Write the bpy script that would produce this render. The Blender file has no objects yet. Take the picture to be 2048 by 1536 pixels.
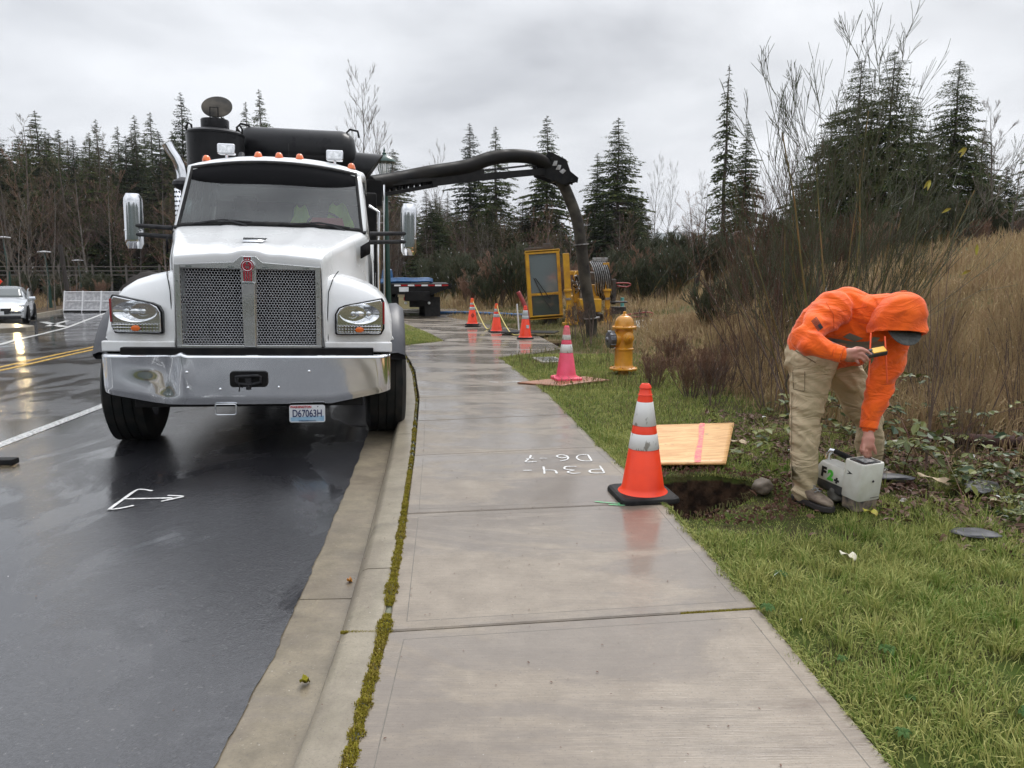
import bpy, math, random
import numpy as np
from mathutils import Vector, Matrix, noise
R = math.radians
SC = bpy.context.scene
COL = SC.collection
# ------------------------------------------------------------------ camera
cam = bpy.data.cameras.new('camera')
cam.sensor_fit = 'HORIZONTAL'; cam.sensor_width = 36.0
cam.lens = 36.0 * 1480 / 2048
cam.clip_start = 0.05; cam.clip_end = 6000
co = bpy.data.objects.new('camera', cam); COL.objects.link(co)
co.location = (0, 0, 1.43)
co.rotation_euler = (R(90) - math.atan(223 / 1480), 0, 0)
SC.camera = co
# ------------------------------------------------------------------ world: overcast
w = bpy.data.worlds.new('World'); SC.world = w; w.use_nodes = True
nt = w.node_tree; nt.nodes.clear()
def N(nt, t, **k):
    n = nt.nodes.new(t)
    for a, b in k.items(): setattr(n, a, b)
    return n
SUN_EL, SUN_AZ = R(52), R(25)
out = N(nt, 'ShaderNodeOutputWorld'); addb = N(nt, 'ShaderNodeAddShader')
sky = N(nt, 'ShaderNodeTexSky'); sky.sky_type = 'NISHITA'; sky.sun_disc = False
sky.sun_elevation = SUN_EL; sky.sun_rotation = SUN_AZ
sky.air_density = 2.0; sky.dust_density = 4.0
b1 = N(nt, 'ShaderNodeBackground'); b1.inputs['Strength'].default_value = 0.006
nt.links.new(sky.outputs[0], b1.inputs['Color'])
tc = N(nt, 'ShaderNodeTexCoord'); sep = N(nt, 'ShaderNodeSeparateXYZ')
nt.links.new(tc.outputs['Generated'], sep.inputs[0])
# cloud-layer coordinates: direction / (z + k), as a flat deck of cloud overhead
zz = N(nt, 'ShaderNodeMath', operation='MAXIMUM'); zz.inputs[1].default_value = 0.0
nt.links.new(sep.outputs['Z'], zz.inputs[0])
za = N(nt, 'ShaderNodeMath', operation='ADD'); za.inputs[1].default_value = 0.22
nt.links.new(zz.outputs[0], za.inputs[0])
dv = N(nt, 'ShaderNodeVectorMath', operation='DIVIDE'); cmb = N(nt, 'ShaderNodeCombineXYZ')
for i in range(3): nt.links.new(za.outputs[0], cmb.inputs[i])
nt.links.new(tc.outputs['Generated'], dv.inputs[0]); nt.links.new(cmb.outputs[0], dv.inputs[1])
nz = N(nt, 'ShaderNodeTexNoise'); nz.inputs['Scale'].default_value = 1.25; nz.inputs['Detail'].default_value = 7
nz.inputs['Roughness'].default_value = 0.52; nz.inputs['Distortion'].default_value = 0.25
nt.links.new(dv.outputs[0], nz.inputs['Vector'])
cr = N(nt, 'ShaderNodeValToRGB')
cr.color_ramp.elements[0].position = 0.30; cr.color_ramp.elements[0].color = (0.33, 0.343, 0.38, 1)
cr.color_ramp.elements[1].position = 0.66; cr.color_ramp.elements[1].color = (0.69, 0.705, 0.74, 1)
e = cr.color_ramp.elements.new(0.47); e.color = (0.515, 0.53, 0.565, 1)
nt.links.new(nz.outputs['Fac'], cr.inputs[0])
gz = N(nt, 'ShaderNodeMapRange'); gz.inputs['From Min'].default_value = 0.0; gz.inputs['From Max'].default_value = 0.30
gz.inputs['To Min'].default_value = 0.62; gz.inputs['To Max'].default_value = 0.0
nt.links.new(sep.outputs['Z'], gz.inputs['Value'])
mx = N(nt, 'ShaderNodeMix', data_type='RGBA')
nt.links.new(gz.outputs[0], mx.inputs['Factor']); nt.links.new(cr.outputs[0], mx.inputs['A'])
mx.inputs['B'].default_value = (0.62, 0.645, 0.70, 1)
# overcast luminance: brighter towards the zenith
st = N(nt, 'ShaderNodeMapRange'); st.inputs['From Min'].default_value = 0.30; st.inputs['From Max'].default_value = 1.0
st.inputs['To Min'].default_value = 1.0; st.inputs['To Max'].default_value = 2.5
nt.links.new(sep.outputs['Z'], st.inputs['Value'])
b2 = N(nt, 'ShaderNodeBackground'); nt.links.new(mx.outputs['Result'], b2.inputs['Color']); nt.links.new(st.outputs[0], b2.inputs['Strength'])
nt.links.new(b1.outputs[0], addb.inputs[0]); nt.links.new(b2.outputs[0], addb.inputs[1]); nt.links.new(addb.outputs[0], out.inputs[0])
w.cycles.sampling_method = 'MANUAL'; w.cycles.sample_map_resolution = 512
# ------------------------------------------------------------------ sun behind cloud
sl = bpy.data.lights.new('sun', 'SUN'); sl.energy = 1.3; sl.angle = R(22); sl.color = (1, 0.975, 0.94)
so = bpy.data.objects.new('sun', sl); COL.objects.link(so)
so.rotation_euler = (R(38), 0, R(155)); so.location = (0, 0, 40)
# ------------------------------------------------------------------ picture
SC.view_settings.view_transform = 'Standard'; SC.view_settings.look = 'None'
SC.view_settings.gamma = 1; SC.view_settings.exposure = 0.45
SC.cycles.max_bounces = 6; SC.cycles.transparent_max_bounces = 12
SC.cycles.diffuse_bounces = 3; SC.cycles.glossy_bounces = 3; SC.cycles.transmission_bounces = 4
SC.cycles.caustics_reflective = False; SC.cycles.caustics_refractive = False
SC.cycles.use_adaptive_sampling = True; SC.cycles.adaptive_threshold = 0.01
SC.cycles.use_denoising = True; SC.cycles.sample_clamp_indirect = 6
# ================================================================== helpers
rng = np.random.default_rng(7); random.seed(7)
def tag(o, label=None, cat=None, group=None, kind=None):
    for k, v in (('label', label), ('category', cat), ('group', group), ('kind', kind)):
        if v: o[k] = v
    return o
def empty(name, loc=(0, 0, 0), rz=0, label=None, cat=None, group=None):
    o = bpy.data.objects.new(name, None); COL.objects.link(o)
    o.location = loc; o.rotation_euler = (0, 0, rz); o.empty_display_size = 0.1
    return tag(o, label, cat, group)
def copy_tree(o, parent=None):
    c = o.copy(); COL.objects.link(c); c.parent = parent
    for ch in list(o.children): copy_tree(ch, c)
    return c
def frame_z(d):
    d = Vector(d).normalized(); a = Vector((0, 0, 1)) if abs(d.z) < .95 else Vector((1, 0, 0))
    x = d.cross(a).normalized(); return x, d.cross(x).normalized()
class MB:
    def __init__(s): s.v = []; s.f = []; s.m = []
    def add(s, vs, fs, m=0, M=None):
        b = len(s.v)
        s.v += [tuple(M @ Vector(p)) for p in vs] if M is not None else [tuple(p) for p in vs]
        for i, f in enumerate(fs):
            s.f.append([b + k for k in f]); s.m.append(m[i] if isinstance(m, (list, tuple)) else m)
        return s
    def box(s, c, d, m=0, M=None, taper=None):
        x, y, z = [k / 2 for k in d]; tx, ty = taper or (1, 1)
        v = [(c[0] + a * x * (tx if e > 0 else 1), c[1] + b * y * (ty if e > 0 else 1), c[2] + e * z) for e in (-1, 1) for a, b in ((-1, -1), (1, -1), (1, 1), (-1, 1))]
        return s.add(v, [(3, 2, 1, 0), (4, 5, 6, 7), (0, 1, 5, 4), (1, 2, 6, 5), (2, 3, 7, 6), (3, 0, 4, 7)], m, M)
    def tube(s, pts, rad, n=10, m=0, M=None, caps=True, closed=False):
        pts = [Vector(p) for p in pts]; k = len(pts)
        if not isinstance(rad, (list, tuple)): rad = [rad] * k
        vs = []; X = None
        for i, p in enumerate(pts):
            a = pts[(i - 1) % k] if (i > 0 or closed) else p; b = pts[(i + 1) % k] if (i < k - 1 or closed) else p
            d = (b - a).normalized()
            if X is None: X, Y = frame_z(d)
            else:
                X = (X - d * X.dot(d)); X = X.normalized() if X.length > 1e-6 else frame_z(d)[0]; Y = d.cross(X)
            for j in range(n):
                t = 2 * math.pi * j / n; vs.append(p + (X * math.cos(t) + Y * math.sin(t)) * rad[i])
        fs = [(i * n + j, i * n + (j + 1) % n, ((i + 1) % k) * n + (j + 1) % n, ((i + 1) % k) * n + j) for i in range(k if closed else k - 1) for j in range(n)]
        if caps and not closed: fs += [tuple(range(n))[::-1], tuple((k - 1) * n + j for j in range(n))]
        return s.add(vs, fs, m, M)
    def cyl(s, a, b, r, r2=None, n=20, m=0, M=None, caps=True):
        return s.tube([a, b], [r, r if r2 is None else r2], n, m, M, caps)
    def lathe(s, prof, n=28, m=0, M=None, caps=True):
        vs = [(r * math.cos(2 * math.pi * j / n), r * math.sin(2 * math.pi * j / n), z) for r, z in prof for j in range(n)]
        k = len(prof); ms = []; fs = []
        for i in range(k - 1):
            for j in range(n):
                fs.append((i * n + j, i * n + (j + 1) % n, (i + 1) * n + (j + 1) % n, (i + 1) * n + j)); ms.append(m[i] if isinstance(m, (list, tuple)) else m)
        if caps: fs += [tuple(range(n))[::-1], tuple((k - 1) * n + j for j in range(n))]; ms += [ms[0], ms[-1]]
        return s.add(vs, fs, ms, M)
    def grid(s, rows, m=0, M=None, closed=False, flip=False):
        n = len(rows[0]); vs = [p for r in rows for p in r]; fs = []
        for i in range(len(rows) - 1):
            for j in range(n if closed else n - 1):
                f = (i * n + j, i * n + (j + 1) % n, (i + 1) * n + (j + 1) % n, (i + 1) * n + j); fs.append(f[::-1] if flip else f)
        return s.add(vs, fs, m, M)
    def loft(s, rows, m=0, M=None, caps=True):
        s.grid(rows, m, M, closed=True); n = len(rows[0])
        if caps: s.add(rows[0], [tuple(range(n))[::-1]], m, M); s.add(rows[-1], [tuple(range(n))], m, M)
        return s
    def prism(s, pts, f0, f1, m=0, M=None):
        """pts: outline; f0, f1 map an outline point to the two ends in space"""
        n = len(pts); vs = [f0(p) for p in pts] + [f1(p) for p in pts]
        return s.add(vs, [tuple(range(n))[::-1], tuple(range(n, 2 * n))] + [(i, (i + 1) % n, n + (i + 1) % n, n + i) for i in range(n)], m, M)
    def plate(s, pts, y0, y1, m=0, M=None):      # outline in x,z extruded in y
        return s.prism(pts, lambda p: (p[0], y0, p[1]), lambda p: (p[0], y1, p[1]), m, M)
    def side(s, pts, x0, x1, m=0, M=None):       # outline in y,z extruded in x
        return s.prism(pts, lambda p: (x0, p[0], p[1]), lambda p: (x1, p[0], p[1]), m, M)
    def flat(s, pts, z0, z1, m=0, M=None):
        return s.prism(pts, lambda p: (p[0], p[1], z0), lambda p: (p[0], p[1], z1), m, M)
    def build(s, name, mats, parent=None, bevel=0, seg=2, sub=0, angle=35, M=None, thick=0):
        me = bpy.data.meshes.new(name); me.from_pydata(s.v, [], s.f)
        if not isinstance(mats, (list, tuple)): mats = [mats]
        for m in mats: me.materials.append(MAT[m] if isinstance(m, str) else m)
        if len(mats) > 1: me.polygons.foreach_set('material_index', s.m)
        if M is not None: me.transform(M)
        import bmesh
        bm = bmesh.new(); bm.from_mesh(me); bmesh.ops.recalc_face_normals(bm, faces=bm.faces); bm.to_mesh(me); bm.free()
        me.shade_smooth(); me.set_sharp_from_angle(angle=R(angle)) if angle < 180 else None
        o = bpy.data.objects.new(name, me); COL.objects.link(o); o.parent = parent
        if thick:
            q = o.modifiers.new('t', 'SOLIDIFY'); q.thickness = abs(thick); q.offset = -1 if thick > 0 else 1
        if sub:
            q = o.modifiers.new('s', 'SUBSURF'); q.levels = q.render_levels = sub
        if bevel:
            q = o.modifiers.new('b', 'BEVEL'); q.width = bevel; q.segments = seg; q.limit_method = 'ANGLE'; q.angle_limit = R(40); q.harden_normals = True
        return o
def np_mesh(name, V, Fc, mat, parent=None, attr=None, smooth=False):
    V = np.asarray(V, dtype=np.float32); Fc = np.asarray(Fc, dtype=np.int32); k = Fc.shape[1]
    me = bpy.data.meshes.new(name); me.vertices.add(len(V)); me.vertices.foreach_set('co', V.ravel())
    me.loops.add(Fc.size); me.loops.foreach_set('vertex_index', Fc.ravel())
    me.polygons.add(len(Fc)); me.polygons.foreach_set('loop_start', np.arange(0, Fc.size, k, dtype=np.int32))
    me.polygons.foreach_set('loop_total', np.full(len(Fc), k, dtype=np.int32))
    for m in (mat if isinstance(mat, (list, tuple)) else [mat]): me.materials.append(MAT[m] if isinstance(m, str) else m)
    if attr is not None:
        a = me.attributes.new('rnd', 'FLOAT', 'POINT'); a.data.foreach_set('value', np.asarray(attr, dtype=np.float32))
    me.update(calc_edges=True)
    me.polygons.foreach_set('use_smooth', np.full(len(Fc), smooth, dtype=bool))
    o = bpy.data.objects.new(name, me); COL.objects.link(o); o.parent = parent
    return o
def segs_mesh(name, S, mat, parent=None, n=3, loc=None):
    """S: rows x0 y0 z0 r0 x1 y1 z1 r1 -> thin prisms in one mesh"""
    S = np.asarray(S, dtype=float); P0, r0, P1, r1 = S[:, :3], S[:, 3], S[:, 4:7], S[:, 7]
    d = P1 - P0; d /= np.maximum(np.linalg.norm(d, axis=1, keepdims=True), 1e-9)
    a = np.where(np.abs(d[:, 2:3]) < .9, [[0., 0, 1]], [[1., 0, 0]]); X = np.cross(d, a); X /= np.linalg.norm(X, axis=1, keepdims=True); Y = np.cross(d, X)
    V = np.zeros((len(S), 2 * n, 3))
    for j in range(n):
        t = 2 * math.pi * j / n; q = X * math.cos(t) + Y * math.sin(t)
        V[:, j] = P0 + q * r0[:, None]; V[:, n + j] = P1 + q * r1[:, None]
    b = np.arange(len(S))[:, None, None] * 2 * n
    F = np.array([[j, (j + 1) % n, n + (j + 1) % n, n + j] for j in range(n)])[None] + b
    rn = np.repeat(rng.random(len(S)), 2 * n)
    return np_mesh(name, V.reshape(-1, 3), F.reshape(-1, 4), mat, parent, rn, smooth=True)
def blades_mesh(name, P, H, W, lean, mat, az=None, parent=None, curl=.5, rn=None):
    """grass blades: P base points, H length, W width, lean 0..1 outwards"""
    n = len(P); az = rng.random(n) * 6.2832 if az is None else az
    dx = np.stack([np.cos(az), np.sin(az), np.zeros(n)], 1); tw = az + rng.normal(0, .5, n)
    sx = np.stack([-np.sin(tw), np.cos(tw), np.zeros(n)], 1); up = np.array([[0, 0, 1.]])
    lean = np.asarray(lean)[:, None]; H1 = np.asarray(H)[:, None]; W1 = np.asarray(W)[:, None]
    c1 = P + (up * np.sqrt(1 - (lean * .55) ** 2) + dx * lean * .55) * H1 * .5
    c2 = c1 + (up * (1 - lean * (1 + curl) * .6) + dx * lean) * H1 * .5
    V = np.stack([P - sx * W1 * .5, P + sx * W1 * .5, c1 - sx * W1 * .42, c1 + sx * W1 * .42, c2], 1)
    F = np.array([[0, 1, 3], [0, 3, 2], [2, 3, 4]])[None] + (np.arange(n) * 5)[:, None, None]
    rr = rng.random(n) if rn is None else rn
    return np_mesh(name, V.reshape(-1, 3), F.reshape(-1, 3), mat, parent, np.repeat(rr, 5))
# ------------------------------------------------------------------ materials
MAT = {}
def mat(name, c=(.5, .5, .5), rough=.5, metal=0, c2=None, ns=8, bump=0, bs=60, coat=0, crough=.05, emit=None, es=1, trans=0, ior=1.5, alpha=1, coord='Object', lo=.35, hi=.65, r2=None, aniso=(1, 1, 1), sheen=0, sub=0):
    m = bpy.data.materials.new(name); m.use_nodes = True; nt = m.node_tree; p = nt.nodes['Principled BSDF']
    p.inputs['Base Color'].default_value = (*c, 1); p.inputs['Roughness'].default_value = rough; p.inputs['Metallic'].default_value = metal
    p.inputs['IOR'].default_value = ior
    if coat: p.inputs['Coat Weight'].default_value = coat; p.inputs['Coat Roughness'].default_value = crough
    if emit: p.inputs['Emission Color'].default_value = (*emit, 1); p.inputs['Emission Strength'].default_value = es
    if trans: p.inputs['Transmission Weight'].default_value = trans
    if alpha < 1: p.inputs['Alpha'].default_value = alpha
    if sheen: p.inputs['Sheen Weight'].default_value = sheen
    m['P'] = 1
    if c2 or bump or r2 is not None:
        tc = N(nt, 'ShaderNodeTexCoord'); mp = N(nt, 'ShaderNodeMapping'); mp.inputs['Scale'].default_value = aniso
        nt.links.new(tc.outputs[coord], mp.inputs[0])
        nz = N(nt, 'ShaderNodeTexNoise'); nz.inputs['Scale'].default_value = ns; nz.inputs['Detail'].default_value = 6; nt.links.new(mp.outputs[0], nz.inputs['Vector'])
        mr = N(nt, 'ShaderNodeMapRange'); mr.inputs['From Min'].default_value = lo; mr.inputs['From Max'].default_value = hi; nt.links.new(nz.outputs['Fac'], mr.inputs['Value'])
        if c2:
            x = N(nt, 'ShaderNodeMix', data_type='RGBA'); x.inputs['A'].default_value = (*c, 1); x.inputs['B'].default_value = (*c2, 1)
            nt.links.new(mr.outputs[0], x.inputs['Factor']); nt.links.new(x.outputs['Result'], p.inputs['Base Color'])
        if r2 is not None:
            y = N(nt, 'ShaderNodeMapRange'); y.inputs['To Min'].default_value = rough; y.inputs['To Max'].default_value = r2
            nt.links.new(mr.outputs[0], y.inputs['Value']); nt.links.new(y.outputs[0], p.inputs['Roughness'])
        if bump:
            nb = N(nt, 'ShaderNodeTexNoise'); nb.inputs['Scale'].default_value = bs; nb.inputs['Detail'].default_value = 4; nt.links.new(mp.outputs[0], nb.inputs['Vector'])
            bp = N(nt, 'ShaderNodeBump'); bp.inputs['Strength'].default_value = bump; bp.inputs['Distance'].default_value = .01
            nt.links.new(nb.outputs['Fac'], bp.inputs['Height']); nt.links.new(bp.outputs[0], p.inputs['Normal'])
    MAT[name] = m; return m
def ramp_mat(name, cols, rough=.6, spec=.3, trans=0, ns=0, coat=0):
    """colour per leaf or blade from the 'rnd' value each carries"""
    m = bpy.data.materials.new(name); m.use_nodes = True; nt = m.node_tree; p = nt.nodes['Principled BSDF']
    at = N(nt, 'ShaderNodeAttribute'); at.attribute_name = 'rnd'; cr = N(nt, 'ShaderNodeValToRGB'); el = cr.color_ramp.elements
    for i, c in enumerate(cols):
        q = i / (len(cols) - 1)
        e = el[0] if i == 0 else (el[1] if i == len(cols) - 1 else el.new(q)); e.position = q; e.color = (*c, 1)
    src = at.outputs['Fac']
    if ns:
        tc = N(nt, 'ShaderNodeTexCoord'); nz = N(nt, 'ShaderNodeTexNoise'); nz.inputs['Scale'].default_value = ns; nt.links.new(tc.outputs['Object'], nz.inputs['Vector'])
        a = N(nt, 'ShaderNodeMath', operation='MULTIPLY_ADD'); a.inputs[1].default_value = .68; nt.links.new(at.outputs['Fac'], a.inputs[0])
        b = N(nt, 'ShaderNodeMapRange'); b.inputs['From Min'].default_value = .3; b.inputs['From Max'].default_value = .7; b.inputs['To Max'].default_value = .34
        nt.links.new(nz.outputs['Fac'], b.inputs['Value']); nt.links.new(b.outputs[0], a.inputs[2]); src = a.outputs[0]
    nt.links.new(src, cr.inputs[0]); nt.links.new(cr.outputs[0], p.inputs['Base Color'])
    p.inputs['Roughness'].default_value = rough; p.inputs['Specular IOR Level'].default_value = spec
    if coat: p.inputs['Coat Weight'].default_value = coat
    if trans:
        tr = N(nt, 'ShaderNodeBsdfTranslucent'); ms = N(nt, 'ShaderNodeMixShader'); ms.inputs[0].default_value = trans
        nt.links.new(cr.outputs[0], tr.inputs['Color']); nt.links.new(p.outputs[0], ms.inputs[1]); nt.links.new(tr.outputs[0], ms.inputs[2])
        nt.links.new(ms.outputs[0], nt.nodes['Material Output'].inputs[0])
    MAT[name] = m; return m
mat('white_paint', (.88, .885, .885), .22, coat=.6, c2=(.80, .82, .815), ns=1.5, r2=.32, bump=.02, bs=300)
mat('chrome', (.74, .75, .77), .08, 1)
mat('brushed', (.78, .79, .81), .05, 1, c2=(.66, .68, .70), ns=3, r2=.16, lo=.3, hi=.7, bump=.05, bs=6)
mat('surround', (.78, .79, .78), .20, 1, c2=(.5, .5, .5), ns=4, r2=.32)
mat('black_paint', (.007, .007, .008), .25, coat=.5, c2=(.014, .014, .015), ns=5, r2=.42)
mat('black_steel', (.009, .009, .01), .42, c2=(.018, .017, .016), ns=9, bump=.1, bs=80)
mat('black_plastic', (.022, .022, .024), .38, c2=(.05, .05, .052), ns=14, r2=.6)
mat('flare', (.05, .052, .06), .42, c2=(.085, .085, .09), ns=6, bump=.12, bs=90)
mat('rubber', (.014, .014, .015), .55, c2=(.03, .029, .027), ns=12, bump=.2, bs=60)
mat('mesh_back', (.012, .012, .013), .8)
mat('amber', (.85, .17, .012), .25, coat=.6, c2=(.7, .12, .01), ns=30)
mat('red_lens', (.35, .01, .012), .2, coat=.8)
mat('red_enamel', (.36, .012, .03), .25, coat=.6)
mat('lens', (.9, .92, .93), .03, trans=.9, ior=1.35, alpha=.35)
mat('reflector', (.93, .94, .95), .07, 1, c2=(.55, .57, .58), ns=22, lo=.3, hi=.7)
mat('hose_black', (.008, .008, .009), .40, c2=(.022, .02, .018), ns=3, r2=.7, bump=.1, bs=50)
mat('hose_dirty', (.03, .028, .026), .6, c2=(.10, .088, .07), ns=3.5, bump=.3, bs=30)
mat('tire', (.009, .012, .013), .5, c2=(.035, .033, .03), ns=7, r2=.75, bump=.15, bs=70)
mat('seat_grey', (.06, .065, .065), .7, c2=(.1, .1, .1), ns=8)
mat('hi_vis', (.60, .95, .08), .7, c2=(.45, .8, .06), ns=6)
mat('red_folder', (.45, .04, .04), .5)
mat('plate_white', (.75, .77, .78), .35, c2=(.65, .68, .7), ns=10)
mat('plate_blue', (.22, .42, .6), .35, c2=(.4, .56, .68), ns=12)
mat('navy', (.02, .03, .11), .4)
mat('ink', (.012, .012, .014), .5)
mat('red_ink', (.5, .02, .03), .5)
mat('cone_orange', (1.0, .055, .004), .45, c2=(.85, .04, .004), ns=5, bump=.03, bs=40, coat=.15)
mat('cone_faded', (.95, .19, .02), .5, c2=(.8, .1, .01), ns=6)
mat('cone_pink', (.90, .10, .19), .5, c2=(.75, .08, .13), ns=7)
mat('cone_pink_top', (.85, .22, .24), .55, c2=(.6, .15, .16), ns=15)
def band(name, base):
    mat(name, base, .35, c2=(.32, .3, .27), ns=26, lo=.60, hi=.66, aniso=(1, 1, .45))
band('collar_white', (.74, .74, .72)); band('collar_grey', (.50, .53, .55))
mat('hydrant_yellow', (.72, .33, .025), .33, coat=.35, c2=(.56, .24, .02), ns=7, bump=.12, bs=55)
mat('hydrant_rust', (.40, .14, .03), .6, c2=(.62, .28, .03), ns=16, bump=.3, bs=40)
mat('cast_grey', (.10, .105, .115), .42, metal=.6, c2=(.20, .2, .21), ns=14, bump=.2, bs=50)
mat('ply_edge', (.35, .22, .11), .7)
mat('orange_knit', (1.0, .145, .004), .9, c2=(.86, .105, .004), ns=9, bump=.25, bs=240, sheen=.25)
mat('khaki', (.52, .42, .27), .9, c2=(.42, .335, .205), ns=6, bump=.25, bs=320)
mat('skin', (.55, .27, .20), .5, c2=(.47, .20, .15), ns=20, bump=.06, bs=200, sub=1)
mat('cap_grey', (.07, .075, .072), .85, c2=(.13, .135, .13), ns=60, bump=.3, bs=200)
mat('boot', (.11, .08, .06), .75, c2=(.24, .19, .14), ns=26, bump=.4, bs=60)
mat('sole', (.03, .026, .024), .7)
mat('tape_grey', (.26, .26, .25), .3, metal=.3)
mat('lace_orange', (.9, .12, .04), .7)
mat('case_cream', (.72, .72, .66), .35, c2=(.60, .59, .52), ns=12, coat=.2, r2=.5)
mat('case_black', (.03, .034, .04), .5, c2=(.09, .085, .08), ns=14, bump=.2, bs=50)
mat('case_dirt', (.30, .23, .17), .8, c2=(.05, .05, .05), ns=18, bump=.2, bs=50)
mat('green_ink', (.10, .55, .06), .45)
mat('cab_window', (.26, .31, .32), .06, coat=1, trans=.45)
mat('screen', (.16, .18, .19), .12, c2=(.5, .52, .5), ns=30)
mat('device_yellow', (.80, .42, .01), .4)
mat('post_green', (.008, .045, .032), .35, coat=.3, c2=(.012, .06, .045), ns=5)
mat('lamp_glass', (.5, .5, .45), .1, trans=.8, alpha=.5)
mat('rig_yellow', (.62, .33, .015), .38, c2=(.45, .22, .02), ns=5, bump=.1, bs=30)
mat('rig_dark', (.03, .028, .026), .6, c2=(.09, .07, .055), ns=8, bump=.2, bs=30)
mat('rig_steel', (.45, .45, .45), .35, .8, c2=(.2, .18, .16), ns=14)
mat('blue_hose', (.03, .12, .28), .45, c2=(.02, .07, .16), ns=9)
mat('tan_hose', (.42, .36, .27), .55)
mat('red_pipe', (.30, .035, .03), .5, c2=(.2, .03, .03), ns=9)
mat('teal_pipe', (.12, .38, .36), .5)
mat('rope', (.62, .48, .07), .7, c2=(.7, .6, .3), ns=40)
mat('silver_paint', (.60, .63, .66), .25, metal=.35, coat=.7)
mat('car_glass', (.05, .065, .065), .04, coat=1)
mat('headlamp_on', (1, .9, .7), .3, emit=(1, .74, .36), es=110)
mat('barrier', (.55, .55, .55), .5, c2=(.34, .34, .35), ns=6, lo=.4, hi=.6)
mat('barrier_rib', (.78, .78, .78), .5)
mat('wood_dark', (.04, .032, .027), .8)
mat('fence_grey', (.13, .115, .10), .8)
mat('rock', (.15, .12, .09), .7, c2=(.07, .055, .035), ns=12, bump=.6, bs=20)
mat('cobble', (.30, .28, .25), .55, c2=(.13, .125, .12), ns=16, bump=.4, bs=25)
mat('slate', (.035, .036, .042), .5, c2=(.08, .08, .085), ns=14, bump=.3, bs=30)
mat('wood_chip', (.52, .42, .28), .7, c2=(.35, .25, .15), ns=20)
mat('log', (.07, .025, .018), .8, c2=(.03, .018, .014), ns=16, bump=.6, bs=18)
mat('paper', (.72, .68, .54), .7, c2=(.6, .54, .4), ns=30, bump=.4, bs=60)
mat('grate', (.42, .41, .38), .6, c2=(.26, .25, .22), ns=20)
mat('paint_white', (.78, .78, .76), .5, c2=(.45, .45, .44), ns=55, lo=.42, hi=.62)
mat('line_white', (.66, .66, .63), .35, c2=(.45, .45, .44), ns=40, r2=.2)
mat('line_yellow', (.62, .36, .03), .3, c2=(.45, .26, .03), ns=30, r2=.2)
mat('green_spray', (.08, .50, .16), .5, c2=(.2, .3, .22), ns=30)
mat('bark', (.13, .105, .085), .85, c2=(.07, .056, .046), ns=7, bump=.5, bs=30)
mat('bark_pale', (.20, .18, .155), .8, c2=(.10, .088, .075), ns=5, bump=.2, bs=30)
mat('bark_brown', (.16, .11, .085), .85, c2=(.09, .065, .05), ns=5)
mat('broom_bark', (.24, .14, .05), .7, c2=(.10, .11, .035), ns=6, bump=.3, bs=60)
ramp_mat('needles', [(.030, .058, .018), (.055, .090, .026), (.080, .115, .032), (.11, .12, .04)], .7, .08, .2)
ramp_mat('needles_dark', [(.022, .036, .015), (.036, .053, .021), (.056, .068, .026)], .7, .08, .2)
ramp_mat('needles_olive', [(.040, .050, .014), (.062, .070, .02), (.085, .085, .03), (.075, .058, .03)], .7, .08, .2)
ramp_mat('twigs', [(.09, .066, .05), (.14, .105, .08), (.19, .145, .11), (.12, .08, .07)], .8, .2)
ramp_mat('twigs_red', [(.16, .085, .06), (.24, .135, .095), (.28, .18, .12)], .8, .2)
ramp_mat('twigs_pale', [(.16, .135, .11), (.25, .22, .185), (.18, .15, .12)], .8, .2)
ramp_mat('twigs_moss', [(.10, .09, .042), (.14, .12, .058), (.12, .088, .058)], .8, .2)
ramp_mat('broom', [(.055, .075, .028), (.09, .11, .04), (.16, .14, .075), (.14, .10, .065), (.09, .075, .05)], .55, .35)
ramp_mat('broom_dark', [(.035, .06, .024), (.055, .085, .032), (.075, .095, .04), (.09, .075, .045)], .6, .3)
ramp_mat('lawn', [(.055, .15, .010), (.09, .25, .014), (.14, .36, .024), (.20, .46, .035), (.31, .50, .06), (.50, .47, .17)], .5, .12, .3, ns=2.2)
ramp_mat('rough_grass', [(.08, .13, .028), (.15, .18, .05), (.27, .23, .09), (.36, .28, .15), (.21, .15, .08)], .6, .1, .25, ns=1.1)
ramp_mat('dead_grass', [(.27, .17, .105), (.54, .38, .23), (.82, .65, .43), (.47, .30, .19), (.20, .125, .08), (.42, .33, .17)], .7, .08, .25, ns=.9)
ramp_mat('moss_green', [(.26, .24, .015), (.40, .39, .02), (.55, .53, .03), (.62, .58, .05), (.22, .16, .04)], .8, .2, .15, ns=9)
ramp_mat('litter', [(.11, .06, .04), (.19, .11, .065), (.07, .042, .03), (.34, .23, .13), (.16, .085, .055)], .55, .4)
ramp_mat('bramble_leaf', [(.022, .052, .02), (.035, .075, .027), (.05, .095, .035), (.03, .06, .03), (.16, .17, .03)], .42, .35, .12)
mat('weed_leaf', (.05, .10, .03), .6, c2=(.08, .13, .04), ns=40)
ramp_mat('twigs_broom', [(.12, .06, .045), (.15, .10, .06), (.09, .10, .04), (.17, .11, .08), (.10, .07, .05)], .7, .1)
mat('bramble_cane', (.13, .035, .03), .5, c2=(.10, .09, .03), ns=6)
mat('yellow_leaf', (.45, .42, .05), .5, c2=(.32, .22, .06), ns=20)
mat('hill_far', (.035, .048, .045), .9, c2=(.055, .062, .055), ns=.05, coord='Object')

for k_ in ('black_steel', 'hose_black', 'black_paint', 'rubber', 'tire', 'black_plastic', 'hose_dirty', 'mesh_back'): MAT[k_].node_tree.nodes['Principled BSDF'].inputs['Specular IOR Level'].default_value = .12
MAT['black_paint'].node_tree.nodes['Principled BSDF'].inputs['Coat Weight'].default_value = .12
MAT['mesh_back'].node_tree.nodes['Principled BSDF'].inputs['Specular IOR Level'].default_value = .03

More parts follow.
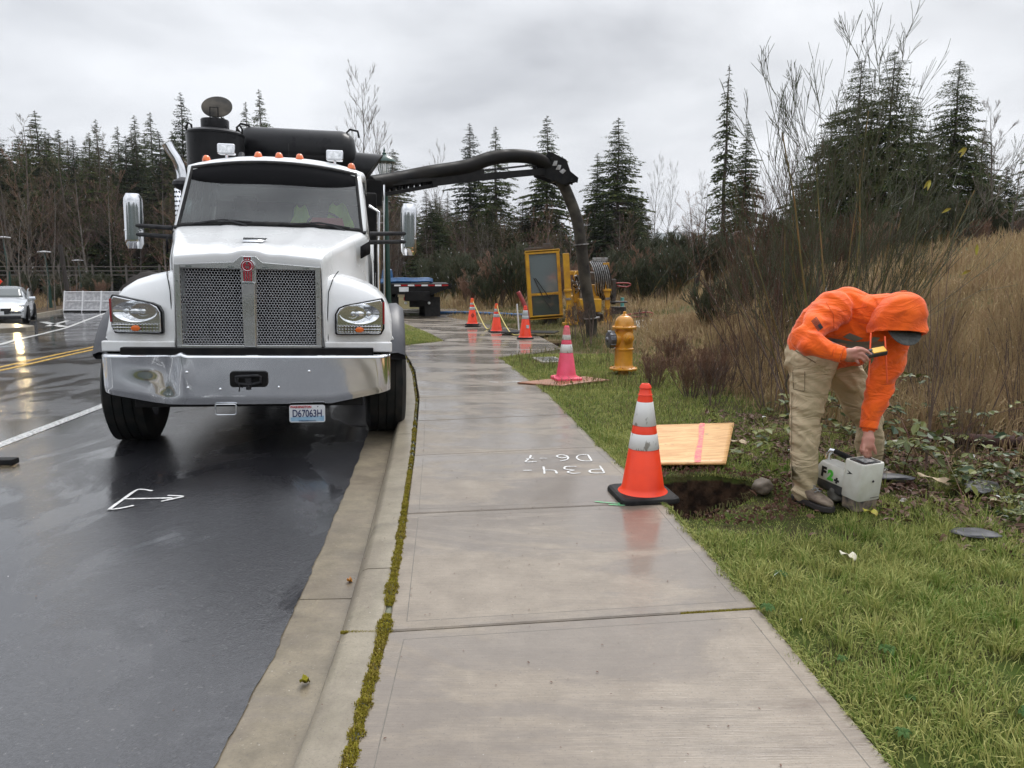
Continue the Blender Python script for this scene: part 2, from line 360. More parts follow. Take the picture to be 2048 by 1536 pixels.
MAT['weed_leaf'].node_tree.nodes['Principled BSDF'].inputs['Specular IOR Level'].default_value = .05
def creases(name, sc, st, dist, stretch=(1, 1, 1)):
    """large soft wrinkles under the fine weave"""
    nt = MAT[name].node_tree; p = nt.nodes['Principled BSDF']; old = p.inputs['Normal'].links[0].from_node if p.inputs['Normal'].links else None
    tc = N(nt, 'ShaderNodeTexCoord'); mp = N(nt, 'ShaderNodeMapping'); mp.inputs['Scale'].default_value = stretch; mp.inputs['Rotation'].default_value = (0, .5, 0); nt.links.new(tc.outputs['Object'], mp.inputs[0])
    nz = N(nt, 'ShaderNodeTexNoise'); nz.inputs['Scale'].default_value = sc; nz.inputs['Detail'].default_value = 3; nz.inputs['Distortion'].default_value = 1.2; nt.links.new(mp.outputs[0], nz.inputs['Vector'])
    ab = N(nt, 'ShaderNodeMath', operation='SUBTRACT'); ab.inputs[1].default_value = .5; nt.links.new(nz.outputs['Fac'], ab.inputs[0]); a2 = N(nt, 'ShaderNodeMath', operation='ABSOLUTE'); nt.links.new(ab.outputs[0], a2.inputs[0])
    b = N(nt, 'ShaderNodeBump'); b.inputs['Strength'].default_value = st; b.inputs['Distance'].default_value = dist; nt.links.new(a2.outputs[0], b.inputs['Height'])
    if old: nt.links.new(old.outputs[0], b.inputs['Normal'])
    nt.links.new(b.outputs[0], p.inputs['Normal'])
creases('orange_knit', 4.2, .6, .06, (1, 1, 2.2)); creases('khaki', 3.8, .75, .07, (1, 1, 2.0))
# rain beads on the paint
nt = MAT['white_paint'].node_tree; p = nt.nodes['Principled BSDF']; tc = N(nt, 'ShaderNodeTexCoord'); vo = N(nt, 'ShaderNodeTexVoronoi'); vo.inputs['Scale'].default_value = 70; nt.links.new(tc.outputs['Object'], vo.inputs['Vector'])
mr = N(nt, 'ShaderNodeMapRange'); mr.inputs['From Min'].default_value = .10; mr.inputs['From Max'].default_value = .30; mr.inputs['To Min'].default_value = 1; mr.inputs['To Max'].default_value = 0; nt.links.new(vo.outputs['Distance'], mr.inputs[0])
b = N(nt, 'ShaderNodeBump'); b.inputs['Strength'].default_value = .35; b.inputs['Distance'].default_value = .003; nt.links.new(mr.outputs[0], b.inputs['Height']); nt.links.new(b.outputs[0], p.inputs['Coat Normal'])
# road film: a faint brown-grey cast in drifts
x = N(nt, 'ShaderNodeMix', data_type='RGBA'); x.blend_type = 'MULTIPLY'; x.inputs['B'].default_value = (.80, .775, .73, 1)
nz = N(nt, 'ShaderNodeTexNoise'); nz.inputs['Scale'].default_value = 2.3; nz.inputs['Detail'].default_value = 9; nz.inputs['Roughness'].default_value = .7; nt.links.new(tc.outputs['Object'], nz.inputs['Vector'])
sz = N(nt, 'ShaderNodeSeparateXYZ'); nt.links.new(tc.outputs['Object'], sz.inputs[0]); lz = N(nt, 'ShaderNodeMapRange'); lz.inputs['From Min'].default_value = 1.5; lz.inputs['From Max'].default_value = .85; nt.links.new(sz.outputs['Z'], lz.inputs[0])
nr = N(nt, 'ShaderNodeMapRange'); nr.inputs['From Min'].default_value = .42; nr.inputs['From Max'].default_value = .62; nt.links.new(nz.outputs['Fac'], nr.inputs[0])
mu = N(nt, 'ShaderNodeMath', operation='MULTIPLY'); nt.links.new(lz.outputs[0], mu.inputs[0]); nt.links.new(nr.outputs[0], mu.inputs[1]); nt.links.new(mu.outputs[0], x.inputs['Factor'])
src = p.inputs['Base Color'].links[0].from_socket; nt.links.new(src, x.inputs['A']); nt.links.new(x.outputs['Result'], p.inputs['Base Color'])
# ================================================================== the setting
def interp(pts, y):
    ys = [p[1] for p in pts]; return float(np.interp(y, ys, [p[0] for p in pts]))
MOSS = [(-.44, -6), (-.44, 0), (-.465, 1.2), (-.48, 1.97), (-.52, 2.86), (-.605, 3.83), (-.81, 5.88), (-1.08, 8.27), (-1.43, 10.6), (-2.04, 13.75), (-2.72, 16.5), (-3.7, 20), (-5.2, 24.5), (-7.0, 29), (-11.5, 38), (-19, 50), (-30, 62)]
EDGE = [(1.2, -6), (1.2, 0), (1.15, 1.4), (1.119, 2.12), (1.071, 3.0), (.952, 4.44), (.738, 6.06), (.449, 8.62), (-.204, 12.52)]
LEFT = [(-15.6, -6), (-15.6, 12), (-17.2, 20), (-20.2, 28), (-22.6, 35.4), (-25, 42.8), (-30, 55), (-36, 64)]
def sstep(t): t = min(1, max(0, t)); return t * t * (3 - 2 * t)
def hz(x, y):        # road surface; it falls away to the far left
    return -.15 - .50 * sstep((y - 14) / 15) * sstep((-x - 5) / 7)
def ground_h(x, y):
    z = 2.3 * sstep((x - 2.9 - .02 * y) / 12) * sstep((y + 4) / 9) * (1 - .75 * sstep((y - 60) / 60))
    z += .05 * noise.noise(Vector((x * .45, y * .45, 0))) * sstep((x - 1.2) / 2) + .02 * noise.noise(Vector((x * 2.1, y * 2.1, 3))) * sstep((x - 1.0) / 1)
    xl = interp(LEFT, y)
    if x < xl - .1:
        z = hz(xl, y) + .06 + .9 * sstep((xl - x - 2) / 16) + .3 * sstep((y - 40) / 20)
    if y > 30: z += .35 * sstep((y - 44) / 14) * sstep((x + 22) / 8 if x < -10 else 1) * (1 if x < 8 else 0)
    z += 2.0 * sstep((y - 120) / 200)
    return z
PIT = [(.93, 4.98), (1.18, 5.12), (1.44, 5.16), (1.66, 5.02), (1.72, 4.86), (1.6, 4.68), (1.44, 4.50), (1.25, 4.34), (1.08, 4.22), (.9, 4.26)]
PIT2 = [(.5, 15.5), (.95, 15.7), (1.15, 15.1), (.9, 14.5), (.62, 14.6)]
def inside(P, x, y):
    c = False; j = len(P) - 1
    for i in range(len(P)):
        (a, b), (d, e) = P[i], P[j]
        if (b > y) != (e > y) and x < (d - a) * (y - b) / (e - b) + a: c = not c
        j = i
    return c
PATH = [(-.204, 12.52), (.961, 14.02), (.494, 17.8), (-.30, 19.9), (-.93, 21.4), (-2.2, 24.4), (-1.9, 26.5), (-2.2, 29.5), (-6.6, 29.5), (-5.0, 24.8), (-4.35, 23.4), (-3.12, 21.2), (-2.1, 18), (-1.41, 15.58), (-2.22, 14.6), (-2.0, 13.75)]
def on_paving(x, y, d=0):
    if y < 12.6 and x < interp(EDGE, y) - d: return True
    if inside(PATH, x, y): return True
    return interp(LEFT, y) < x < interp(MOSS, y) + .04
def axis(segs):
    out = []
    for a, b, s in segs: out += list(np.arange(a, b, s))
    return np.array(out + [segs[-1][1]])
gx = axis([(-900, -100, 80), (-100, -40, 6), (-40, -16, 1.2), (-16, -4, 1.5), (-4, .8, .35), (.8, 4.6, .045), (4.6, 8, .2), (8, 30, 1), (30, 100, 7), (100, 900, 80)])
gy = axis([(-60, -6, 9), (-6, 1, .7), (1, 4.1, .12), (4.1, 5.4, .045), (5.4, 12, .15), (12, 16, .1), (16, 30, .5), (30, 60, 1.5), (60, 140, 8), (140, 1500, 110)])
V = []; 
for y in gy:
    for x in gx:
        z = ground_h(x, y)
        if interp(LEFT, y) - .1 < x < interp(MOSS, y) + .05: z = hz(x, y) - .12
        elif on_paving(x, y, .05): z = -.06
        elif y < 30 and x < 3 and (inside(PIT, x, y)):
            z = -.46 + .06 * noise.noise(Vector((x * 6, y * 6, 1)))
        elif y > 14 and y < 16 and inside(PIT2, x, y): z = -.3
        elif 0.8 < x < 4.6 and y < 12: z += .012 * noise.noise(Vector((x * 7, y * 7, 5)))
        V.append((x, y, z - .012))
nx = len(gx)
F = [(i * nx + j, i * nx + j + 1, (i + 1) * nx + j + 1, (i + 1) * nx + j) for i in range(len(gy) - 1) for j in range(nx - 1)]
def base_mat(name):
    m = bpy.data.materials.new(name); m.use_nodes = True; MAT[name] = m
    return m, m.node_tree, m.node_tree.nodes['Principled BSDF']
def nzn(nt, sc, det=5, vec=None, rough=.55, dist=0):
    n = N(nt, 'ShaderNodeTexNoise'); n.inputs['Scale'].default_value = sc; n.inputs['Detail'].default_value = det; n.inputs['Roughness'].default_value = rough; n.inputs['Distortion'].default_value = dist
    if vec is not None: nt.links.new(vec, n.inputs['Vector'])
    return n.outputs['Fac']
def mrn(nt, src, a, b, c=0, d=1):
    n = N(nt, 'ShaderNodeMapRange'); nt.links.new(src, n.inputs['Value'])
    for k, v in zip(('From Min', 'From Max', 'To Min', 'To Max'), (a, b, c, d)): n.inputs[k].default_value = v
    return n.outputs[0]
def mixn(nt, f, a, b, mode='MIX'):
    n = N(nt, 'ShaderNodeMix', data_type='RGBA'); n.blend_type = mode
    for k, v in (('Factor', f), ('A', a), ('B', b)):
        if isinstance(v, tuple): n.inputs[k].default_value = (*v, 1)
        elif isinstance(v, (int, float)): n.inputs[k].default_value = v
        else: nt.links.new(v, n.inputs[k])
    return n.outputs['Result']
def mth(nt, op, a, b=None):
    n = N(nt, 'ShaderNodeMath', operation=op)
    for i, v in enumerate((a, b)):
        if v is None: continue
        if isinstance(v, (int, float)): n.inputs[i].default_value = v
        else: nt.links.new(v, n.inputs[i])
    return n.outputs[0]
def bumpn(nt, p, h, st, dist, prev=None):
    b = N(nt, 'ShaderNodeBump'); b.inputs['Strength'].default_value = st; b.inputs['Distance'].default_value = dist
    nt.links.new(h, b.inputs['Height'])
    if prev is not None: nt.links.new(prev, b.inputs['Normal'])
    nt.links.new(b.outputs[0], p.inputs['Normal']); return b.outputs[0]
# soil under the grass
m, nt, p = base_mat('soil'); g = N(nt, 'ShaderNodeNewGeometry'); ps = g.outputs['Position']
a = mixn(nt, mrn(nt, nzn(nt, 2.2, 6, ps), .4, .62), (.055, .042, .022), (.05, .075, .014))
b = mixn(nt, mrn(nt, nzn(nt, .35, 5, ps), .42, .58), (.15, .105, .055), (.085, .085, .035))
sp = N(nt, 'ShaderNodeSeparateXYZ'); nt.links.new(ps, sp.inputs[0])
fa = mth(nt, 'MAXIMUM', mrn(nt, sp.outputs['Y'], 8, 18), mrn(nt, sp.outputs['X'], 3.2, 5.5))
c = mixn(nt, fa, a, b)
wd = mixn(nt, mrn(nt, nzn(nt, .05, 4, ps), .4, .6), (.055, .04, .028), (.10, .072, .045))
c = mixn(nt, mth(nt, 'MAXIMUM', mrn(nt, sp.outputs['Y'], 40, 52), mrn(nt, sp.outputs['X'], -10, -14)), c, wd)
dirt = mixn(nt, mrn(nt, nzn(nt, 14, 6, ps), .4, .65), (.014, .009, .006), (.050, .030, .018))
c = mixn(nt, mth(nt, 'MULTIPLY', mrn(nt, sp.outputs['Z'], -.045, -.06), mrn(nt, sp.outputs['X'], -3.2, -2.2)), c, dirt)
nt.links.new(c, p.inputs['Base Color']); p.inputs['Roughness'].default_value = .9; p.inputs['Specular IOR Level'].default_value = .08
bumpn(nt, p, nzn(nt, 26, 6, ps), .9, .03)
gr = np_mesh('ground', V, F, 'soil', smooth=True); tag(gr, kind='structure')
# asphalt
m, nt, p = base_mat('asphalt'); g = N(nt, 'ShaderNodeNewGeometry'); ps = g.outputs['Position']
mpa = N(nt, 'ShaderNodeMapping'); mpa.inputs['Scale'].default_value = (1, .55, 1); nt.links.new(ps, mpa.inputs[0])
wet = mrn(nt, nzn(nt, .85, 8, mpa.outputs[0], .66, .8), .47, .54)
fine = nzn(nt, 75, 5, ps, .75); vo = N(nt, 'ShaderNodeTexVoronoi'); vo.inputs['Scale'].default_value = 110; nt.links.new(ps, vo.inputs['Vector'])
c = mixn(nt, mrn(nt, fine, .42, .60), (.007, .007, .009), (.036, .036, .041))
c = mixn(nt, mrn(nt, nzn(nt, .9, 4, ps), .4, .6, 0, .35), c, (.035, .035, .039))
c = mixn(nt, mrn(nt, vo.outputs['Color'], .86, .95, 0, .55), c, (.13, .128, .125)); nt.links.new(c, p.inputs['Base Color'])
nt.links.new(mrn(nt, wet, 0, 1, .38, .2), p.inputs['Roughness']); p.inputs['Specular IOR Level'].default_value = .12
bl = bumpn(nt, p, fine, .6, .004); bl = bumpn(nt, p, vo.outputs['Distance'], .4, .003, bl)
p.inputs['Coat Weight'].default_value = 1; p.inputs['Coat IOR'].default_value = 1.75
nt.links.new(mrn(nt, wet, 0, 1, .15, .03), p.inputs['Coat Roughness'])
cb = N(nt, 'ShaderNodeBump'); cb.inputs['Distance'].default_value = .004; nt.links.new(mrn(nt, wet, 0, 1, .42, .08), cb.inputs['Strength'])
nt.links.new(mth(nt, 'ADD', nzn(nt, 70, 5, ps, .75), mth(nt, 'MULTIPLY', nzn(nt, 13, 4, mpa.outputs[0], .6, 1.0), 1.6)), cb.inputs['Height']); nt.links.new(cb.outputs[0], p.inputs['Coat Normal'])
ys = axis([(-6, 1, .5), (1, 9, .04), (9, 14, .5), (14, 44, 1), (44, 62, 3)])
rows = []
for y in ys:
    xr, xl = interp(MOSS, y) - .49, interp(LEFT, y)
    wob = .014 * noise.noise(Vector((y * 4, 0, 0))) + .010 * noise.noise(Vector((y * 17, 0, 4))) + .02
    rows.append([(xl + (xr + wob - xl) * t, y, hz(xl + (xr - xl) * t, y) + (.008 if t == 1 else 0)) for t in np.linspace(0, 1, 26)])
tag(MB().grid(rows).build('road', 'asphalt', angle=180), kind='structure')
# the ragged asphalt lip that laps over the gutter
# concrete
def concrete(name, ca, cb_, wetlo=.45, wethi=.54, rd=.5, rw=.04, stripes=True):
    m, nt, p = base_mat(name); g = N(nt, 'ShaderNodeNewGeometry'); ps = g.outputs['Position']
    mp = N(nt, 'ShaderNodeMapping'); mp.inputs['Scale'].default_value = (.6, 1.7, 1); nt.links.new(ps, mp.inputs[0])
    wetf = nzn(nt, 1.0, 8, mp.outputs[0], .68, .7); wet = mrn(nt, wetf, wetlo, wethi)
    ms = N(nt, 'ShaderNodeMapping'); ms.inputs['Scale'].default_value = (5, 190, 20) if stripes else (60, 60, 60); ms.inputs['Rotation'].default_value = (0, 0, R(6)); nt.links.new(ps, ms.inputs[0])
    br = nzn(nt, 1, 4, ms.outputs[0], .65)
    c = mixn(nt, mrn(nt, nzn(nt, 6, 8, ps, .7), .36, .64), ca, cb_)
    c = mixn(nt, mrn(nt, br, .35, .65, 0, .35 if stripes else .2), c, tuple(k * .62 for k in cb_))
    c = mixn(nt, mrn(nt, nzn(nt, 120, 3, ps), .60, .70, 0, .6), c, (.09, .08, .07))
    c = mixn(nt, mrn(nt, nzn(nt, 85, 2, ps, .5), .29, .20, 0, .6), c, (.58, .55, .50))
    c = mixn(nt, mrn(nt, nzn(nt, .9, 7, ps, .72, 1.2), .50, .60, 0, .32), c, (.15, .12, .095))
    c = mixn(nt, mth(nt, 'MULTIPLY', wet, .5), c, (.10, .078, .06)); nt.links.new(c, p.inputs['Base Color'])
    p.inputs['Roughness'].default_value = rd; p.inputs['Specular IOR Level'].default_value = .3
    bl = bumpn(nt, p, br, .5, .004); bumpn(nt, p, nzn(nt, 45, 5, ps), .3, .004, bl)
    nt.links.new(mrn(nt, wet, 0, 1, .5, 1), p.inputs['Coat Weight']); nt.links.new(mrn(nt, wet, 0, 1, .20, rw), p.inputs['Coat Roughness']); p.inputs['Coat IOR'].default_value = 1.4
    cbn = N(nt, 'ShaderNodeBump'); nt.links.new(mrn(nt, wet, 0, 1, .4, .12), cbn.inputs['Strength']); cbn.inputs['Distance'].default_value = .003
    nt.links.new(nzn(nt, 1, 4, ms.outputs[0], .6), cbn.inputs['Height']); nt.links.new(cbn.outputs[0], p.inputs['Coat Normal'])
concrete('concrete', (.30, .252, .195), (.22, .182, .138))
concrete('curb_concrete', (.30, .262, .195), (.21, .182, .13), .58, .75, stripes=False)
concrete('gutter_concrete', (.25, .21, .145), (.15, .125, .085), .52, .68, stripes=False)
mat('joint', (.17, .15, .125), .7, c2=(.13, .12, .1), ns=30)
mat('joint_mossy', (.12, .13, .09), .8, c2=(.17, .17, .12), ns=60)
def slab(mb, q, z=0.0, gap=.007, ins=.075, top=0, line=1, hgt=.1):
    q = [Vector((a, b, 0)) for a, b in q]; n = len(q)
    def inset(d):
        o = []
        for i in range(n):
            a, b, c = q[i - 1], q[i], q[(i + 1) % n]; e1 = (b - a).normalized(); e2 = (c - b).normalized()
            n1 = Vector((-e1.y, e1.x, 0)); n2 = Vector((-e2.y, e2.x, 0)); k = n1 + n2; o.append(b + k * (d / max(.3, k.dot(n1))))
        return o
    rings = [(inset(gap), z - .006), (inset(gap + .006), z)]
    if ins: rings += [(inset(ins), z), (inset(ins + .002), z - .001), (inset(ins + .004), z)]
    rings = [(inset(gap), z - hgt)] + rings
    for k in range(len(rings) - 1):
        (A, za), (B, zb) = rings[k], rings[k + 1]
        vs = [(p.x, p.y, za) for p in A] + [(p.x, p.y, zb) for p in B]
        mb.add(vs, [(i, (i + 1) % n, n + (i + 1) % n, n + i) for i in range(n)], line if k in (3, 4) else top)
    A, za = rings[-1]; mb.add([(p.x, p.y, za) for p in A], [tuple(range(n))], top)
JN = [((1.2, -3.0), (-.44, -3.2)), ((1.2, -1.45), (-.44, -1.65)), ((1.2, .05), (-.44, -.15)), ((1.145, 1.52), (-.472, 1.32)), ((1.07, 3.01), (-.518, 2.80)), ((.962, 4.49), (-.65, 4.27)), ((.745, 6.0), (-.79, 5.70)), ((.59, 7.42), (-.94, 7.08)), ((.44, 8.80), (-1.09, 8.43)), ((.20, 10.2), (-1.29, 9.75)), ((-.0, 11.35), (-1.46, 10.9)), ((-.204, 12.52), (-1.70, 12.1)), ((.40, 13.25), (-1.98, 13.4)), ((.961, 14.02), (-2.18, 14.6)), ((.80, 15.4), (-1.42, 15.6)), ((.64, 16.7), (-1.74, 16.75)), ((.494, 17.8), (-2.1, 18.0)), ((.10, 19.0), (-2.5, 19.2)), ((-.30, 19.9), (-2.85, 20.3)), ((-.93, 21.4), (-3.3, 21.6)), ((-1.55, 22.8), (-4.1, 23.0)), ((-2.2, 24.4), (-4.9, 24.6)), ((-2.0, 26.0), (-5.6, 26.2)), ((-2.0, 27.7), (-6.2, 27.9)), ((-2.2, 29.5), (-6.9, 29.6))]
mb = MB()
for k in range(len(JN) - 1):
    (a, b), (c, d) = JN[k], JN[k + 1]
    zt = (0, .001, -.0015, .0005)[k % 4]
    slab(mb, [(b[0] + .012, b[1]), a, c, (d[0] + .012, d[1])], z=zt)
# the strip joining path and kerb beside the turf triangle
mb.flat([(-5.9, 29.4), (-3.6, 22.1), (-4.05, 21.6), (-6.9, 28.8)], -.08, -.004)
tag(mb.build('sidewalk', ['concrete', 'joint'], angle=30), kind='structure')
# bedding dirt in the joints
jb = MB()
for (a, b) in JN[1:]: jb.box(((a[0] + b[0]) / 2, (a[1] + b[1]) / 2, -.022), (math.hypot(a[0] - b[0], a[1] - b[1]), .02, .02), 0, Matrix.Translation((0, 0, 0)) @ Matrix.Translation(((a[0] + b[0]) / 2, (a[1] + b[1]) / 2, 0)) @ Matrix.Rotation(math.atan2(a[1] - b[1], a[0] - b[0]), 4, 'Z') @ Matrix.Translation((-(a[0] + b[0]) / 2, -(a[1] + b[1]) / 2, 0)))
tag(jb.build('joint_filling', 'joint_mossy'), kind='structure')
# kerb and gutter in cast lengths
def off(y, d):
    x0, x1 = interp(MOSS, y - .3), interp(MOSS, y + .3); t = Vector((x1 - x0, .6, 0)).normalized(); return Vector((interp(MOSS, y), y, 0)) + Vector((-t.y, t.x, 0)) * d
PR = [(.012, -.2), (.012, -.008), (.02, 0), (.135, -.001), (.158, -.010), (.172, -.034), (.196, -.10), (.215, -.148)]
GP = [(.217, -.152), (.26, -.150), (.46, -.146), (.52, -.160), (.52, -.2)]
kb, gb = MB(), MB(); y = -5.7
while y < 34:
    ya, yb = y + .004, y + 3.05 - .004; ss = np.linspace(ya, yb, 8)
    for prof, mb_ in ((PR, kb), (GP, gb)):
        rows = [[tuple(off(q, d) + Vector((0, 0, zz + (0 if q < 13 else (hz(*off(q, .5)[:2]) + .15) * (1 if mb_ is gb else .9))))) for d, zz in prof] for q in ss]
        mb_.grid(rows); mb_.add(rows[0], [tuple(range(len(prof)))]); mb_.add(rows[-1], [tuple(range(len(prof)))])
    y += 3.05
tag(kb.build('kerb', 'curb_concrete', angle=40), kind='structure')
tag(gb.build('gutter', 'gutter_concrete', angle=40), kind='structure')
# left kerb and pavement beyond the road
mb = MB(); rows = []; rows2 = []
for q in np.linspace(-5, 62, 50):
    x = interp(LEFT, q); z = hz(x, q)
    rows.append([(x + .02, q, z - .1), (x, q, z + .13), (x - .16, q, z + .14)])
    rows2.append([(x - .16, q, z + .135), (x - 1.5, q, z + .13)])
tag(mb.grid(rows).build('kerb', 'curb_concrete', angle=40), kind='structure')
# island nose at far left
pts = [(-18.6, 24.6), (-17.3, 24.9), (-16.75, 25.5), (-16.9, 26.2), (-18.2, 27.2), (-20.5, 27.6), (-22, 26.5)]
tag(MB().flat(pts, hz(-17, 25) - .1, hz(-17, 25) + .14).build('traffic_island', 'curb_concrete', bevel=.03), kind='structure')
# painted lines
def line(name, pts, w, m):
    rows = []
    pts = [Vector((*p, 0)) for p in pts]; dense = []
    for a, b in zip(pts[:-1], pts[1:]):
        k = max(2, int((b - a).length / .5)); dense += [a.lerp(b, t / k) for t in range(k)]
    dense.append(pts[-1])
    for i, p in enumerate(dense):
        d = (dense[min(i + 1, len(dense) - 1)] - dense[max(i - 1, 0)]).normalized(); n = Vector((-d.y, d.x, 0))
        rows.append([(p.x + n.x * s * w / 2, p.y + n.y * s * w / 2, hz(p.x, p.y) + .004) for s in (1, -1)])
    return tag(MB().grid(rows).build(name, m), kind='structure')
line('lane_marking', [(-4.45, 0), (-4.74, 6.7), (-4.9, 8.7), (-5.3, 12), (-6.2, 17), (-8, 24), (-11, 32)], .13, 'line_white')
for dx in (-.13, .13): line('lane_marking', [(-8.0 + dx, 4), (-8.48 + dx, 12.15), (-8.85 + dx, 15.5), (-9.7 + dx, 20), (-12 + dx, 28), (-16 + dx, 38)], .11, 'line_yellow')
line('lane_marking', [(-9.5, 11), (-11.7, 16.9), (-15.8, 25.3), (-20.3, 36.5), (-22, 41)], .15, 'line_white')
line('lane_marking', [(-17.3, 28.6), (-20.0, 31.6)], .3, 'line_white'); line('lane_marking', [(-18.2, 29.0), (-19.4, 32.4)], .2, 'line_white')
# far wooded ridges
for k, (Y, zt, c, x0, x1) in enumerate([(780, 46, 1, -500, 620), (1300, 96, 2, -900, 1100)]):
    xs = np.linspace(x0, x1, 160); rows = []
    for t in np.linspace(0, 1, 12):
        rows.append([(x, Y + 260 * t, (zt * math.sin(t * math.pi / 2)) * (.82 + .25 * noise.noise(Vector((x * .004, k * 9, 0))) + .05 * noise.noise(Vector((x * .03, t * 3, 4)))) + 2.6 * noise.noise(Vector((x * .21, t * 20, 1))) * (t > .02)) for x in xs])
    tag(MB().grid(rows).build('hill', 'hill_far', angle=180), kind='structure')

# unseen dark rise, added behind the camera for chrome and glass to reflect
rows = []
for t in np.linspace(0, 1, 10):
    rows.append([(x, -38 - 26 * t + 3 * noise.noise(Vector((x * .1, t * 3, 0))), (13 * t ** .45) * (.75 + .5 * noise.noise(Vector((x * .06, 3, 0)))) + (2.6 * noise.noise(Vector((x * .5, t * 4, 1))) if t > .3 else 0)) for x in np.linspace(-160, 160, 200)])
tag(MB().grid(rows).build('hill', 'hill_far', angle=180), kind='structure')
# ================================================================== the truck (x across, y back, z up; origin under the bumper)
TRM = Matrix.Translation((-2.27, 6.28, -.15)) @ Matrix.Rotation(R(10), 4, 'Z') @ Matrix.Rotation(R(1.2), 4, 'Y')
truck = empty('vacuum_truck'); truck.matrix_world = TRM
tag(truck, 'white vacuum excavator truck with chrome bumper parked along the kerb', 'truck')
def ln(a, b, t): return a + (b - a) * t
def text(name, body, size, m, parent, M, depth=.0015, align='CENTER', sx=1, bold=0):
    cu = bpy.data.curves.new(name, 'FONT'); cu.body = body; cu.size = size; cu.align_x = align; cu.align_y = 'CENTER'; cu.extrude = depth; cu.offset = bold
    t = bpy.data.objects.new('t', cu); COL.objects.link(t); bpy.context.view_layer.update()
    me = bpy.data.meshes.new_from_object(t.evaluated_get(bpy.context.evaluated_depsgraph_get())); bpy.data.objects.remove(t)
    me.name = name; me.materials.clear(); me.materials.append(MAT[m]); me.transform(M @ Matrix.Diagonal((sx, 1, 1, 1)))
    o = bpy.data.objects.new(name, me); COL.objects.link(o); o.parent = parent; return o
FX = Matrix.Rotation(R(90), 4, 'X')      # text standing up, read from -y
# --- bumper: rolled sheet, dented on the left
def bump_pt(x, z):
    ax = abs(x); y = 0.0 + .02 * (ax / 1.2) ** 2
    if ax > 1.10: y += 1.6 * (ax - 1.10) ** 2 * 6
    dx, dz = (x + .66), (z - .70)
    y += .055 * math.exp(-(dx * dx / .010 + dz * dz / .05)) - .03 * math.exp(-((x + .55) ** 2 / .004 + (z - .74) ** 2 / .03))
    y += .02 * math.exp(-((x + .82) ** 2 / .03 + (z - .78) ** 2 / .01)) + .016 * math.exp(-((x + .70) ** 2 / .003 + (z - .55) ** 2 / .02))
    y += .16 * (.868 - z) * .5
    y += .004 * noise.noise(Vector((x * 2.2, z * 3, 1)))
    return y
mb = MB(); xs = np.linspace(-1.19, 1.19, 97); rows = []
def bbot(x): ax = abs(x); return .455 if ax < .68 else ln(.455, .56, (ax - .68) / .51)
for x in xs:
    zb, zt = bbot(x), .868 + .02 * math.exp(-((x + .55) ** 2) / .0012)
    col = [(x, bump_pt(x, zb) + .06, zb - .012), (x, bump_pt(x, zb) + .02, zb - .006)]
    col += [(x, bump_pt(x, ln(zb, zt, t)) - .0 + (.018 * (1 - t / .12) if t < .12 else 0), ln(zb, zt, t)) for t in np.linspace(0, 1, 22)]
    col += [(x, bump_pt(x, zt) + .012, zt + .010), (x, bump_pt(x, zt) + .05, zt + .014), (x, bump_pt(x, zt) + .14, zt + .012)]
    rows.append(col)
mb.grid(rows)
for s in (-1, 1):   # wrap-round ends
    e = rows[-1] if s > 0 else rows[0]; back = [(p[0] + s * .012, .26, p[2]) for p in e]
    mid = [(p[0] + s * .01, p[1] + .05, p[2]) for p in e]; mb.grid([e, mid, back])
bumper = mb.build('bumper', 'brushed', truck, angle=60, thick=.006)
for x, z in ((-.50, .60), (-.24, .585), (.24, .60), (.50, .74), (-.50, .735)):
    bb = MB(); bb.lathe([(.013, 0), (.013, .004), (.009, .009), (.003, .011)], 12, 0, Matrix.Translation((x, bump_pt(x, z) + .001, z)) @ Matrix.Rotation(R(90), 4, 'X')); bb.build('bolt', 'chrome', bumper)

mb = MB()   # tow hook pocket
def rrect(w_, h_, r, n=5, cx=0, cz=0):
    o = []
    for sx, sz, a0 in ((1, 1, 0), (-1, 1, 90), (-1, -1, 180), (1, -1, 270)):
        for k in range(n): a = R(a0 + 90 * k / (n - 1)); o.append((cx + sx * (w_ / 2 - r) + r * math.cos(a), cz + sz * (h_ / 2 - r) + r * math.sin(a)))
    return o
mb.plate(rrect(.31, .135, .03, cz=.675), -.014, .02)
tow = mb.build('tow_pocket', 'black_steel', truck, bevel=.004)
mb = MB(); mb.tube([(-.10, -.03, .70), (-.06, -.045, .705), (.08, -.045, .71), (.10, -.03, .70), (.10, -.03, .65), (.02, -.04, .635), (-.08, -.035, .64), (-.10, -.03, .66)], .013, 8, closed=True)
mb.box((-.0, -.035, .665), (.05, .02, .10)); mb.cyl((-.0, -.03, .59), (-.0, -.03, .66), .022, n=10)
mb.tube([(-.08, -.045, .71), (-.085, -.05, .66), (-.07, -.045, .61), (-.075, -.045, .575)], .006, 6)
mb.build('tow_pin', 'black_plastic', tow)
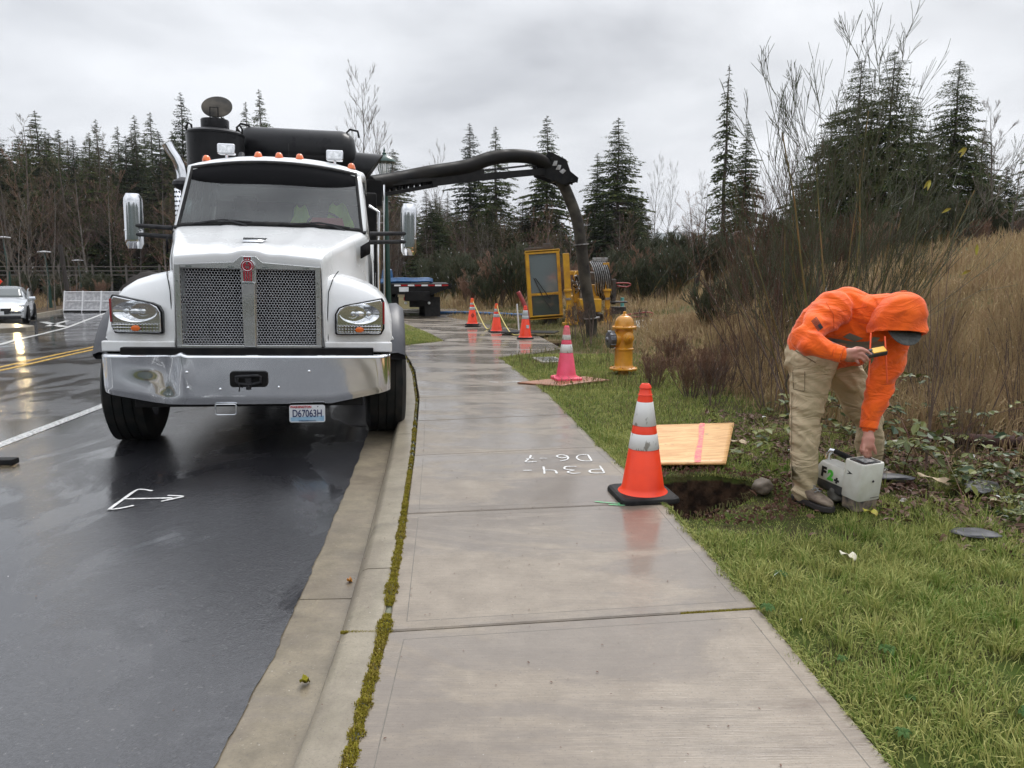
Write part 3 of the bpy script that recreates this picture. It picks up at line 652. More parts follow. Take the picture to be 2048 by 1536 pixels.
# --- plate and hook below the bumper
mb = MB(); mb.plate(rrect(.305, .155, .018, cx=.475, cz=.362), .035, .04)
pl = mb.build('licence_plate', 'plate_white', truck, bevel=.001)
mb = MB(); mb.plate([(.332, .295), (.618, .295), (.618, .343), (.332, .329)], .0335, .036); mb.build('plate_band', 'plate_blue', pl)
text('plate_number', 'D67063H', .092, 'navy', pl, Matrix.Translation((.475, .0325, .362)) @ FX, sx=.70, bold=.001)
text('plate_state', 'WASHINGTON', .028, 'red_ink', pl, Matrix.Translation((.42, .0325, .422)) @ FX, sx=.95, bold=.0008)
text('plate_motto', 'EVERGREEN STATE', .017, 'navy', pl, Matrix.Translation((.475, .0325, .299)) @ FX)
[MB().cyl((x, .036, .427), (x, .030, .427), .006, n=8).build('plate_screw', 'chrome', pl) for x in (.385, .565)]
MB().tube([(-.29, .04, .445), (-.29, .04, .37), (-.275, .04, .36), (-.135, .04, .36), (-.12, .04, .37), (-.12, .04, .445), (-.135, .04, .452), (-.275, .04, .452)], .006, 8, closed=True).build('plate_bracket', 'brushed', truck)
MB().box((0, .35, .49), (1.9, .5, .14)).box((0, .25, .89), (2.1, .3, .09)).build('crossmember', 'black_steel', truck, bevel=.01)
# --- hood
HS = [(.16, .60, .612, 1.70, 1.735, 1.60), (.24, .62, .64, 1.745, 1.775, 1.60), (.42, .655, .685, 1.80, 1.825, 1.60), (.75, .715, .765, 1.865, 1.885, 1.60), (1.15, .79, .865, 1.945, 1.965, 1.60), (1.5, .855, .955, 2.01, 2.04, 1.60), (1.74, .895, 1.0, 2.05, 2.095, 1.60)]
def hood_section(y, xe, xs_, ze, zc, zl):
    o = []; f = max(0, 1 - (y - .1) / 1.2)          # ridge fades backwards
    for t in np.linspace(0, 1, 15):
        x = xe * t; z = ln(zc, ze, t ** 2.2)
        z += .030 * f * math.exp(-(x / .12) ** 4) + .012 * math.exp(-((x - .47 * xe) / .05) ** 2) * min(1, y / .5)
        o.append((x, z))
    for k in range(1, 7):                               # rounded shoulder
        a = R(90 * k / 6); o.append((xe + (xs_ - xe) * math.sin(a) * .9 + .0, ze - .075 * (1 - math.cos(a))))
    for t in np.linspace(.15, 1, 8): o.append((ln(xe + (xs_ - xe) * .9, xs_ + .015, t), ln(ze - .075, .95, t)))
    return o
yy = np.array([h[0] for h in HS]); Hn = lambda y: hood_section(y, *[float(np.interp(y, yy, [h[k] for h in HS])) for k in range(1, 6)])
rows = []
for y in list(np.linspace(.16, .30, 6)) + list(np.linspace(.36, 1.74, 20)):
    s = Hn(y); rows.append([(-x, y, z) for x, z in s[::-1]] + [(x, y, z) for x, z in s[1:]])
hood = MB().grid(rows).build('hood', 'white_paint', truck, angle=60, thick=.01)
# front lip that closes the hood over the grille
MB().grid([rows[0][8:-8], [(p[0] * .99, p[1] - .004, p[2] - .02) for p in rows[0][8:-8]], [(p[0] * .97, p[1] + .015, p[2] - .095) for p in rows[0][8:-8]]]).build('hood_lip', 'white_paint', hood)
gv = MB()       # centre air inlet on the hood and side louvre
zc = 1.842
gv.add([(-.085, .40, 1.852), (.085, .40, 1.852), (.105, .56, 1.892), (-.105, .56, 1.892)], [(0, 1, 2, 3)]); gv.build('hood_inlet', 'brushed', hood, thick=-.004)
# panel gap between hood and fenders
for s in (-1, 1):
    MB().tube([(s * .655, .20, .90), (s * .65, .205, 1.2), (s * .66, .215, 1.42), (s * .70, .30, 1.55), (s * .735, .45, 1.605)], .0045, 5).build('hood_seam', 'mesh_back', hood)
for s in (-1, 1):
    q = [(s * (.905 + .012), 1.18, 1.74), (s * (.905 + .012), 1.18, 1.86), (s * 1.0, 1.55, 1.93), (s * 1.0, 1.55, 1.80)]
    MB().add(q, [(0, 1, 2, 3)]).build('hood_louvre', 'mesh_back', hood, thick=.012)
    MB().tube([(s * .80, .6, 1.42), (s * .85, 1.0, 1.42), (s * .98, 1.6, 1.42)], .003, 4).build('hood_seam', 'black_paint', hood)
# --- grille
mb = MB(); O = [(-.60, .895), (.60, .895), (.60, 1.64), (.12, 1.665), (.055, 1.715), (-.055, 1.715), (-.12, 1.665), (-.60, 1.64)]
Hl = [rrect(.50, .655, .035, 5, -.305, 1.285), rrect(.50, .655, .035, 5, .305, 1.285)]
mb.plate([(-.60, .895), (.60, .895), (.60, .955), (-.60, .955)], .13, .17); mb.plate([(-.60, .955), (-.555, .955), (-.555, 1.64), (-.60, 1.64)], .13, .17); mb.plate([(.555, .955), (.60, .955), (.60, 1.64), (.555, 1.64)], .13, .17)
mb.plate([(-.555, 1.61), (.555, 1.61), (.555, 1.64), (.12, 1.668), (.06, 1.72), (-.06, 1.72), (-.12, 1.668), (-.555, 1.642)], .13, .17); mb.plate([(-.055, .955), (.055, .955), (.065, 1.61), (-.065, 1.61)], .135, .17)
gs = mb.build('grille_surround', 'surround', truck, bevel=.004)
mb = MB(); mb.plate([(-.052, .94), (.052, .94), (.058, 1.50), (-.058, 1.50)], .105, .14); mb.build('grille_bar', 'surround', gs, bevel=.012, seg=3)
mb = MB(); mb.box((0, .40, 1.28), (1.16, .02, .70)); mb.build('radiator', 'mesh_back', gs)
for s in (-1, 1):       # punched hexagon screen
    mb = MB(); px, pz, r, wd_ = .0245, .0212, .0142, .0024
    x0, x1, z0, z1 = .058, .553, .957, 1.608
    for i in range(-1, 32):
        for j in range(-1, 45):
            cx = s * (x0 + i * px + (px / 2 if j % 2 else 0)); cz = z0 + j * pz
            if not (x0 - .004 < abs(cx) < x1 + .004 and z0 - .004 < cz < z1 + .004): continue
            cl = lambda v: (s * min(x1, max(x0, abs(v[0]))), min(z1, max(z0, v[1])))
            for k in range(3):
                a, b = R(60 * k + 30), R(60 * k + 90)
                A = (cx + r * math.cos(a), cz + r * math.sin(a)); B = (cx + r * math.cos(b), cz + r * math.sin(b))
                A, B = cl(A), cl(B); d = Vector((B[0] - A[0], B[1] - A[1]))
                if d.length < .002: continue
                n = Vector((-d.y, d.x)).normalized() * wd_ / 2
                mb.add([(A[0] + n.x, .148, A[1] + n.y), (A[0] - n.x, .148, A[1] - n.y), (B[0] - n.x, .148, B[1] - n.y), (B[0] + n.x, .148, B[1] + n.y)], [(0, 1, 2, 3)])
    mb.build('grille_screen', 'brushed', gs, thick=.003)
for x in (-.59, .59):
    for z in (1.05, 1.2, 1.38, 1.5): MB().cyl((x * .975, .13, z), (x * .975, .122, z), .008, n=8).build('screen_rivet', 'chrome', gs)
for x in (-.48, -.14, .14, .48): MB().box((x, .126, 1.625), (.05, .01, .010)).build('screen_clip', 'chrome', gs)
# emblem
def disc(r, cz, n=40): return [(r * math.cos(2 * math.pi * k / n), cz + r * math.sin(2 * math.pi * k / n)) for k in range(n)]
mb = MB(); mb.plate(disc(.058, 1.635), .095, .128); mb.plate([(-.04, 1.68), (.04, 1.68), (.034, 1.715), (-.034, 1.715)], .098, .128); mb.plate([(-.036, 1.50), (.036, 1.50), (.045, 1.60), (-.045, 1.60)], .098, .128); mb.plate([(-.052, 1.482), (.052, 1.482), (.048, 1.502), (-.048, 1.502)], .096, .130)
em = mb.build('emblem', 'chrome', truck, bevel=.003)
mb = MB(); mb.plate(disc(.050, 1.635), .091, .10); em2 = mb.build('emblem_disc', 'red_enamel', em)
mb = MB(); rr = []
mb.tube([(x, .0905, z) for x, z in disc(.040, 1.635, 32)], .0022, 6, closed=True); mb.build('emblem_ring', 'chrome', em2)
mb = MB()

for k in range(4): x = -.027 + k * .018; MB().plate([(x - .0055, 1.508), (x + .0055, 1.508), (x * 1.12 + .006, 1.59), (x * 1.12 - .006, 1.59)], .093, .10).build('emblem_stripe', 'red_enamel', em)
for k in range(3): x = -.02 + k * .02; MB().plate([(x - .006, 1.687), (x + .006, 1.687), (x + .006, 1.71), (x - .006, 1.71)], .094, .10).build('emblem_stripe', 'red_enamel', em)
text('emblem_letters', 'K', .036, 'chrome', em, Matrix.Translation((0, .0895, 1.655)) @ FX, bold=.0012); text('emblem_letters', 'W', .034, 'chrome', em, Matrix.Translation((0, .0895, 1.622)) @ FX, bold=.0012)
# --- fenders with headlights
for s in (-1, 1):
    rows = []; tops = []
    for x, zt in ((.60, 1.62), (.64, 1.60), (.72, 1.575), (.85, 1.545), (.98, 1.50), (1.08, 1.44), (1.15, 1.37), (1.195, 1.28), (1.215, 1.18), (1.22, 1.08)):
        yf = .19 + .10 * max(0, (x - .9) / .3) ** 2 + (.03 if x > .7 else .0)
        lean = .10 + .08 * (zt - 1.1)
        P = [(x, yf + .02, .885), (x, yf, .96), (x, yf + .005, 1.02)]
        for t in np.linspace(.15, .8, 6): P.append((x, yf + lean * .5 * t * t, ln(1.02, zt - .10, t)))
        for a in (18, 36, 54, 72, 90): P.append((x, yf + lean * .45 + .24 * (1 - math.cos(R(a))), zt - .115 + .115 * math.sin(R(a))))
        P += [(x, .78, zt + .015), (x, 1.05, zt + .012), (x, 1.3, zt - .04), (x, 1.52, zt - .16), (x, 1.66, zt - .38), (x, 1.70, max(.90, zt - .6))]
        rows.append([(s * p[0], p[1], p[2]) for p in P]); tops.append(P)
    n = len(rows[0])
    # outer wall down to the wheel arch
    arch = []
    for k, p in enumerate(tops[-1]):
        yq = p[1]
        if yq < .34: arch.append((1.225, .33 + .02 * (p[2] - .9), min(p[2], 1.0)) if p[2] > .93 else (1.225, .33, .885))
        else:
            dy = max(-.62, min(.62, yq - .95)); arch.append((1.225, .95 + dy, max(.885, .52 + math.sqrt(max(0, .66 ** 2 - dy * dy)))))
    rows.append([(s * 1.222, p[1], min(p[2], 1.02) if False else (p[2] + a[2]) / 2) for p, a in zip(tops[-1], arch)]); rows.append([(s * a[0], a[1], a[2]) for a in arch])
    fd = MB().grid(rows).build('fender', 'white_paint', truck, angle=50, thick=.008 * s * 1.0)
    # step below the headlight
    MB().plate([(s * .62, .89), (s * 1.215, .89), (s * 1.215, .985), (s * .62, .985)], .165, .215).build('fender_step', 'white_paint', fd, bevel=.015)
    # rubber flare behind
    fr = []
    for a in np.linspace(27, 150, 16):
        cy, cz = .95, .52; r0, r1 = .62, .78
        y0, z0 = cy - .0 - r0 * math.cos(R(a)), cz + r0 * math.sin(R(a)); y1, z1 = cy - r1 * math.cos(R(a)), cz + r1 * math.sin(R(a))
        fr.append([(s * 1.20, y1, z1), (s * 1.27, y1 + .01, z1 + .005), (s * 1.335, ln(y1, y0, .3), ln(z1, z0, .3)), (s * 1.345, y0, z0), (s * 1.30, y0, z0), (s * 1.15, y0, z0)])
    MB().grid(fr, closed=True).build('fender_flare', 'flare', fd, angle=60)
    # headlight: outline in x,z
    def HP(pts): return [(s * a, b) for a, b in pts]
    ho = HP([(.725, 1.045), (1.12, 1.045), (1.15, 1.10), (1.15, 1.34), (1.13, 1.375), (.80, 1.31), (.745, 1.285), (.715, 1.23), (.715, 1.06)])
    yb = lambda x: .165 + .10 * max(0, (abs(x) - .9) / .3) ** 2
    hl = MB().prism(ho, lambda q: (q[0], yb(q[0]), q[1]), lambda q: (q[0], yb(q[0]) + .10, q[1])).build('headlight', 'black_paint', truck, bevel=.008)
    cx, cz = s * .93, 1.2
    sh = lambda q, k: (cx + (q[0] - cx) * k, cz + (q[1] - cz) * k)
    hi_ = [sh(q, .93) for q in ho]
    MB().prism(hi_, lambda q: (q[0], yb(q[0]) - .006, q[1]), lambda q: (q[0], yb(q[0]) + .02, q[1])).build('headlight_bezel', 'chrome', hl, bevel=.01)
    mb = MB()       # main reflector: shallow bowls
    for bx, br, kx in ((.93, .098, 1.72), (.87, .045, 1.0), (1.01, .045, 1.0)):
        M_ = Matrix.Translation((s * bx, yb(bx) - (.002 if kx > 1.5 else -.012), 1.235)) @ Matrix.Rotation(R(90), 4, 'X') @ Matrix.Diagonal((1.05 * kx, .92, 1, 1))
        mb.lathe([(br, .006), (br * .96, .004), (br * .75, -.018), (br * .4, -.03), (.02, -.034)], 28, 0, M_, caps=False); mb.lathe([(.024, -.03), (.024, .0), (.012, .006)], 16, 0, M_)
    mb.build('headlight_reflector', 'reflector', hl)
    mb = MB()       # ribbed turn lamp strip
    for k in range(15): x = .745 + k * .026; mb.box((s * x, yb(x) - .012, 1.10), (.014, .014, .07))
    for z in (1.075, 1.10, 1.125): mb.box((s * .93, yb(.93) - .016, z), (.37, .006, .004))
    mb.build('turn_lamp_ribs', 'chrome', hl, bevel=.003)
    MB().lathe([(.026, 0), (.024, .012), (.01, .016)], 16, 0, Matrix.Translation((s * .93, yb(.93) - .012, 1.095)) @ Matrix.Rotation(R(90), 4, 'X') @ Matrix.Diagonal((1.5, 1, 1, 1))).build('turn_bulb', 'amber', hl)
    MB().box((s * 1.142, yb(1.142) - .004, 1.24), (.018, .02, .20)).build('side_marker', 'red_lens', hl, bevel=.004)
    MB().prism(hi_, lambda q: (q[0], yb(q[0]) - .026, q[1]), lambda q: (q[0], yb(q[0]) - .022, q[1])).build('headlight_lens', 'lens', hl, bevel=.006)
# --- front wheels and the rear tandem
def tyre(mb, r=.52, w=.30, grooves=4):
    prof = [(.30, -w / 2 + .03), (.36, -w / 2), (.44, -w / 2 - .004), (r - .05, -w / 2 + .012), (r - .014, -w / 2 + .03)]
    gw = (w - .06) / grooves
    for g in range(grooves):
        a = -w / 2 + .03 + g * gw; prof += [(r, a + .006), (r, a + gw - .007)] + ([(r - .012, a + gw - .005), (r - .012, a + gw + .003)] if g < grooves - 1 else [])
    prof += [(r - .014, w / 2 - .03), (r - .05, w / 2 - .012), (.44, w / 2 + .004), (.36, w / 2), (.30, w / 2 - .03)]
    return mb.lathe(prof, 56, 0, Matrix.Rotation(R(90), 4, 'Y'), caps=False)
def wheel(x, y, r=.52, w=.30, parent=None, hub='brushed', toe=0):
    M_ = Matrix.Translation((x, y, r + .021 * x)) @ Matrix.Rotation(R(toe), 4, 'Z'); s = 1 if x > 0 else -1
    wm = empty('wheel'); wm.parent = parent; wm.matrix_local = M_
    tyre(MB(), r, w).build('tyre', 'tire', wm, angle=50)
    k = r / .52; prof = [(.02, .08), (.10, .08), (.11, .03), (.16, .02), (.17, -.02), (.27, -.03), (.29, .10), (.31, .115), (.31, -.12), (.29, -.13), (.02, -.13)]
    mb = MB().lathe([(a * k, b * (w / .3)) for a, b in prof], 40, 0, Matrix.Rotation(R(90 * s), 4, 'Y'))
    for j in range(10): a = 2 * math.pi * j / 10; mb.cyl((s * .03 * k, .135 * k * math.cos(a), .135 * k * math.sin(a)), (s * .065 * k, .135 * k * math.cos(a), .135 * k * math.sin(a)), .014 * k, n=6)
    mb.build('rim', hub, wm, angle=40); return wm
wheel(-1.17, .93, .53, .39, truck, toe=2); wheel(1.15, .93, .53, .37, truck, toe=2)
for y in (6.6, 7.95):
    for x in (-1.03, 1.03):
        wheel(x, y, .52, .28, truck); wheel(x * .70, y, .52, .28, truck)
mb = MB()
for x in (-.42, .42): mb.box((x, 4.9, .86), (.09, 9.4, .28))
mb.cyl((-.9, .93, .52), (.9, .93, .52), .07); mb.box((0, .93, .52), (1.5, .14, .12)); mb.box((0, 1.2, .78), (.8, 1.4, .5))
for y in (6.6, 7.95): mb.cyl((-.9, y, .52), (.9, y, .52), .1); mb.box((0, y, .52), (.4, .4, .36))
mb.build('chassis', 'black_steel', truck, bevel=.008)
# --- cab
def cabx(z): return ln(1.03, .90, max(0, min(1, (z - 1.5) / 1.2)))
cab = MB()
yw = lambda z: ln(1.66, 2.10, (z - 2.02) / .68)      # windshield rake
for s in (-1, 1):
    # lower door and side to 2.05
    cab.grid([[(s * 1.04, y, .95), (s * 1.045, y, 1.4), (s * 1.04, y, 1.7), (s * cabx(2.02), y, 2.02)] for y in np.linspace(1.72, 3.55, 8)])
    # pillars: front, rear; window between
    z0, z1 = 2.02, 2.66
    for (ya0, ya1, yb0, yb1) in ((1.66, 2.08, 1.80, 2.20), (2.72, 2.74, 3.55, 3.55)):
        cab.grid([[(s * cabx(ln(z0, z1, t)), ln(ya0, ya1, t), ln(z0, z1, t)), (s * cabx(ln(z0, z1, t)) * 1.012, ln(yb0, yb1, t), ln(z0, z1, t))] for t in np.linspace(0, 1, 5)])
    # front faces of the A pillars
    cab.grid([[(s * cabx(ln(z0, z1, t)), yw(ln(z0, z1, t)) + .0, ln(z0, z1, t)), (s * (cabx(ln(z0, z1, t)) - .012 - .02), yw(ln(z0, z1, t)) - .025, ln(z0, z1, t)), (s * (cabx(ln(z0, z1, t)) - .065), yw(ln(z0, z1, t)) - .03, ln(z0, z1, t))] for t in np.linspace(-.05, 1.04, 8)])
# roof shell
rows = []
for y, hw, ze, zc in ((2.03, .86, 2.655, 2.745), (2.06, .895, 2.68, 2.785), (2.12, .925, 2.70, 2.82), (2.25, .94, 2.715, 2.85), (2.5, .95, 2.73, 2.88), (3.0, .95, 2.73, 2.885), (3.55, .94, 2.70, 2.85)):
    r_ = [(-hw - .002, y, ze - .10), (-hw, y, ze - .03)]
    r_ += [(x * hw, y, ln(zc, ze, abs(x) ** 2.6)) for x in np.linspace(-.985, .985, 21)]
    r_ += [(hw, y, ze - .03), (hw + .002, y, ze - .10)]
    rows.append(r_)
cab.grid(rows)
cab.grid([rows[0][2:-2], [(p[0] * .985, p[1] + .03, p[2] - .035) for p in rows[0][2:-2]], [(p[0] * .97, p[1] + .08, p[2] - .05) for p in rows[0][2:-2]]])
cab.grid([[(x, 3.55, z) for x in (-1.03, -.5, 0, .5, 1.03)] for z in (.95, 2.0)])
cab.grid([[(x, 3.55, 2.45) for x in (-.92, -.5, 0, .5, .92)], [(x, 3.55, 2.72) for x in (-.92, -.5, 0, .5, .92)]])
cabo = cab.build('cab', 'white_paint', truck, angle=50, thick=.012)
MB().grid([[(-.98, 1.72, 2.06), (-.5, 1.72, 2.09), (0, 1.72, 2.10), (.5, 1.72, 2.09), (.98, 1.72, 2.06)], [(-.96, 1.60, 2.02), (-.5, 1.58, 2.06), (0, 1.57, 2.075), (.5, 1.58, 2.06), (.96, 1.60, 2.02)]]).build('cowl', 'black_plastic', cabo, thick=.02)
# glass
def wrows(inset=0, dy=0):
    rows = []
    for t in np.linspace(0, 1, 9):
        z = ln(2.045 + inset, 2.665 - inset, t); row = []
        for u in np.linspace(-1, 1, 21):
            hw = cabx(z) - .055 - inset; zc = z + (.075 * (1 - u * u)) * (t ** 2) + .035 * (1 - u * u) * (1 - t)
            row.append((u * hw, yw(z) - .035 - .10 * (1 - u * u) + dy, zc))
        rows.append(row)
    return rows
m = bpy.data.materials.new('windscreen'); m.use_nodes = True; nt = m.node_tree; nt.nodes.remove(nt.nodes['Principled BSDF']); MAT['windscreen'] = m
tr = N(nt, 'ShaderNodeBsdfTransparent'); tr.inputs[0].default_value = (.62, .70, .69, 1); gl = N(nt, 'ShaderNodeBsdfGlossy'); gl.inputs['Roughness'].default_value = .06
df = N(nt, 'ShaderNodeBsdfDiffuse'); df.inputs[0].default_value = (.55, .6, .58, 1)  # pale diffuse share mixed in to stand for sky reflected on the glass
fr_ = N(nt, 'ShaderNodeFresnel'); fr_.inputs[0].default_value = 1.8; m1 = N(nt, 'ShaderNodeMixShader'); m2 = N(nt, 'ShaderNodeMixShader')
nt.links.new(fr_.outputs[0], m1.inputs[0]); nt.links.new(tr.outputs[0], m1.inputs[1]); nt.links.new(gl.outputs[0], m1.inputs[2])
nz_ = N(nt, 'ShaderNodeTexNoise'); nz_.inputs['Scale'].default_value = 2.6; nz_.inputs['Detail'].default_value = 5
mr_ = N(nt, 'ShaderNodeMapRange'); mr_.inputs['From Min'].default_value = .35; mr_.inputs['From Max'].default_value = .7; mr_.inputs['To Min'].default_value = .03; mr_.inputs['To Max'].default_value = .10
nt.links.new(nz_.outputs['Fac'], mr_.inputs[0]); nt.links.new(mr_.outputs[0], m2.inputs[0]); nt.links.new(m1.outputs[0], m2.inputs[1]); nt.links.new(df.outputs[0], m2.inputs[2])
nt.links.new(m2.outputs[0], nt.nodes['Material Output'].inputs[0])
ws = MB().grid(wrows()).build('windshield', 'windscreen', cabo)
A = wrows(-.018, .006); Bq = wrows(.012, .004); per = lambda r: r[0] + [x[-1] for x in r[1:-1]] + r[-1][::-1] + [x[0] for x in r[1:-1]][::-1]
MB().grid([per(A), per(Bq)], closed=True).build('windshield_seal', 'rubber', cabo, thick=.012)
# black strip over the glass top, drawn in as the roof's shadow
sb = wrows(.002, -.003); rows = [[(p[0], p[1], p[2]) for p in sb[k]] for k in (6, 7, 8)]; rows[0] = [tuple(Vector(a_).lerp(Vector(b_), .35)) for a_, b_ in zip(sb[5], sb[6])]
for j, p in enumerate(rows[0]): u = (j - 10) / 10; k = .085 * abs(u) ** 4; rows[0][j] = (p[0], p[1] + k * .66 - .002, p[2] + k)
MB().grid(rows).build('roof_shadow_strip', 'mesh_back', ws, thick=.002)
for s in (-1, 1):
    MB().grid([[(s * (cabx(ln(2.02, 2.66, t)) - .012), ln(a0, a1, t), ln(2.02, 2.66, t)) for a0, a1 in ((1.80, 2.19), (2.72, 2.74))] for t in (0, .5, 1)]).build('door_window', 'windscreen', cabo, thick=.004)
    MB().tube([(s * 1.045, 1.80, 1.0), (s * 1.05, 1.80, 1.9), (s * 1.0, 1.8, 2.02)], .005, 4).build('door_seam', 'black_paint', cabo); MB().tube([(s * 1.05, 2.75, 1.0), (s * 1.05, 2.75, 1.9)], .005, 4).build('door_seam', 'black_paint', cabo)
    MB().tube([(s * 1.02, 3.0, 1.2), (s * 1.10, 3.0, 1.25), (s * 1.10, 2.98, 2.35), (s * .98, 2.98, 2.42)], .017, 10).build('grab_handle', 'chrome', truck)
    MB().box((s * 1.09, 2.3, .60), (.12, .9, .04)).box((s * 1.09, 2.3, .95), (.1, .9, .04)).build('step', 'brushed', truck, bevel=.01)
    MB().cyl((s * .86, 2.0, .72), (s * .86, 3.4, .72), .30, n=32).build('fuel_tank', 'brushed', truck, bevel=.02)
MB().add([(.0, 0, 0), (0, .9, 0), (0, .9, .3), (0, 0, .3)], [(0, 1, 2, 3)], 0, Matrix.Translation((1.056, 1.95, 1.3))).build('door_panel', 'white_paint', cabo)
FS = Matrix.Rotation(R(90), 4, 'Z') @ FX
MB().box((1.063, 2.05, 1.66), (.002, .13, .03)).build('door_marking', 'ink', cabo); MB().box((1.063, 2.07, 1.58), (.002, .18, .03)).build('door_marking', 'ink', cabo)
# wipers
for x0, x1 in ((-.80, -.18), (.18, .80)):
    a = wrows()[0]; g_ = lambda x, dz: (x, float(np.interp(x, [p[0] for p in a], [p[1] for p in a])) - .022 + dz * .5, float(np.interp(x, [p[0] for p in a], [p[2] for p in a])) + dz)
    MB().tube([g_(x0, .0), g_(ln(x0, x1, .5), .035), g_(x1, .012)], [.008, .011, .007], 6).tube([g_(x1 - .05, -.02), g_(ln(x0, x1, .6), .03)], .010, 6).build('wiper', 'black_plastic', cabo)
# interior
inn = MB(); inn.box((0, 1.98, 1.92), (1.8, .55, .20)); inn.box((.42, 2.02, 2.03), (.5, .3, .06)); inn.box((0, 3.4, 1.9), (1.8, .06, 1.1)); inn.box((0, 2.5, 1.3), (1.9, 1.9, .1)); inn.box((0, 2.9, 2.655), (1.7, 1.2, .02))
inn.build('dashboard', 'seat_grey', cabo, bevel=.03)
for x in (-.5, .5):
    MB().box((x, 2.9, 1.72), (.52, .5, .14)).box((x, 3.15, 2.02), (.50, .13, .62)).box((x, 3.13, 2.40), (.28, .1, .18)).build('seat', 'seat_grey', cabo, bevel=.05, seg=3)
MB().tube([(.5 + .21 * math.cos(R(a)), 2.28 - .09 * math.sin(R(a)), 2.07 + .19 * math.sin(R(a))) for a in range(0, 360, 15)], .014, 8, closed=True).box((.5, 2.26, 2.06), (.38, .03, .05)).build('steering_wheel', 'black_plastic', cabo)
MB().box((-.02, 1.92, 2.58), (.22, .05, .03)).build('sun_visor', 'seat_grey', cabo)
# marker lights, work lamps, antenna
rz = lambda x, y=2.2: 2.835 - .12 * abs(x / .94) ** 2.6
for x in (-.74, -.20, .02, .24, .80):
    z = rz(x) - .01
    MB().lathe([(.046, 0), (.044, .018), (.034, .05), (.022, .062), (.005, .066)], 20, 0, Matrix.Translation((x, 2.20, z)) @ Matrix.Diagonal((1, 1.6, 1, 1))).build('marker_light', 'amber', cabo)
for x in (-.53, .62):
    z = rz(x) + .03
    lp = MB().plate(rrect(.185, .115, .02, cx=x, cz=z + .06), 2.16, 2.24).build('work_lamp', 'chrome', cabo, bevel=.012)
    MB().plate(rrect(.135, .075, .012, cx=x, cz=z + .06), 2.152, 2.17).build('lamp_face', 'reflector', lp); MB().cyl((x, 2.2, z - .04), (x, 2.2, z + .02), .015).build('lamp_foot', 'chrome', lp)
MB().cyl((-.44, 2.5, rz(-.44)), (-.44, 2.6, rz(-.44) + .09), .035).cyl((.12, 2.24, 2.83), (.12, 2.24, 3.0), .002, n=5).build('roof_fitting', 'black_plastic', cabo)
# mirrors
for s in (-1, 1):
    mr = []
    for t in np.linspace(0, 1, 13):
        z = 1.80 + .565 * t; e = .72 + .28 * min(1, min(t, 1 - t) / .1) ** .5
        row = []
        for a in range(0, 360, 20):
            ca, sa = math.cos(R(a)), math.sin(R(a)); q = .8
            row.append((s * 1.43 + .088 * e * math.copysign(abs(ca) ** q, ca), 1.93 + .075 * e * math.copysign(abs(sa) ** .6, sa), z))
        mr.append(row)
    m_ = MB().loft(mr).build('mirror', 'chrome', truck, angle=70)
    MB().box((s * 1.43, 2.0, 2.085), (.13, .02, .48)).build('mirror_glass', 'reflector', m_, bevel=.02)
    MB().tube([(s * (1.43 + k * .085), 1.87, 1.985) for k in (-1, 0, 1)], .006, 6).build('mirror_seam', 'surround', m_)
    mb = MB()
    for z in (1.925, 2.015): mb.tube([(s * 1.40, 1.88, z + .02), (s * 1.34, 1.84, z + .02), (s * 1.0, 1.74, z)], [.018, .022, .026], 10)
    mb.build('mirror_arm', 'black_plastic', m_)
# --- exhaust, air cleaner
def arc(pts, k=6): return pts
mb = MB(); ex, ey = -1.34, 3.62
mb.cyl((ex, ey, 1.2), (ex, ey, 2.70), .075, n=20)
mb.tube([(ex, ey, 2.6), (ex, ey, 2.78), (ex - .02, ey, 2.88), (ex - .06, ey, 2.97), (ex - .12, ey, 3.06), (ex - .16, ey, 3.14)], [.063] * 5 + [.066], 18, caps=False)
exo = mb.build('exhaust_stack', 'chrome', truck, angle=50)
MB().tube([(ex - .157, ey, 3.13), (ex - .158, ey, 3.134)], .06, 18).build('stack_mouth', 'mesh_back', exo)
mb = MB(); mb.lathe([(.10, 0), (.10, .95)], 30, 0, Matrix.Translation((ex, ey, 1.75)), caps=False); sh = mb.build('heat_shield', 'chrome', exo, angle=60, thick=.003)
mb = MB()
for i in range(16):
    for j in range(16):
        a = 2 * math.pi * (i + (j % 2) / 2) / 16; mb.cyl((ex + .1005 * math.cos(a), ey + .1005 * math.sin(a), 1.80 + j * .058), (ex + .102 * math.cos(a), ey + .102 * math.sin(a), 1.80 + j * .058), .0125, n=6)
mb.build('shield_hole', 'mesh_back', sh)
MB().lathe([(.02, 0), (.08, .03), (.12, .07), (.11, .11), (.03, .16)], 24, 0, Matrix.Translation((-1.16, 2.9, 2.50))).cyl((-1.12, 2.9, 1.8), (-1.14, 2.9, 2.52), .05).build('air_intake', 'black_plastic', truck)
# --- body: vertical filter drum, horizontal silencer, debris tank, water tanks
mb = MB(); c = Matrix.Translation((-1.05, 4.25, 0))
mb.lathe([(.365, 1.9), (.365, 3.36), (.372, 3.365), (.372, 3.39), (.33, 3.42), (.24, 3.44), (.178, 3.445), (.178, 3.46), (.18, 3.56), (.172, 3.575), (.0, 3.575)], 48, 0, c)
dr = mb.build('filter_drum', 'black_paint', truck, angle=45)
for a in (10, 170): MB().tube([(-1.05 + .30 * math.cos(R(a)) * s_, 4.2, 3.40 + h_) for s_, h_ in ((.95, .0), (.98, .09), (1.1, .11), (1.2, .06), (1.18, -.02))], .014, 8).build('lifting_eye', 'black_steel', dr)
lid = MB().lathe([(.0, 0), (.17, .005), (.195, .015), (.197, .03), (.17, .04), (.0, .045)], 36, 0, Matrix.Translation((-1.02, 4.28, 3.73)) @ Matrix.Rotation(R(52), 4, 'X')).build('drum_lid', 'hose_dirty', dr)
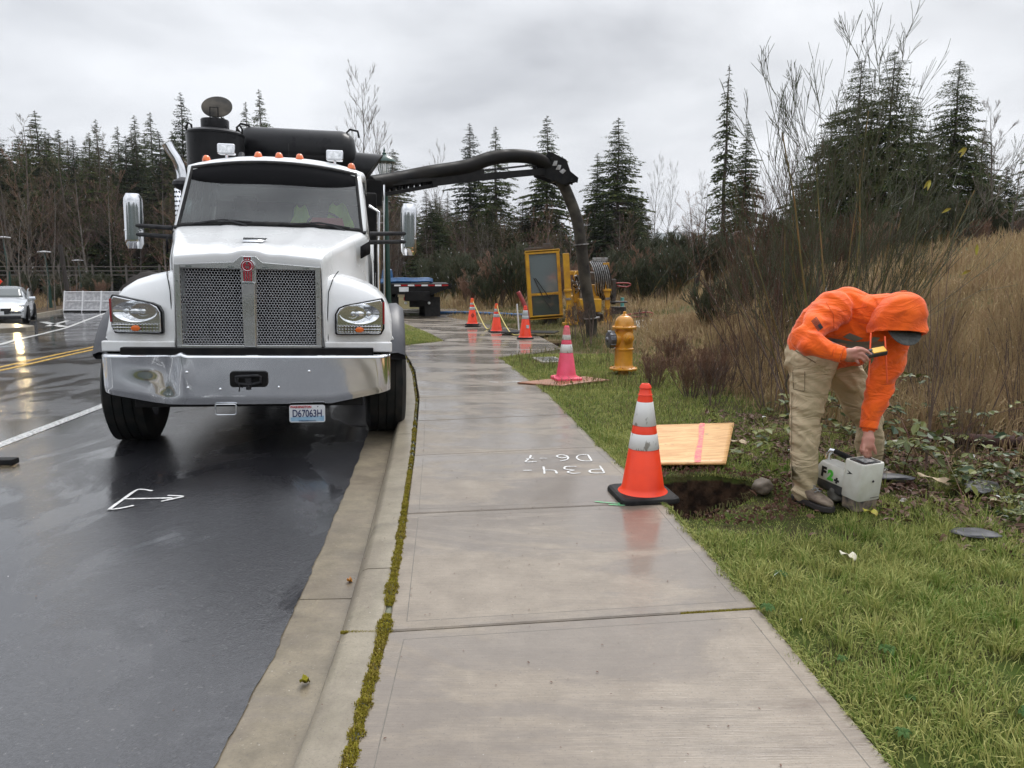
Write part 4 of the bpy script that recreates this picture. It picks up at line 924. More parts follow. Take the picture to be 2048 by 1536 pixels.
MB().tube([(-1.07, 4.06, 3.56), (-1.07, 4.07, 3.70), (-.97, 4.07, 3.70), (-.97, 4.06, 3.56)], .009, 6).build('lid_hinge', 'black_steel', dr)
mb = MB(); prof = [(0, -.79), (.22, -.79), (.32, -.76), (.35, -.70), (.352, .60), (.33, .70), (.24, .78), (.0, .82)]
sil = mb.lathe(prof, 48, 0, Matrix.Translation((-.03, 5.0, 3.29)) @ Matrix.Rotation(R(90), 4, 'Y')).build('silencer_drum', 'black_paint', truck, angle=50)
for x in (-.80, .72): MB().tube([(x - .03, 4.9, 3.52), (x - .09, 4.9, 3.60), (x - .03, 4.9, 3.66), (x + .08, 4.9, 3.64), (x + .10, 4.9, 3.55)], .016, 8).build('lifting_eye', 'black_steel', sil)
MB().loft([[(.70, 5.0 + .26 * math.cos(R(a)), 3.10 + .26 * math.sin(R(a))) for a in range(0, 360, 15)], [(1.0 + .17 * math.sin(R(a)), 5.0 + .26 * math.cos(R(a)), 3.10 + .24 * math.sin(R(a))) for a in range(0, 360, 15)]]).build('exhaust_hood', 'black_paint', truck, angle=50)
mb = MB(); pr = [(0, 0), (.5, .02), (.8, .10), (.93, .25), (.95, .4), (.95, 4.1), (.9, 4.3), (.6, 4.42), (0, 4.45)]
mb.lathe(pr, 56, 0, Matrix.Translation((0, 5.0, 2.1)) @ Matrix.Rotation(R(-90), 4, 'X'))
for y in (5.6, 6.6, 7.6, 8.6): mb.lathe([(.95, 0), (.985, 0), (.985, .08), (.95, .08)], 56, 0, Matrix.Translation((0, y, 2.1)) @ Matrix.Rotation(R(-90), 4, 'X'), caps=False)
mb.build('debris_tank', 'black_paint', truck, angle=40)
mb = MB(); mb.box((0, 4.15, 1.85), (1.9, .9, 1.5)); mb.box((.86, 5.3, 1.15), (.42, 1.3, .9)); mb.box((-.86, 5.3, 1.15), (.42, 1.3, .9)); mb.box((0, 4.4, 2.72), (1.2, .7, .35)); mb.box((.93, 3.72, 1.9), (.28, .08, 1.5))
mb.build('equipment_cabinet', 'black_steel', truck, bevel=.02)
mb = MB()
mb.tube([(1.17, 3.62, .9), (1.17, 3.62, 2.75)], .014, 8); mb.build('handrail', 'brushed', truck)
MB().box((0, 9.4, .75), (2.3, .12, .2)).build('rear_bumper', 'black_steel', truck, bevel=.01)
# --- boom and suction hose (world coordinates brought into the truck's frame)
INV = TRM.inverted()
B = lambda *p: INV @ Vector(p)
mb = MB(); mb.cyl(B(-2.75, 12.0, 2.2), B(-2.75, 12.0, 3.0), .16, n=24); mb.cyl(B(-2.75, 12, 3.0), B(-2.75, 12, 3.12), .24, n=24); mb.box((.95, 5.9, 2.85), (.4, .5, .4)); mast = mb.build('boom_mast', 'black_steel', truck, bevel=.01)
def world_D(u, v, Y):
    x = (u - 1024) / 1480; y_ = (768 - v) / 1480; P_ = math.atan(223 / 1480); a, b = math.cos(P_), math.sin(P_); r = (x, a + y_ * b, -b + y_ * a); t = Y / r[1]; return Vector((r[0] * t, Y, 1.43 + r[2] * t))
def BD(u, v, Y): return INV @ world_D(u, v, Y)
def bar(mb, a, b, w_, h_, m=0):
    d = (b - a).normalized(); s_ = d.cross(Vector((0, 0, 1))).normalized() * w_ / 2; u_ = s_.cross(d).normalized() * h_ / 2
    return mb.loft([[p + s_ + u_, p - s_ + u_, p - s_ - u_, p + s_ - u_] for p in (a, b)], m)
mb = MB()
p0, p1, p2 = BD(748, 392, 12.2), BD(868, 371, 13.3), BD(1085, 343, 15.6)
q0, q1 = BD(748, 372, 12.2), BD(868, 352, 13.3)
bar(mb, p0, p1, .16, .06); bar(mb, q0, BD(960, 346, 14.2), .16, .07)
for k in range(10):
    a, b = p0.lerp(p1, k / 10), p0.lerp(p1, (k + .5) / 10); c_ = q0.lerp(q1, (k + .5) / 10); bar(mb, a, c_, .06, .03); bar(mb, c_, p0.lerp(p1, (k + 1) / 10), .06, .03)
bar(mb, BD(855, 362, 13.2), BD(960, 350, 14.2), .24, .20); bar(mb, BD(955, 355, 14.15), p2, .15, .13)
bar(mb, BD(862, 346, 13.25), BD(935, 334, 13.9), .20, .13)
bm_ = mb.build('boom', 'black_steel', truck, bevel=.006)
text('boom_mark', 'V', .16, 'white_paint', bm_, Matrix.Translation(BD(897, 345, 13.55) + Vector((0, -.13, 0))) @ FX)
mb = MB()
for k in range(40): p = BD(960, 352, 14.2).lerp(BD(1080, 338, 15.6), k / 39) + Vector((0, -.02, .09)); mb.box(p, (.02, .12, .025))
mb.build('hose_chain', 'black_steel', bm_)
def spline(pts, n=8):
    pts = [Vector(p) for p in pts]; o = []
    for i in range(len(pts) - 1):
        p0_, p1_, p2_, p3_ = pts[max(i - 1, 0)], pts[i], pts[i + 1], pts[min(i + 2, len(pts) - 1)]
        for k in range(n):
            t = k / n; o.append(.5 * ((2 * p1_) + (p2_ - p0_) * t + (2 * p0_ - 5 * p1_ + 4 * p2_ - p3_) * t * t + (3 * p1_ - p0_ - 3 * p2_ + p3_) * t ** 3))
    return o + [pts[-1]]
def ribbed(pts, r, rib=.006, step=.034, n=18):
    sp = spline(pts, 12); P_ = [sp[0]]; acc = 0
    L = [0]
    for a, b in zip(sp[:-1], sp[1:]): L.append(L[-1] + (b - a).length)
    m_ = max(4, int(L[-1] / (step / 2))); out_ = []; rr_ = []
    for k in range(m_ + 1):
        s_ = L[-1] * k / m_; i = min(int(np.searchsorted(L, s_)), len(sp) - 1); i = max(i, 1); t = (s_ - L[i - 1]) / max(1e-6, L[i] - L[i - 1]); out_.append(sp[i - 1].lerp(sp[i], t)); rr_.append(r + (rib if k % 2 else -rib * .4))
    return out_, rr_
pts, rr_ = ribbed([BD(740, 368, 12.1), BD(800, 358, 12.7), BD(860, 346, 13.2), BD(930, 334, 13.8), BD(985, 316, 14.3), BD(1035, 312, 14.9), BD(1075, 318, 15.4), BD(1098, 334, 15.7)], .124)
MB().tube(pts, rr_, 18).build('suction_hose', 'hose_black', bm_, angle=80)
mb = MB()   # head: two cheek plates
for dy in (-.20, .20):
    O_ = [(1068, 328), (1085, 322), (1092, 306), (1100, 308), (1128, 322), (1136, 345), (1152, 358), (1150, 368), (1140, 364), (1122, 372), (1100, 362), (1072, 352)]
    mb.add([BD(u, v, 15.75) + Vector((0, dy, 0)) for u, v in O_] + [BD(u, v, 15.75) + Vector((0, dy + .02, 0)) for u, v in O_], [tuple(range(12))[::-1], tuple(range(12, 24))] + [(i, (i + 1) % 12, 12 + (i + 1) % 12, 12 + i) for i in range(12)])
for u, v in ((1078, 334), (1100, 320), (1130, 350), (1140, 362), (1108, 362)): mb.cyl(BD(u, v, 15.75) + Vector((0, -.22, 0)), BD(u, v, 15.75) + Vector((0, .22, 0)), .03, n=10)
mb.tube([BD(1128, 368, 15.75), BD(1150, 360, 15.7), BD(1152, 364, 15.7)], .05, 8)
mb.build('boom_head', 'black_steel', bm_)
for u, v in ((1088, 328), (1112, 338), (1120, 345), (1105, 330)): MB().plate([(-.05, -.05), (.04, -.04), (.05, .06), (-.02, .05)], -.002, .002, 0, Matrix.Translation(BD(u, v, 15.75) + Vector((0, -.215, 0))) @ Matrix.Rotation(R(random.uniform(0, 60)), 4, 'Y')).build('head_slot', 'rig_steel', bm_)
pts, rr_ = ribbed([BD(1098, 334, 15.75), BD(1122, 362, 15.85), BD(1140, 400, 15.95), BD(1154, 440, 16.0), BD(1162, 488, 16.05)], .118)
MB().tube(pts, rr_, 18).build('drop_hose', 'hose_dirty', bm_, angle=80)
dt = MB().tube([BD(1162, 488, 16.05), BD(1170, 560, 16.2), BD(1180, 620, 16.35), BD(1186, 700, 16.5)], .125, 20).build('dig_tube', 'hose_dirty', bm_, angle=60)
mb = MB()
for u, v, Y in ((1162, 489, 16.05), (1184, 636, 16.38)): p = BD(u, v, Y); mb.lathe([(.12, -.012), (.175, -.012), (.175, .012), (.12, .012)], 24, 0, Matrix.Translation(p) @ Matrix.Rotation(R(-6), 4, 'Y'))
mb.build('tube_collar', 'rig_steel', dt)
# things carried in the cab
def vest(x, y, z, w_, h_, lab):
    rows = []
    for t in np.linspace(0, 1, 9):
        rows.append([(x + w_ * u * (.35 + .65 * t ** .6) + .01 * math.sin(9 * t + 5 * u), y + .03 * math.sin(7 * u + 3 * t), z - h_ * t + .02 * math.sin(8 * u)) for u in np.linspace(-.5, .5, 13)])
    o = MB().grid(rows, 0, TRM).build('safety_vest', 'hi_vis', None, angle=180, thick=.008); tag(o, lab, 'vest'); 
vest(.24, 2.35, 2.33, .26, .26, 'lime safety vest hanging behind the windshield, nearer the middle of the cab')
vest(.66, 2.25, 2.36, .36, .34, 'larger lime safety vest hanging by the driver window behind the windshield')
mb = MB().flat([(.34, 0), (.74, -.02), (.70, .24), (.38, .24)], 0, .012, 0, TRM @ Matrix.Translation((0, 1.86, 2.07)) @ Matrix.Rotation(R(28), 4, 'X'))
tag(mb.build('clipboard', 'red_folder', None), 'red folder lying on the dashboard under the windshield', 'folder')
# ================================================================== cones
def gh(x, y): return ground_h(x, y)
def make_cone(h, loc, rz, label, body='cone_orange', base='rubber', col='collar_white', low=(.36, .50), top=(.565, .77), bw=.36, group=None, tip=None, tilt=(0, 0), skirt=False):
    r = empty('traffic_cone', loc, rz, label, 'traffic cone', group); r.rotation_euler = (R(tilt[0]), R(tilt[1]), rz)
    k = h / .71; rb, rt = .135 * k, .030 * k; z0 = .035 * k
    rad = lambda z: ln(rb, rt, (z - z0) / (h - z0))
    prof = [(.158 * k, z0 - .004), (.150 * k, z0 + .006), (.138 * k, z0 + .016), (rad(.07 * k), .07 * k)]
    zs = [low[0] * h / 1, low[1] * h, top[0] * h, top[1] * h]
    for z in zs: prof += [(rad(z) + .0005, z - .002), (rad(z) - .001, z), (rad(z) + .0005, z + .002)]
    prof = sorted(prof[:3], key=lambda p: p[1]) + sorted(prof[3:], key=lambda p: p[1])
    prof += [(rad(.90 * h), .90 * h), (rad(.90 * h) + .004 * k, .905 * h), (rad(.90 * h) - .002, .915 * h), (rad(.955 * h) - .002, .955 * h), (rad(.955 * h) + .003, .965 * h), (rt + .002, .985 * h), (rt - .006 * k, h), (rt - .014 * k, h), (rt - .016 * k, h - .03)]
    MB().lathe(prof, 44, 0, caps=False).build('cone_body', [body], r, angle=40)
    for a, b in ((low[0], low[1]), (top[0], top[1])):
        MB().lathe([(rad(a * h) + .0008, a * h), (rad(a * h) + .003, a * h + .002), (rad(b * h) + .003, b * h - .002), (rad(b * h) + .0008, b * h)], 44, 0, caps=False).build('reflective_collar', col, r, angle=60)
    if tip:
        MB().lathe([(rad(.82 * h) + .003, .82 * h), (rad(.97 * h) + .004, .97 * h)], 30, 0, caps=False).build('cone_tip', tip, r)
    q = rrect(bw * k, bw * k, .05 * k, 6)
    mb = MB(); mb.loft([[(x * 1.0, y, 0) for x, y in q], [(x * 1.01, y * 1.01, .012 * k) for x, y in q], [(x * .985, y * .985, .028 * k) for x, y in q], [(x * .90, y * .90, .036 * k) for x, y in q]])
    mb.build('cone_base', base, r, bevel=.004 * k); return r
make_cone(.735, (.845, 4.63, .0), R(8), 'large clean orange traffic cone with black base standing beside the open hole', low=(.435, .57), top=(.64, .845), bw=.372)
pc = make_cone(.71, (.72, 9.74, .03), R(12), 'faded pink traffic cone standing on a strip of plywood', body='cone_pink', base='cone_pink', col='collar_white', low=(.50, .655), top=(.74, .90), tip='cone_pink_top')
cg = 'orange cones with black bases along the far path'
c3 = make_cone(.72, (.29, 16.15, 0), R(0), 'orange cone nearest the yellow machine, beside a small dug hole', col='collar_grey', low=(.60, .70), top=(.70, .86), group=cg)
c4 = make_cone(.69, (-.375, 17.95, 0), R(20), 'middle of three far cones, with a white stake lying behind it', col='collar_grey', low=(.53, .64), top=(.72, .84), group=cg, tip='cone_faded')
c5 = make_cone(.71, (-1.06, 19.8, .05), R(-5), 'farthest orange cone, raised on a doubled black base', col='collar_grey', low=(.56, .67), top=(.75, .85), group=cg, tip='cone_faded')
MB().flat(rrect(.40, .38, .05), 0, .022).build('spare_base', 'rubber', c5, bevel=.004, M=Matrix.Translation((.02, -.02, -.05)))
mb = MB()      # diamond mark on the farthest cone
dk = Matrix.Translation((.03, -.118, .26)) @ Matrix.Rotation(R(-8), 4, 'X')
for a in (.055, .032): mb.tube([(0, 0, a), (a * .8, 0, 0), (0, 0, -a), (-a * .8, 0, 0)], .006, 5, 0, dk, closed=True)
mb.build('cone_stencil', 'ink', c5)
mb = MB()      # small square patch on the nearest far cone
MB().plate([(-.03, -.035), (.035, -.035), (.035, .035), (-.03, .035)], 0, .004, 0, Matrix.Translation((.045, -.118, .27)) @ Matrix.Rotation(R(-8), 4, 'X')).build('cone_patch', 'collar_grey', c3)
def rope(name, pts, r, m, lab, cat, n=6): return tag(MB().tube(spline(pts, 10), r, n).build(name, m, angle=180), lab, cat)
rope('rope', [(-1.06, 19.8, .70), (-.95, 19.6, .50), (-.72, 19.0, .10), (-.58, 18.6, .03), (-.45, 18.2, .30), (-.38, 17.97, .66), (-.30, 17.8, .45), (-.1, 17.3, .12), (.05, 16.9, .02), (.25, 16.6, .08), (.4, 17.0, .12)], .014, 'rope', 'yellow rope sagging between the three far orange cones', 'rope')
# ================================================================== hydrant
h = empty('fire_hydrant', (1.585, 10.45, gh(1.585, 10.45) - .02), R(-12), 'yellow fire hydrant with grey side cap standing in the grass', 'fire hydrant')
k = 1.0
mb = MB(); mb.lathe([(.075, -.1), (.075, .075), (.085, .085), (.19, .085), (.198, .092), (.198, .108), (.19, .116), (.148, .122), (.134, .14), (.128, .16), (.126, .36), (.134, .366), (.140, .372), (.140, .388), (.134, .394), (.126, .40), (.126, .48), (.128, .60), (.130, .665)], 44)
body = mb.build('barrel', 'hydrant_yellow', h, angle=40)
mb = MB(); mb.lathe([(.130, .662), (.168, .668), (.172, .675), (.172, .695), (.165, .702), (.142, .708), (.136, .73), (.132, .76), (.118, .80), (.092, .832), (.06, .85), (.045, .853), (.045, .862), (.030, .870), (.028, .875)], 44)
bon = mb.build('bonnet', 'hydrant_yellow', h, angle=40)
MB().lathe([(.024, .872), (.024, .905), (.020, .908)], 5).build('operating_nut', 'hydrant_yellow', bon)
for i in range(8):
    a = 2 * math.pi * i / 8
    MB().cyl((.155 * math.cos(a), .155 * math.sin(a), .645), (.155 * math.cos(a), .155 * math.sin(a), .712), .011, n=6).build('bolt', 'hydrant_rust', bon)
    MB().cyl((.172 * math.cos(a), .172 * math.sin(a), .07), (.172 * math.cos(a), .172 * math.sin(a), .13), .012, n=6).build('bolt', 'hydrant_rust', body)
def nozzle(name, az, z, prof, m, parent, n=24):
    return MB().lathe(prof, n, 0, Matrix.Rotation(az, 4, 'Z') @ Matrix.Translation((0, 0, z)) @ Matrix.Rotation(R(90), 4, 'Y')).build(name, m, parent, angle=35)
nz1 = nozzle('large_outlet', R(208), .52, [(.10, .06), (.10, .13), (.115, .14), (.115, .155), (.10, .16)], 'hydrant_yellow', h)
cp = nozzle('outlet_cap', R(208), .52, [(.104, .158), (.118, .165), (.118, .20), (.112, .205), (.112, .225), (.106, .24), (.085, .25), (.04, .255), (.03, .275), (.0, .275)], 'cast_grey', h)
for i in range(10):
    a = 2 * math.pi * i / 10
    MB().box((0, 0, 0), (.075, .02, .02), 0, Matrix.Rotation(R(208), 4, 'Z') @ Matrix.Translation((.20, .114 * math.cos(a), .52 + .114 * math.sin(a))) @ Matrix.Rotation(-a, 4, 'X')).build('cap_lug', 'cast_grey', cp, bevel=.003)
for az in (-62, 118):
    nozzle('side_outlet', R(az), .545, [(.075, .09), (.075, .135), (.082, .14), (.082, .155), (.07, .162), (.058, .165), (.058, .182), (.05, .188), (.022, .19), (.022, .225), (.018, .228)], 'hydrant_yellow', h)
    nozzle('cap_nut', R(az), .545, [(.022, .19), (.022, .228), (.0, .229)], 'hydrant_rust', h, 5)
# ================================================================== plywood
m, nt, p = base_mat('plywood'); tcn = N(nt, 'ShaderNodeTexCoord'); mp = N(nt, 'ShaderNodeMapping'); mp.inputs['Scale'].default_value = (1.2, 9, 9); nt.links.new(tcn.outputs['Object'], mp.inputs[0])
g_ = nzn(nt, 2.2, 7, mp.outputs[0], .6, 1.6); c = mixn(nt, mrn(nt, g_, .42, .58), (.78, .47, .19), (.56, .28, .09))
c = mixn(nt, mth(nt, 'MULTIPLY', mrn(nt, nzn(nt, 5, 3, tcn.outputs['Object'], .5), .66, .72), .8), c, (.22, .10, .05))
nt.links.new(c, p.inputs['Base Color']); p.inputs['Roughness'].default_value = .5; p.inputs['Coat Weight'].default_value = .25; p.inputs['Coat Roughness'].default_value = .3; bumpn(nt, p, g_, .15, .004)
m, nt, p = base_mat('plywood_wet'); tcn = N(nt, 'ShaderNodeTexCoord'); mp = N(nt, 'ShaderNodeMapping'); mp.inputs['Scale'].default_value = (1, 7, 7); nt.links.new(tcn.outputs['Object'], mp.inputs[0])
c = mixn(nt, mrn(nt, nzn(nt, 3, 7, mp.outputs[0], .6, 1.5), .38, .62), (.42, .20, .11), (.28, .12, .07)); nt.links.new(c, p.inputs['Base Color']); p.inputs['Roughness'].default_value = .35
def board(name, pts, z, th, bend, m, lab, cat, n=14):
    (a, b, c, d) = [Vector(q) for q in pts]; rows = []
    for i in range(n + 1):
        u = i / n; row = []
        for j in range(n + 1):
            v = j / n; P_ = a.lerp(b, u).lerp(d.lerp(c, u), v); row.append((P_.x, P_.y, bend(u, v)))
        rows.append(row)
    M_ = Matrix.Translation((-a.x, -a.y, -z)); o = MB().grid(rows, 0, M_).build(name, m, None, angle=180, thick=th); o.location = (a.x, a.y, z)
    return tag(o, lab, cat)
pb = board('plywood_sheet', [(1.00, 5.32), (1.57, 5.28), (2.02, 6.60), (1.20, 6.70)], .03, .016, lambda u, v: .020 + .015 * u + .03 * v * u - .015 * math.sin(math.pi * v) * (1 - u), 'plywood', 'bare yellow plywood sheet with a pink stripe on the grass beside the hole', 'plywood')
mat('pink_spray', (.85, .12, .16), .5, c2=(.72, .36, .19), ns=26, lo=.42, hi=.66)
rows = []
for t in np.linspace(0, 1, 12):
    a, b = Vector((1.365, 5.30)), Vector((1.74, 6.63)); q = a.lerp(b, t); v = t; u = (q.x - ln(1.00, 1.20, v)) / (ln(1.57, 2.02, v) - ln(1.00, 1.20, v))
    for_ = [(q.x + dx, q.y, .0405 + .015 * u + .03 * v * u - .015 * math.sin(math.pi * v) * (1 - u)) for dx in (-.022 - .006 * math.sin(t * 9), .022)]
    rows.append(for_)
st = MB().grid(rows, 0, Matrix.Translation((-1.00, -5.32, -.03))).build('spray_stripe', 'pink_spray', pb, angle=180)
board('plywood_strip', [(.07, 9.50), (.62, 9.22), (1.30, 9.72), (1.0, 10.05)], .01, .018, lambda u, v: .022 + .008 * math.sin(3 * v), 'plywood_wet', 'wet reddish plywood strip lying under the pink cone', 'plywood')
board('grey_board', [(2.9, 18.6), (4.0, 18.9), (4.4, 20.3), (3.2, 20.4)], .1, .04, lambda u, v: gh(3.5, 19) + .06 + .10 * math.sin(3 * u) * v, 'grate', 'weathered light grey board lying in dead grass behind the hydrant', 'board')
board('steel_plate', [(-.35, 17.1), (.95, 16.6), (1.1, 17.2), (-.2, 17.7)], .1, .02, lambda u, v: .05 + .02 * u, 'black_steel', 'thin dark plate lying over dirt behind the far cones', 'plate')
# utility box lid
ub = empty('utility_box', (.60, 12.02, gh(.6, 12.02) + .008), R(12), 'small light grate lid of a utility box set flush in the grass', 'utility box')
MB().flat(rrect(.42, .72, .03), -.03, .02).build('box_rim', 'curb_concrete', ub, bevel=.004)
mb = MB().flat(rrect(.33, .62, .02), .0, .022); 
lid = mb.build('box_lid', 'grate', ub, bevel=.003)
mb = MB()
for i in range(6):
    for j in range(12): mb.box((-.13 + i * .052, -.27 + j * .049, .024), (.026, .024, .006))
mb.box((0, 0, .020), (.30, .58, .004)); mb.build('lid_pattern', 'grate', lid)
# ================================================================== lamp post behind the truck
def lamp_post(x, y, z, top, lab):
    r = empty('street_lamp', (x, y, z), 0, lab, 'street lamp'); s = top / 4.1
    prof = [(.16, 0), (.16, .15), (.13, .2), (.13, .5), (.085, .56), (.07, .8), (.055, 2.9), (.052, 3.30), (.075, 3.33), (.06, 3.38), (.09, 3.46), (.12, 3.50), (.12, 3.53)]
    MB().lathe([(a, b * s) for a, b in prof], 20).build('post', 'post_green', r, angle=40)
    MB().lathe([(.09, 3.53 * s), (.135, 3.80 * s), (.13, 3.82 * s)], 16, caps=False).build('lamp_glass', 'lamp_glass', r)
    for i in range(6): a = 2 * math.pi * i / 6; MB().cyl((.10 * math.cos(a), .10 * math.sin(a), 3.53 * s), (.145 * math.cos(a), .145 * math.sin(a), 3.81 * s), .008, n=6).build('cage_bar', 'post_green', r)
    MB().lathe([(.235, 3.81 * s), (.23, 3.835 * s), (.17, 3.90 * s), (.09, 3.95 * s), (.04, 3.975 * s), (.045, 4.0 * s), (.02, 4.03 * s), (.025, 4.05 * s), (.0, 4.13 * s)], 28).build('lamp_cap', 'post_green', r, angle=40)
lamp_post(-2.60, 15.6, 0, 3.93, 'dark green lantern street lamp behind the truck')
# ================================================================== flatbed behind the truck
fb = empty('flatbed_trailer', (-3.05, 24.0, -.02), R(7), 'black flatbed trailer with mud flaps and blue hoses, parked on the driveway', 'trailer')
mb = MB(); mb.box((-.15, 2.6, 1.02), (2.5, 5.6, .10)); mb.add([(-1.4, -.2, 1.06), (1.1, -.2, 1.10), (1.1, -.2, 1.0), (.55, -.2, .78), (-1.4, -.2, .78)], [(0, 1, 2, 3, 4)]); mb.box((-.15, -.15, 1.0), (2.5, .1, .16))
mb.prism([(-1.4, 1.09), (1.12, 1.09), (1.08, .98), (.5, .76), (-1.4, .76)], lambda q: (q[0], -.22, q[1]), lambda q: (q[0], .1, q[1]))
mb.build('deck', 'black_steel', fb, bevel=.01)
mb = MB()
for i in range(8):
    MB().box((-.62 + i * .215, -.235, 1.045), (.2, .012, .05)).build('reflective_tape', 'red_lens' if i % 2 else 'barrier_rib', fb)
mb.box((0, 2, .7), (.8, 4.6, .3)).box((.05, .2, .55), (.62, .35, .42)); mb.build('trailer_frame', 'black_steel', fb, bevel=.02)
MB().lathe([(.0, -.04), (.2, -.04), (.2, .04), (.0, .04)], 20, 0, Matrix.Translation((.05, -.02, .56)) @ Matrix.Rotation(R(90), 4, 'X')).build('hitch_plate', 'hose_black', fb)
for x in (-.85, .48): MB().box((x, .02, .36), (.50, .02, .62)).build('mud_flap', 'rubber', fb)
for x in (-.40, .34):
    MB().box((x, -.1, .62), (.07, .05, .12)).build('tail_lamp', 'red_lens', fb, bevel=.01); MB().lathe([(.045, 0), (.03, .02), (0, .025)], 14, 0, Matrix.Translation((x + .03, -.1, .48)) @ Matrix.Rotation(R(90), 4, 'X')).build('reverse_lamp', 'plate_white', fb)
MB().box((-.42, -.24, .92), (.30, .012, .15)).build('licence_plate', 'plate_white', fb); 
for y in (.75, 1.95):
    for x in (-.95, .30): wheel(x - (.0 if x < 0 else 0), y, .47, .50, fb, hub='black_steel')
mb = MB()
for i in range(5):
    z = 1.12 + .04 * (i % 3); mb = MB().tube(spline([(-1.2, .3 + .12 * i, z), (-.6, .2 + .1 * i, z + .05), (-.1, .15 + .1 * i, z + .04), (.35, .4 + .1 * i, z + .05), (.45, .9, z), (-.2, 1.4, z), (-1.2, 1.3 + .1 * i, z)], 6), .04, 8)
    o = mb.build('hose', 'blue_hose' if i != 3 else 'tan_hose', None, angle=180, M=fb.matrix_basis if False else Matrix.Translation(fb.location) @ Matrix.Rotation(R(7), 4, 'Z'))
    tag(o, ('coiled blue hose lying on the flatbed trailer deck', 'tan hose looped over the blue hoses on the flatbed')[i == 3], 'hose', 'hoses coiled on the flatbed')
mb = MB(); mb.lathe([(.16, 0), (.19, .02), (.19, .25), (.16, .45), (.1, .5)], 20); q = mb.build('pump', 'blue_hose', None); q.location = (-4.15, 24.9, 1.06); tag(q, 'blue tank standing on the flatbed behind the green post', 'tank')
rope('hose', [(-2.6, 25.8, .05), (-1.6, 25.6, .06), (-.5, 25.0, .05), (.6, 24.0, .05), (1.4, 22.6, .06)], .05, 'blue_hose', 'blue hose running along the ground from trailer to drilling machine', 'hose', 8)
# ================================================================== yellow drilling rig
rg = empty('drilling_rig', (1.45, 20.6, gh(1.45, 20.6)), 0, 'yellow drilling machine with glass cab and hydraulic stakes in the field', 'drilling machine')
RG = Matrix.Rotation(R(3.0), 4, 'Y')
def rb(name, pieces, m, bevel=.008, parent=rg, M=Matrix.Identity(4)):
    mb = MB()
    for c, d in pieces: mb.box(c, d, 0, M)
    return mb.build(name, m, parent, bevel=bevel)
CW = Matrix.Translation((-.46, 0, 0)) @ Matrix.Rotation(R(-4), 4, 'Y')
cab_ = rb('cab_frame', [((-.44, 0, 1.12), (.09, .09, 1.80)), ((.40, 0, 1.12), (.09, .09, 1.80)), ((-.02, 0, 1.99), (.93, .10, .09)), ((-.02, 0, .85), (.9, .07, .06)), ((-.02, 0, .22), (.93, .10, .09)), ((-.44, 1.2, 1.12), (.09, .09, 1.8)), ((.40, 1.2, 1.12), (.09, .09, 1.8)), ((-.02, .6, 2.02), (.95, 1.3, .06)), ((-.02, .6, .2), (.93, 1.3, .08))], 'rig_yellow', M=CW)
rb('cab_glass', [((-.02, .0, 1.42), (.76, .02, 1.06))], 'cab_window', 0, cab_, CW)
rb('lower_glass', [((-.02, .02, .53), (.76, .02, .55))], 'car_glass', 0, cab_, CW)
rb('side_glass', [((-.45, .6, 1.42), (.02, 1.1, 1.06))], 'windscreen', 0, cab_, CW)
rb('cab_seat', [((0, .8, .9), (.5, .4, .15)), ((0, 1.0, 1.3), (.5, .12, .7)), ((-.02, .3, 1.12), (.7, .1, .12))], 'seat_grey', .03, cab_, CW)
rb('roof_rack', [((-.1, .3, 2.10), (.8, .5, .06)), ((.12, .1, 2.17), (.22, .12, .10)), ((-.35, .1, 2.14), (.06, .06, .10))], 'rig_dark', .01, cab_, CW)
wmb = MB(); wmb.tube([(-.3, -.02, 1.30), (-.05, -.06, .70), (.15, -.06, .40)], .012, 5, 0, CW).tube([(-.26, -.03, 1.30), (.05, -.06, .80), (.12, -.06, .72)], .012, 5, 0, CW); wmb.build('cab_wiper', 'black_plastic', cab_)
pn = bpy.data.objects
for x_, l_ in ((-.20, 'lime safety vest seen through the left half of the drilling machine window'), (.16, 'lime safety vest seen through the right half of the drilling machine window')):
    vv = MB().grid([[(x_ + .13 * u, -.045 + .02 * math.sin(6 * u), 1.62 - .24 * t + .03 * u * t) for u in np.linspace(-1, 1, 7)] for t in np.linspace(0, 1, 5)], 0, Matrix.Translation(rg.location) @ CW @ Matrix.Translation((0, .12, 0))).build('safety_vest', 'hi_vis', None, angle=180, thick=.01); tag(vv, l_, 'vest')
def stake(x, y, z0, z1, tilt):
    M_ = Matrix.Translation((x, y, 0)) @ Matrix.Rotation(R(tilt), 4, 'Y'); r_ = rb('stake_mast', [((0, 0, (z0 + z1) / 2 + .35), (.17, .15, z1 - z0 - .7)), ((0, -.02, .62), (.13, .13, .75)), ((0, -.02, .95), (.22, .22, .06)), ((0, -.02, .42), (.2, .2, .05))], 'rig_yellow', .01, rg, M_)
    mb = MB(); mb.lathe([(.22, .0), (.22, .05), (.12, .10), (.08, .32), (.08, .5)], 14, 0, M_); mb.box((0, -.05, .05), (.42, .34, .08), 0, M_); mb.cyl((-.12, -.1, .05), (-.06, -.05, .42), .025, n=8, M=M_); mb.cyl((.12, -.1, .05), (.06, -.05, .42), .025, n=8, M=M_); mb.build('stake_foot', 'rig_yellow', r_, bevel=.008)
    for zz in (.72, .95): MB().lathe([(.05, -.03), (.08, -.03), (.08, .03), (.05, .03)], 12, 0, M_ @ Matrix.Translation((0, -.05, zz))).build('stake_clamp', 'rig_steel', r_)
stake(.14, -.25, .1, 1.95, -4); stake(1.22, .0, .1, 1.70, -3)
rb('track', [((-.35, 1.4, .1), (.30, 2.6, .42)), ((.95, 1.4, .1), (.30, 2.6, .42))], 'rig_dark', .06)
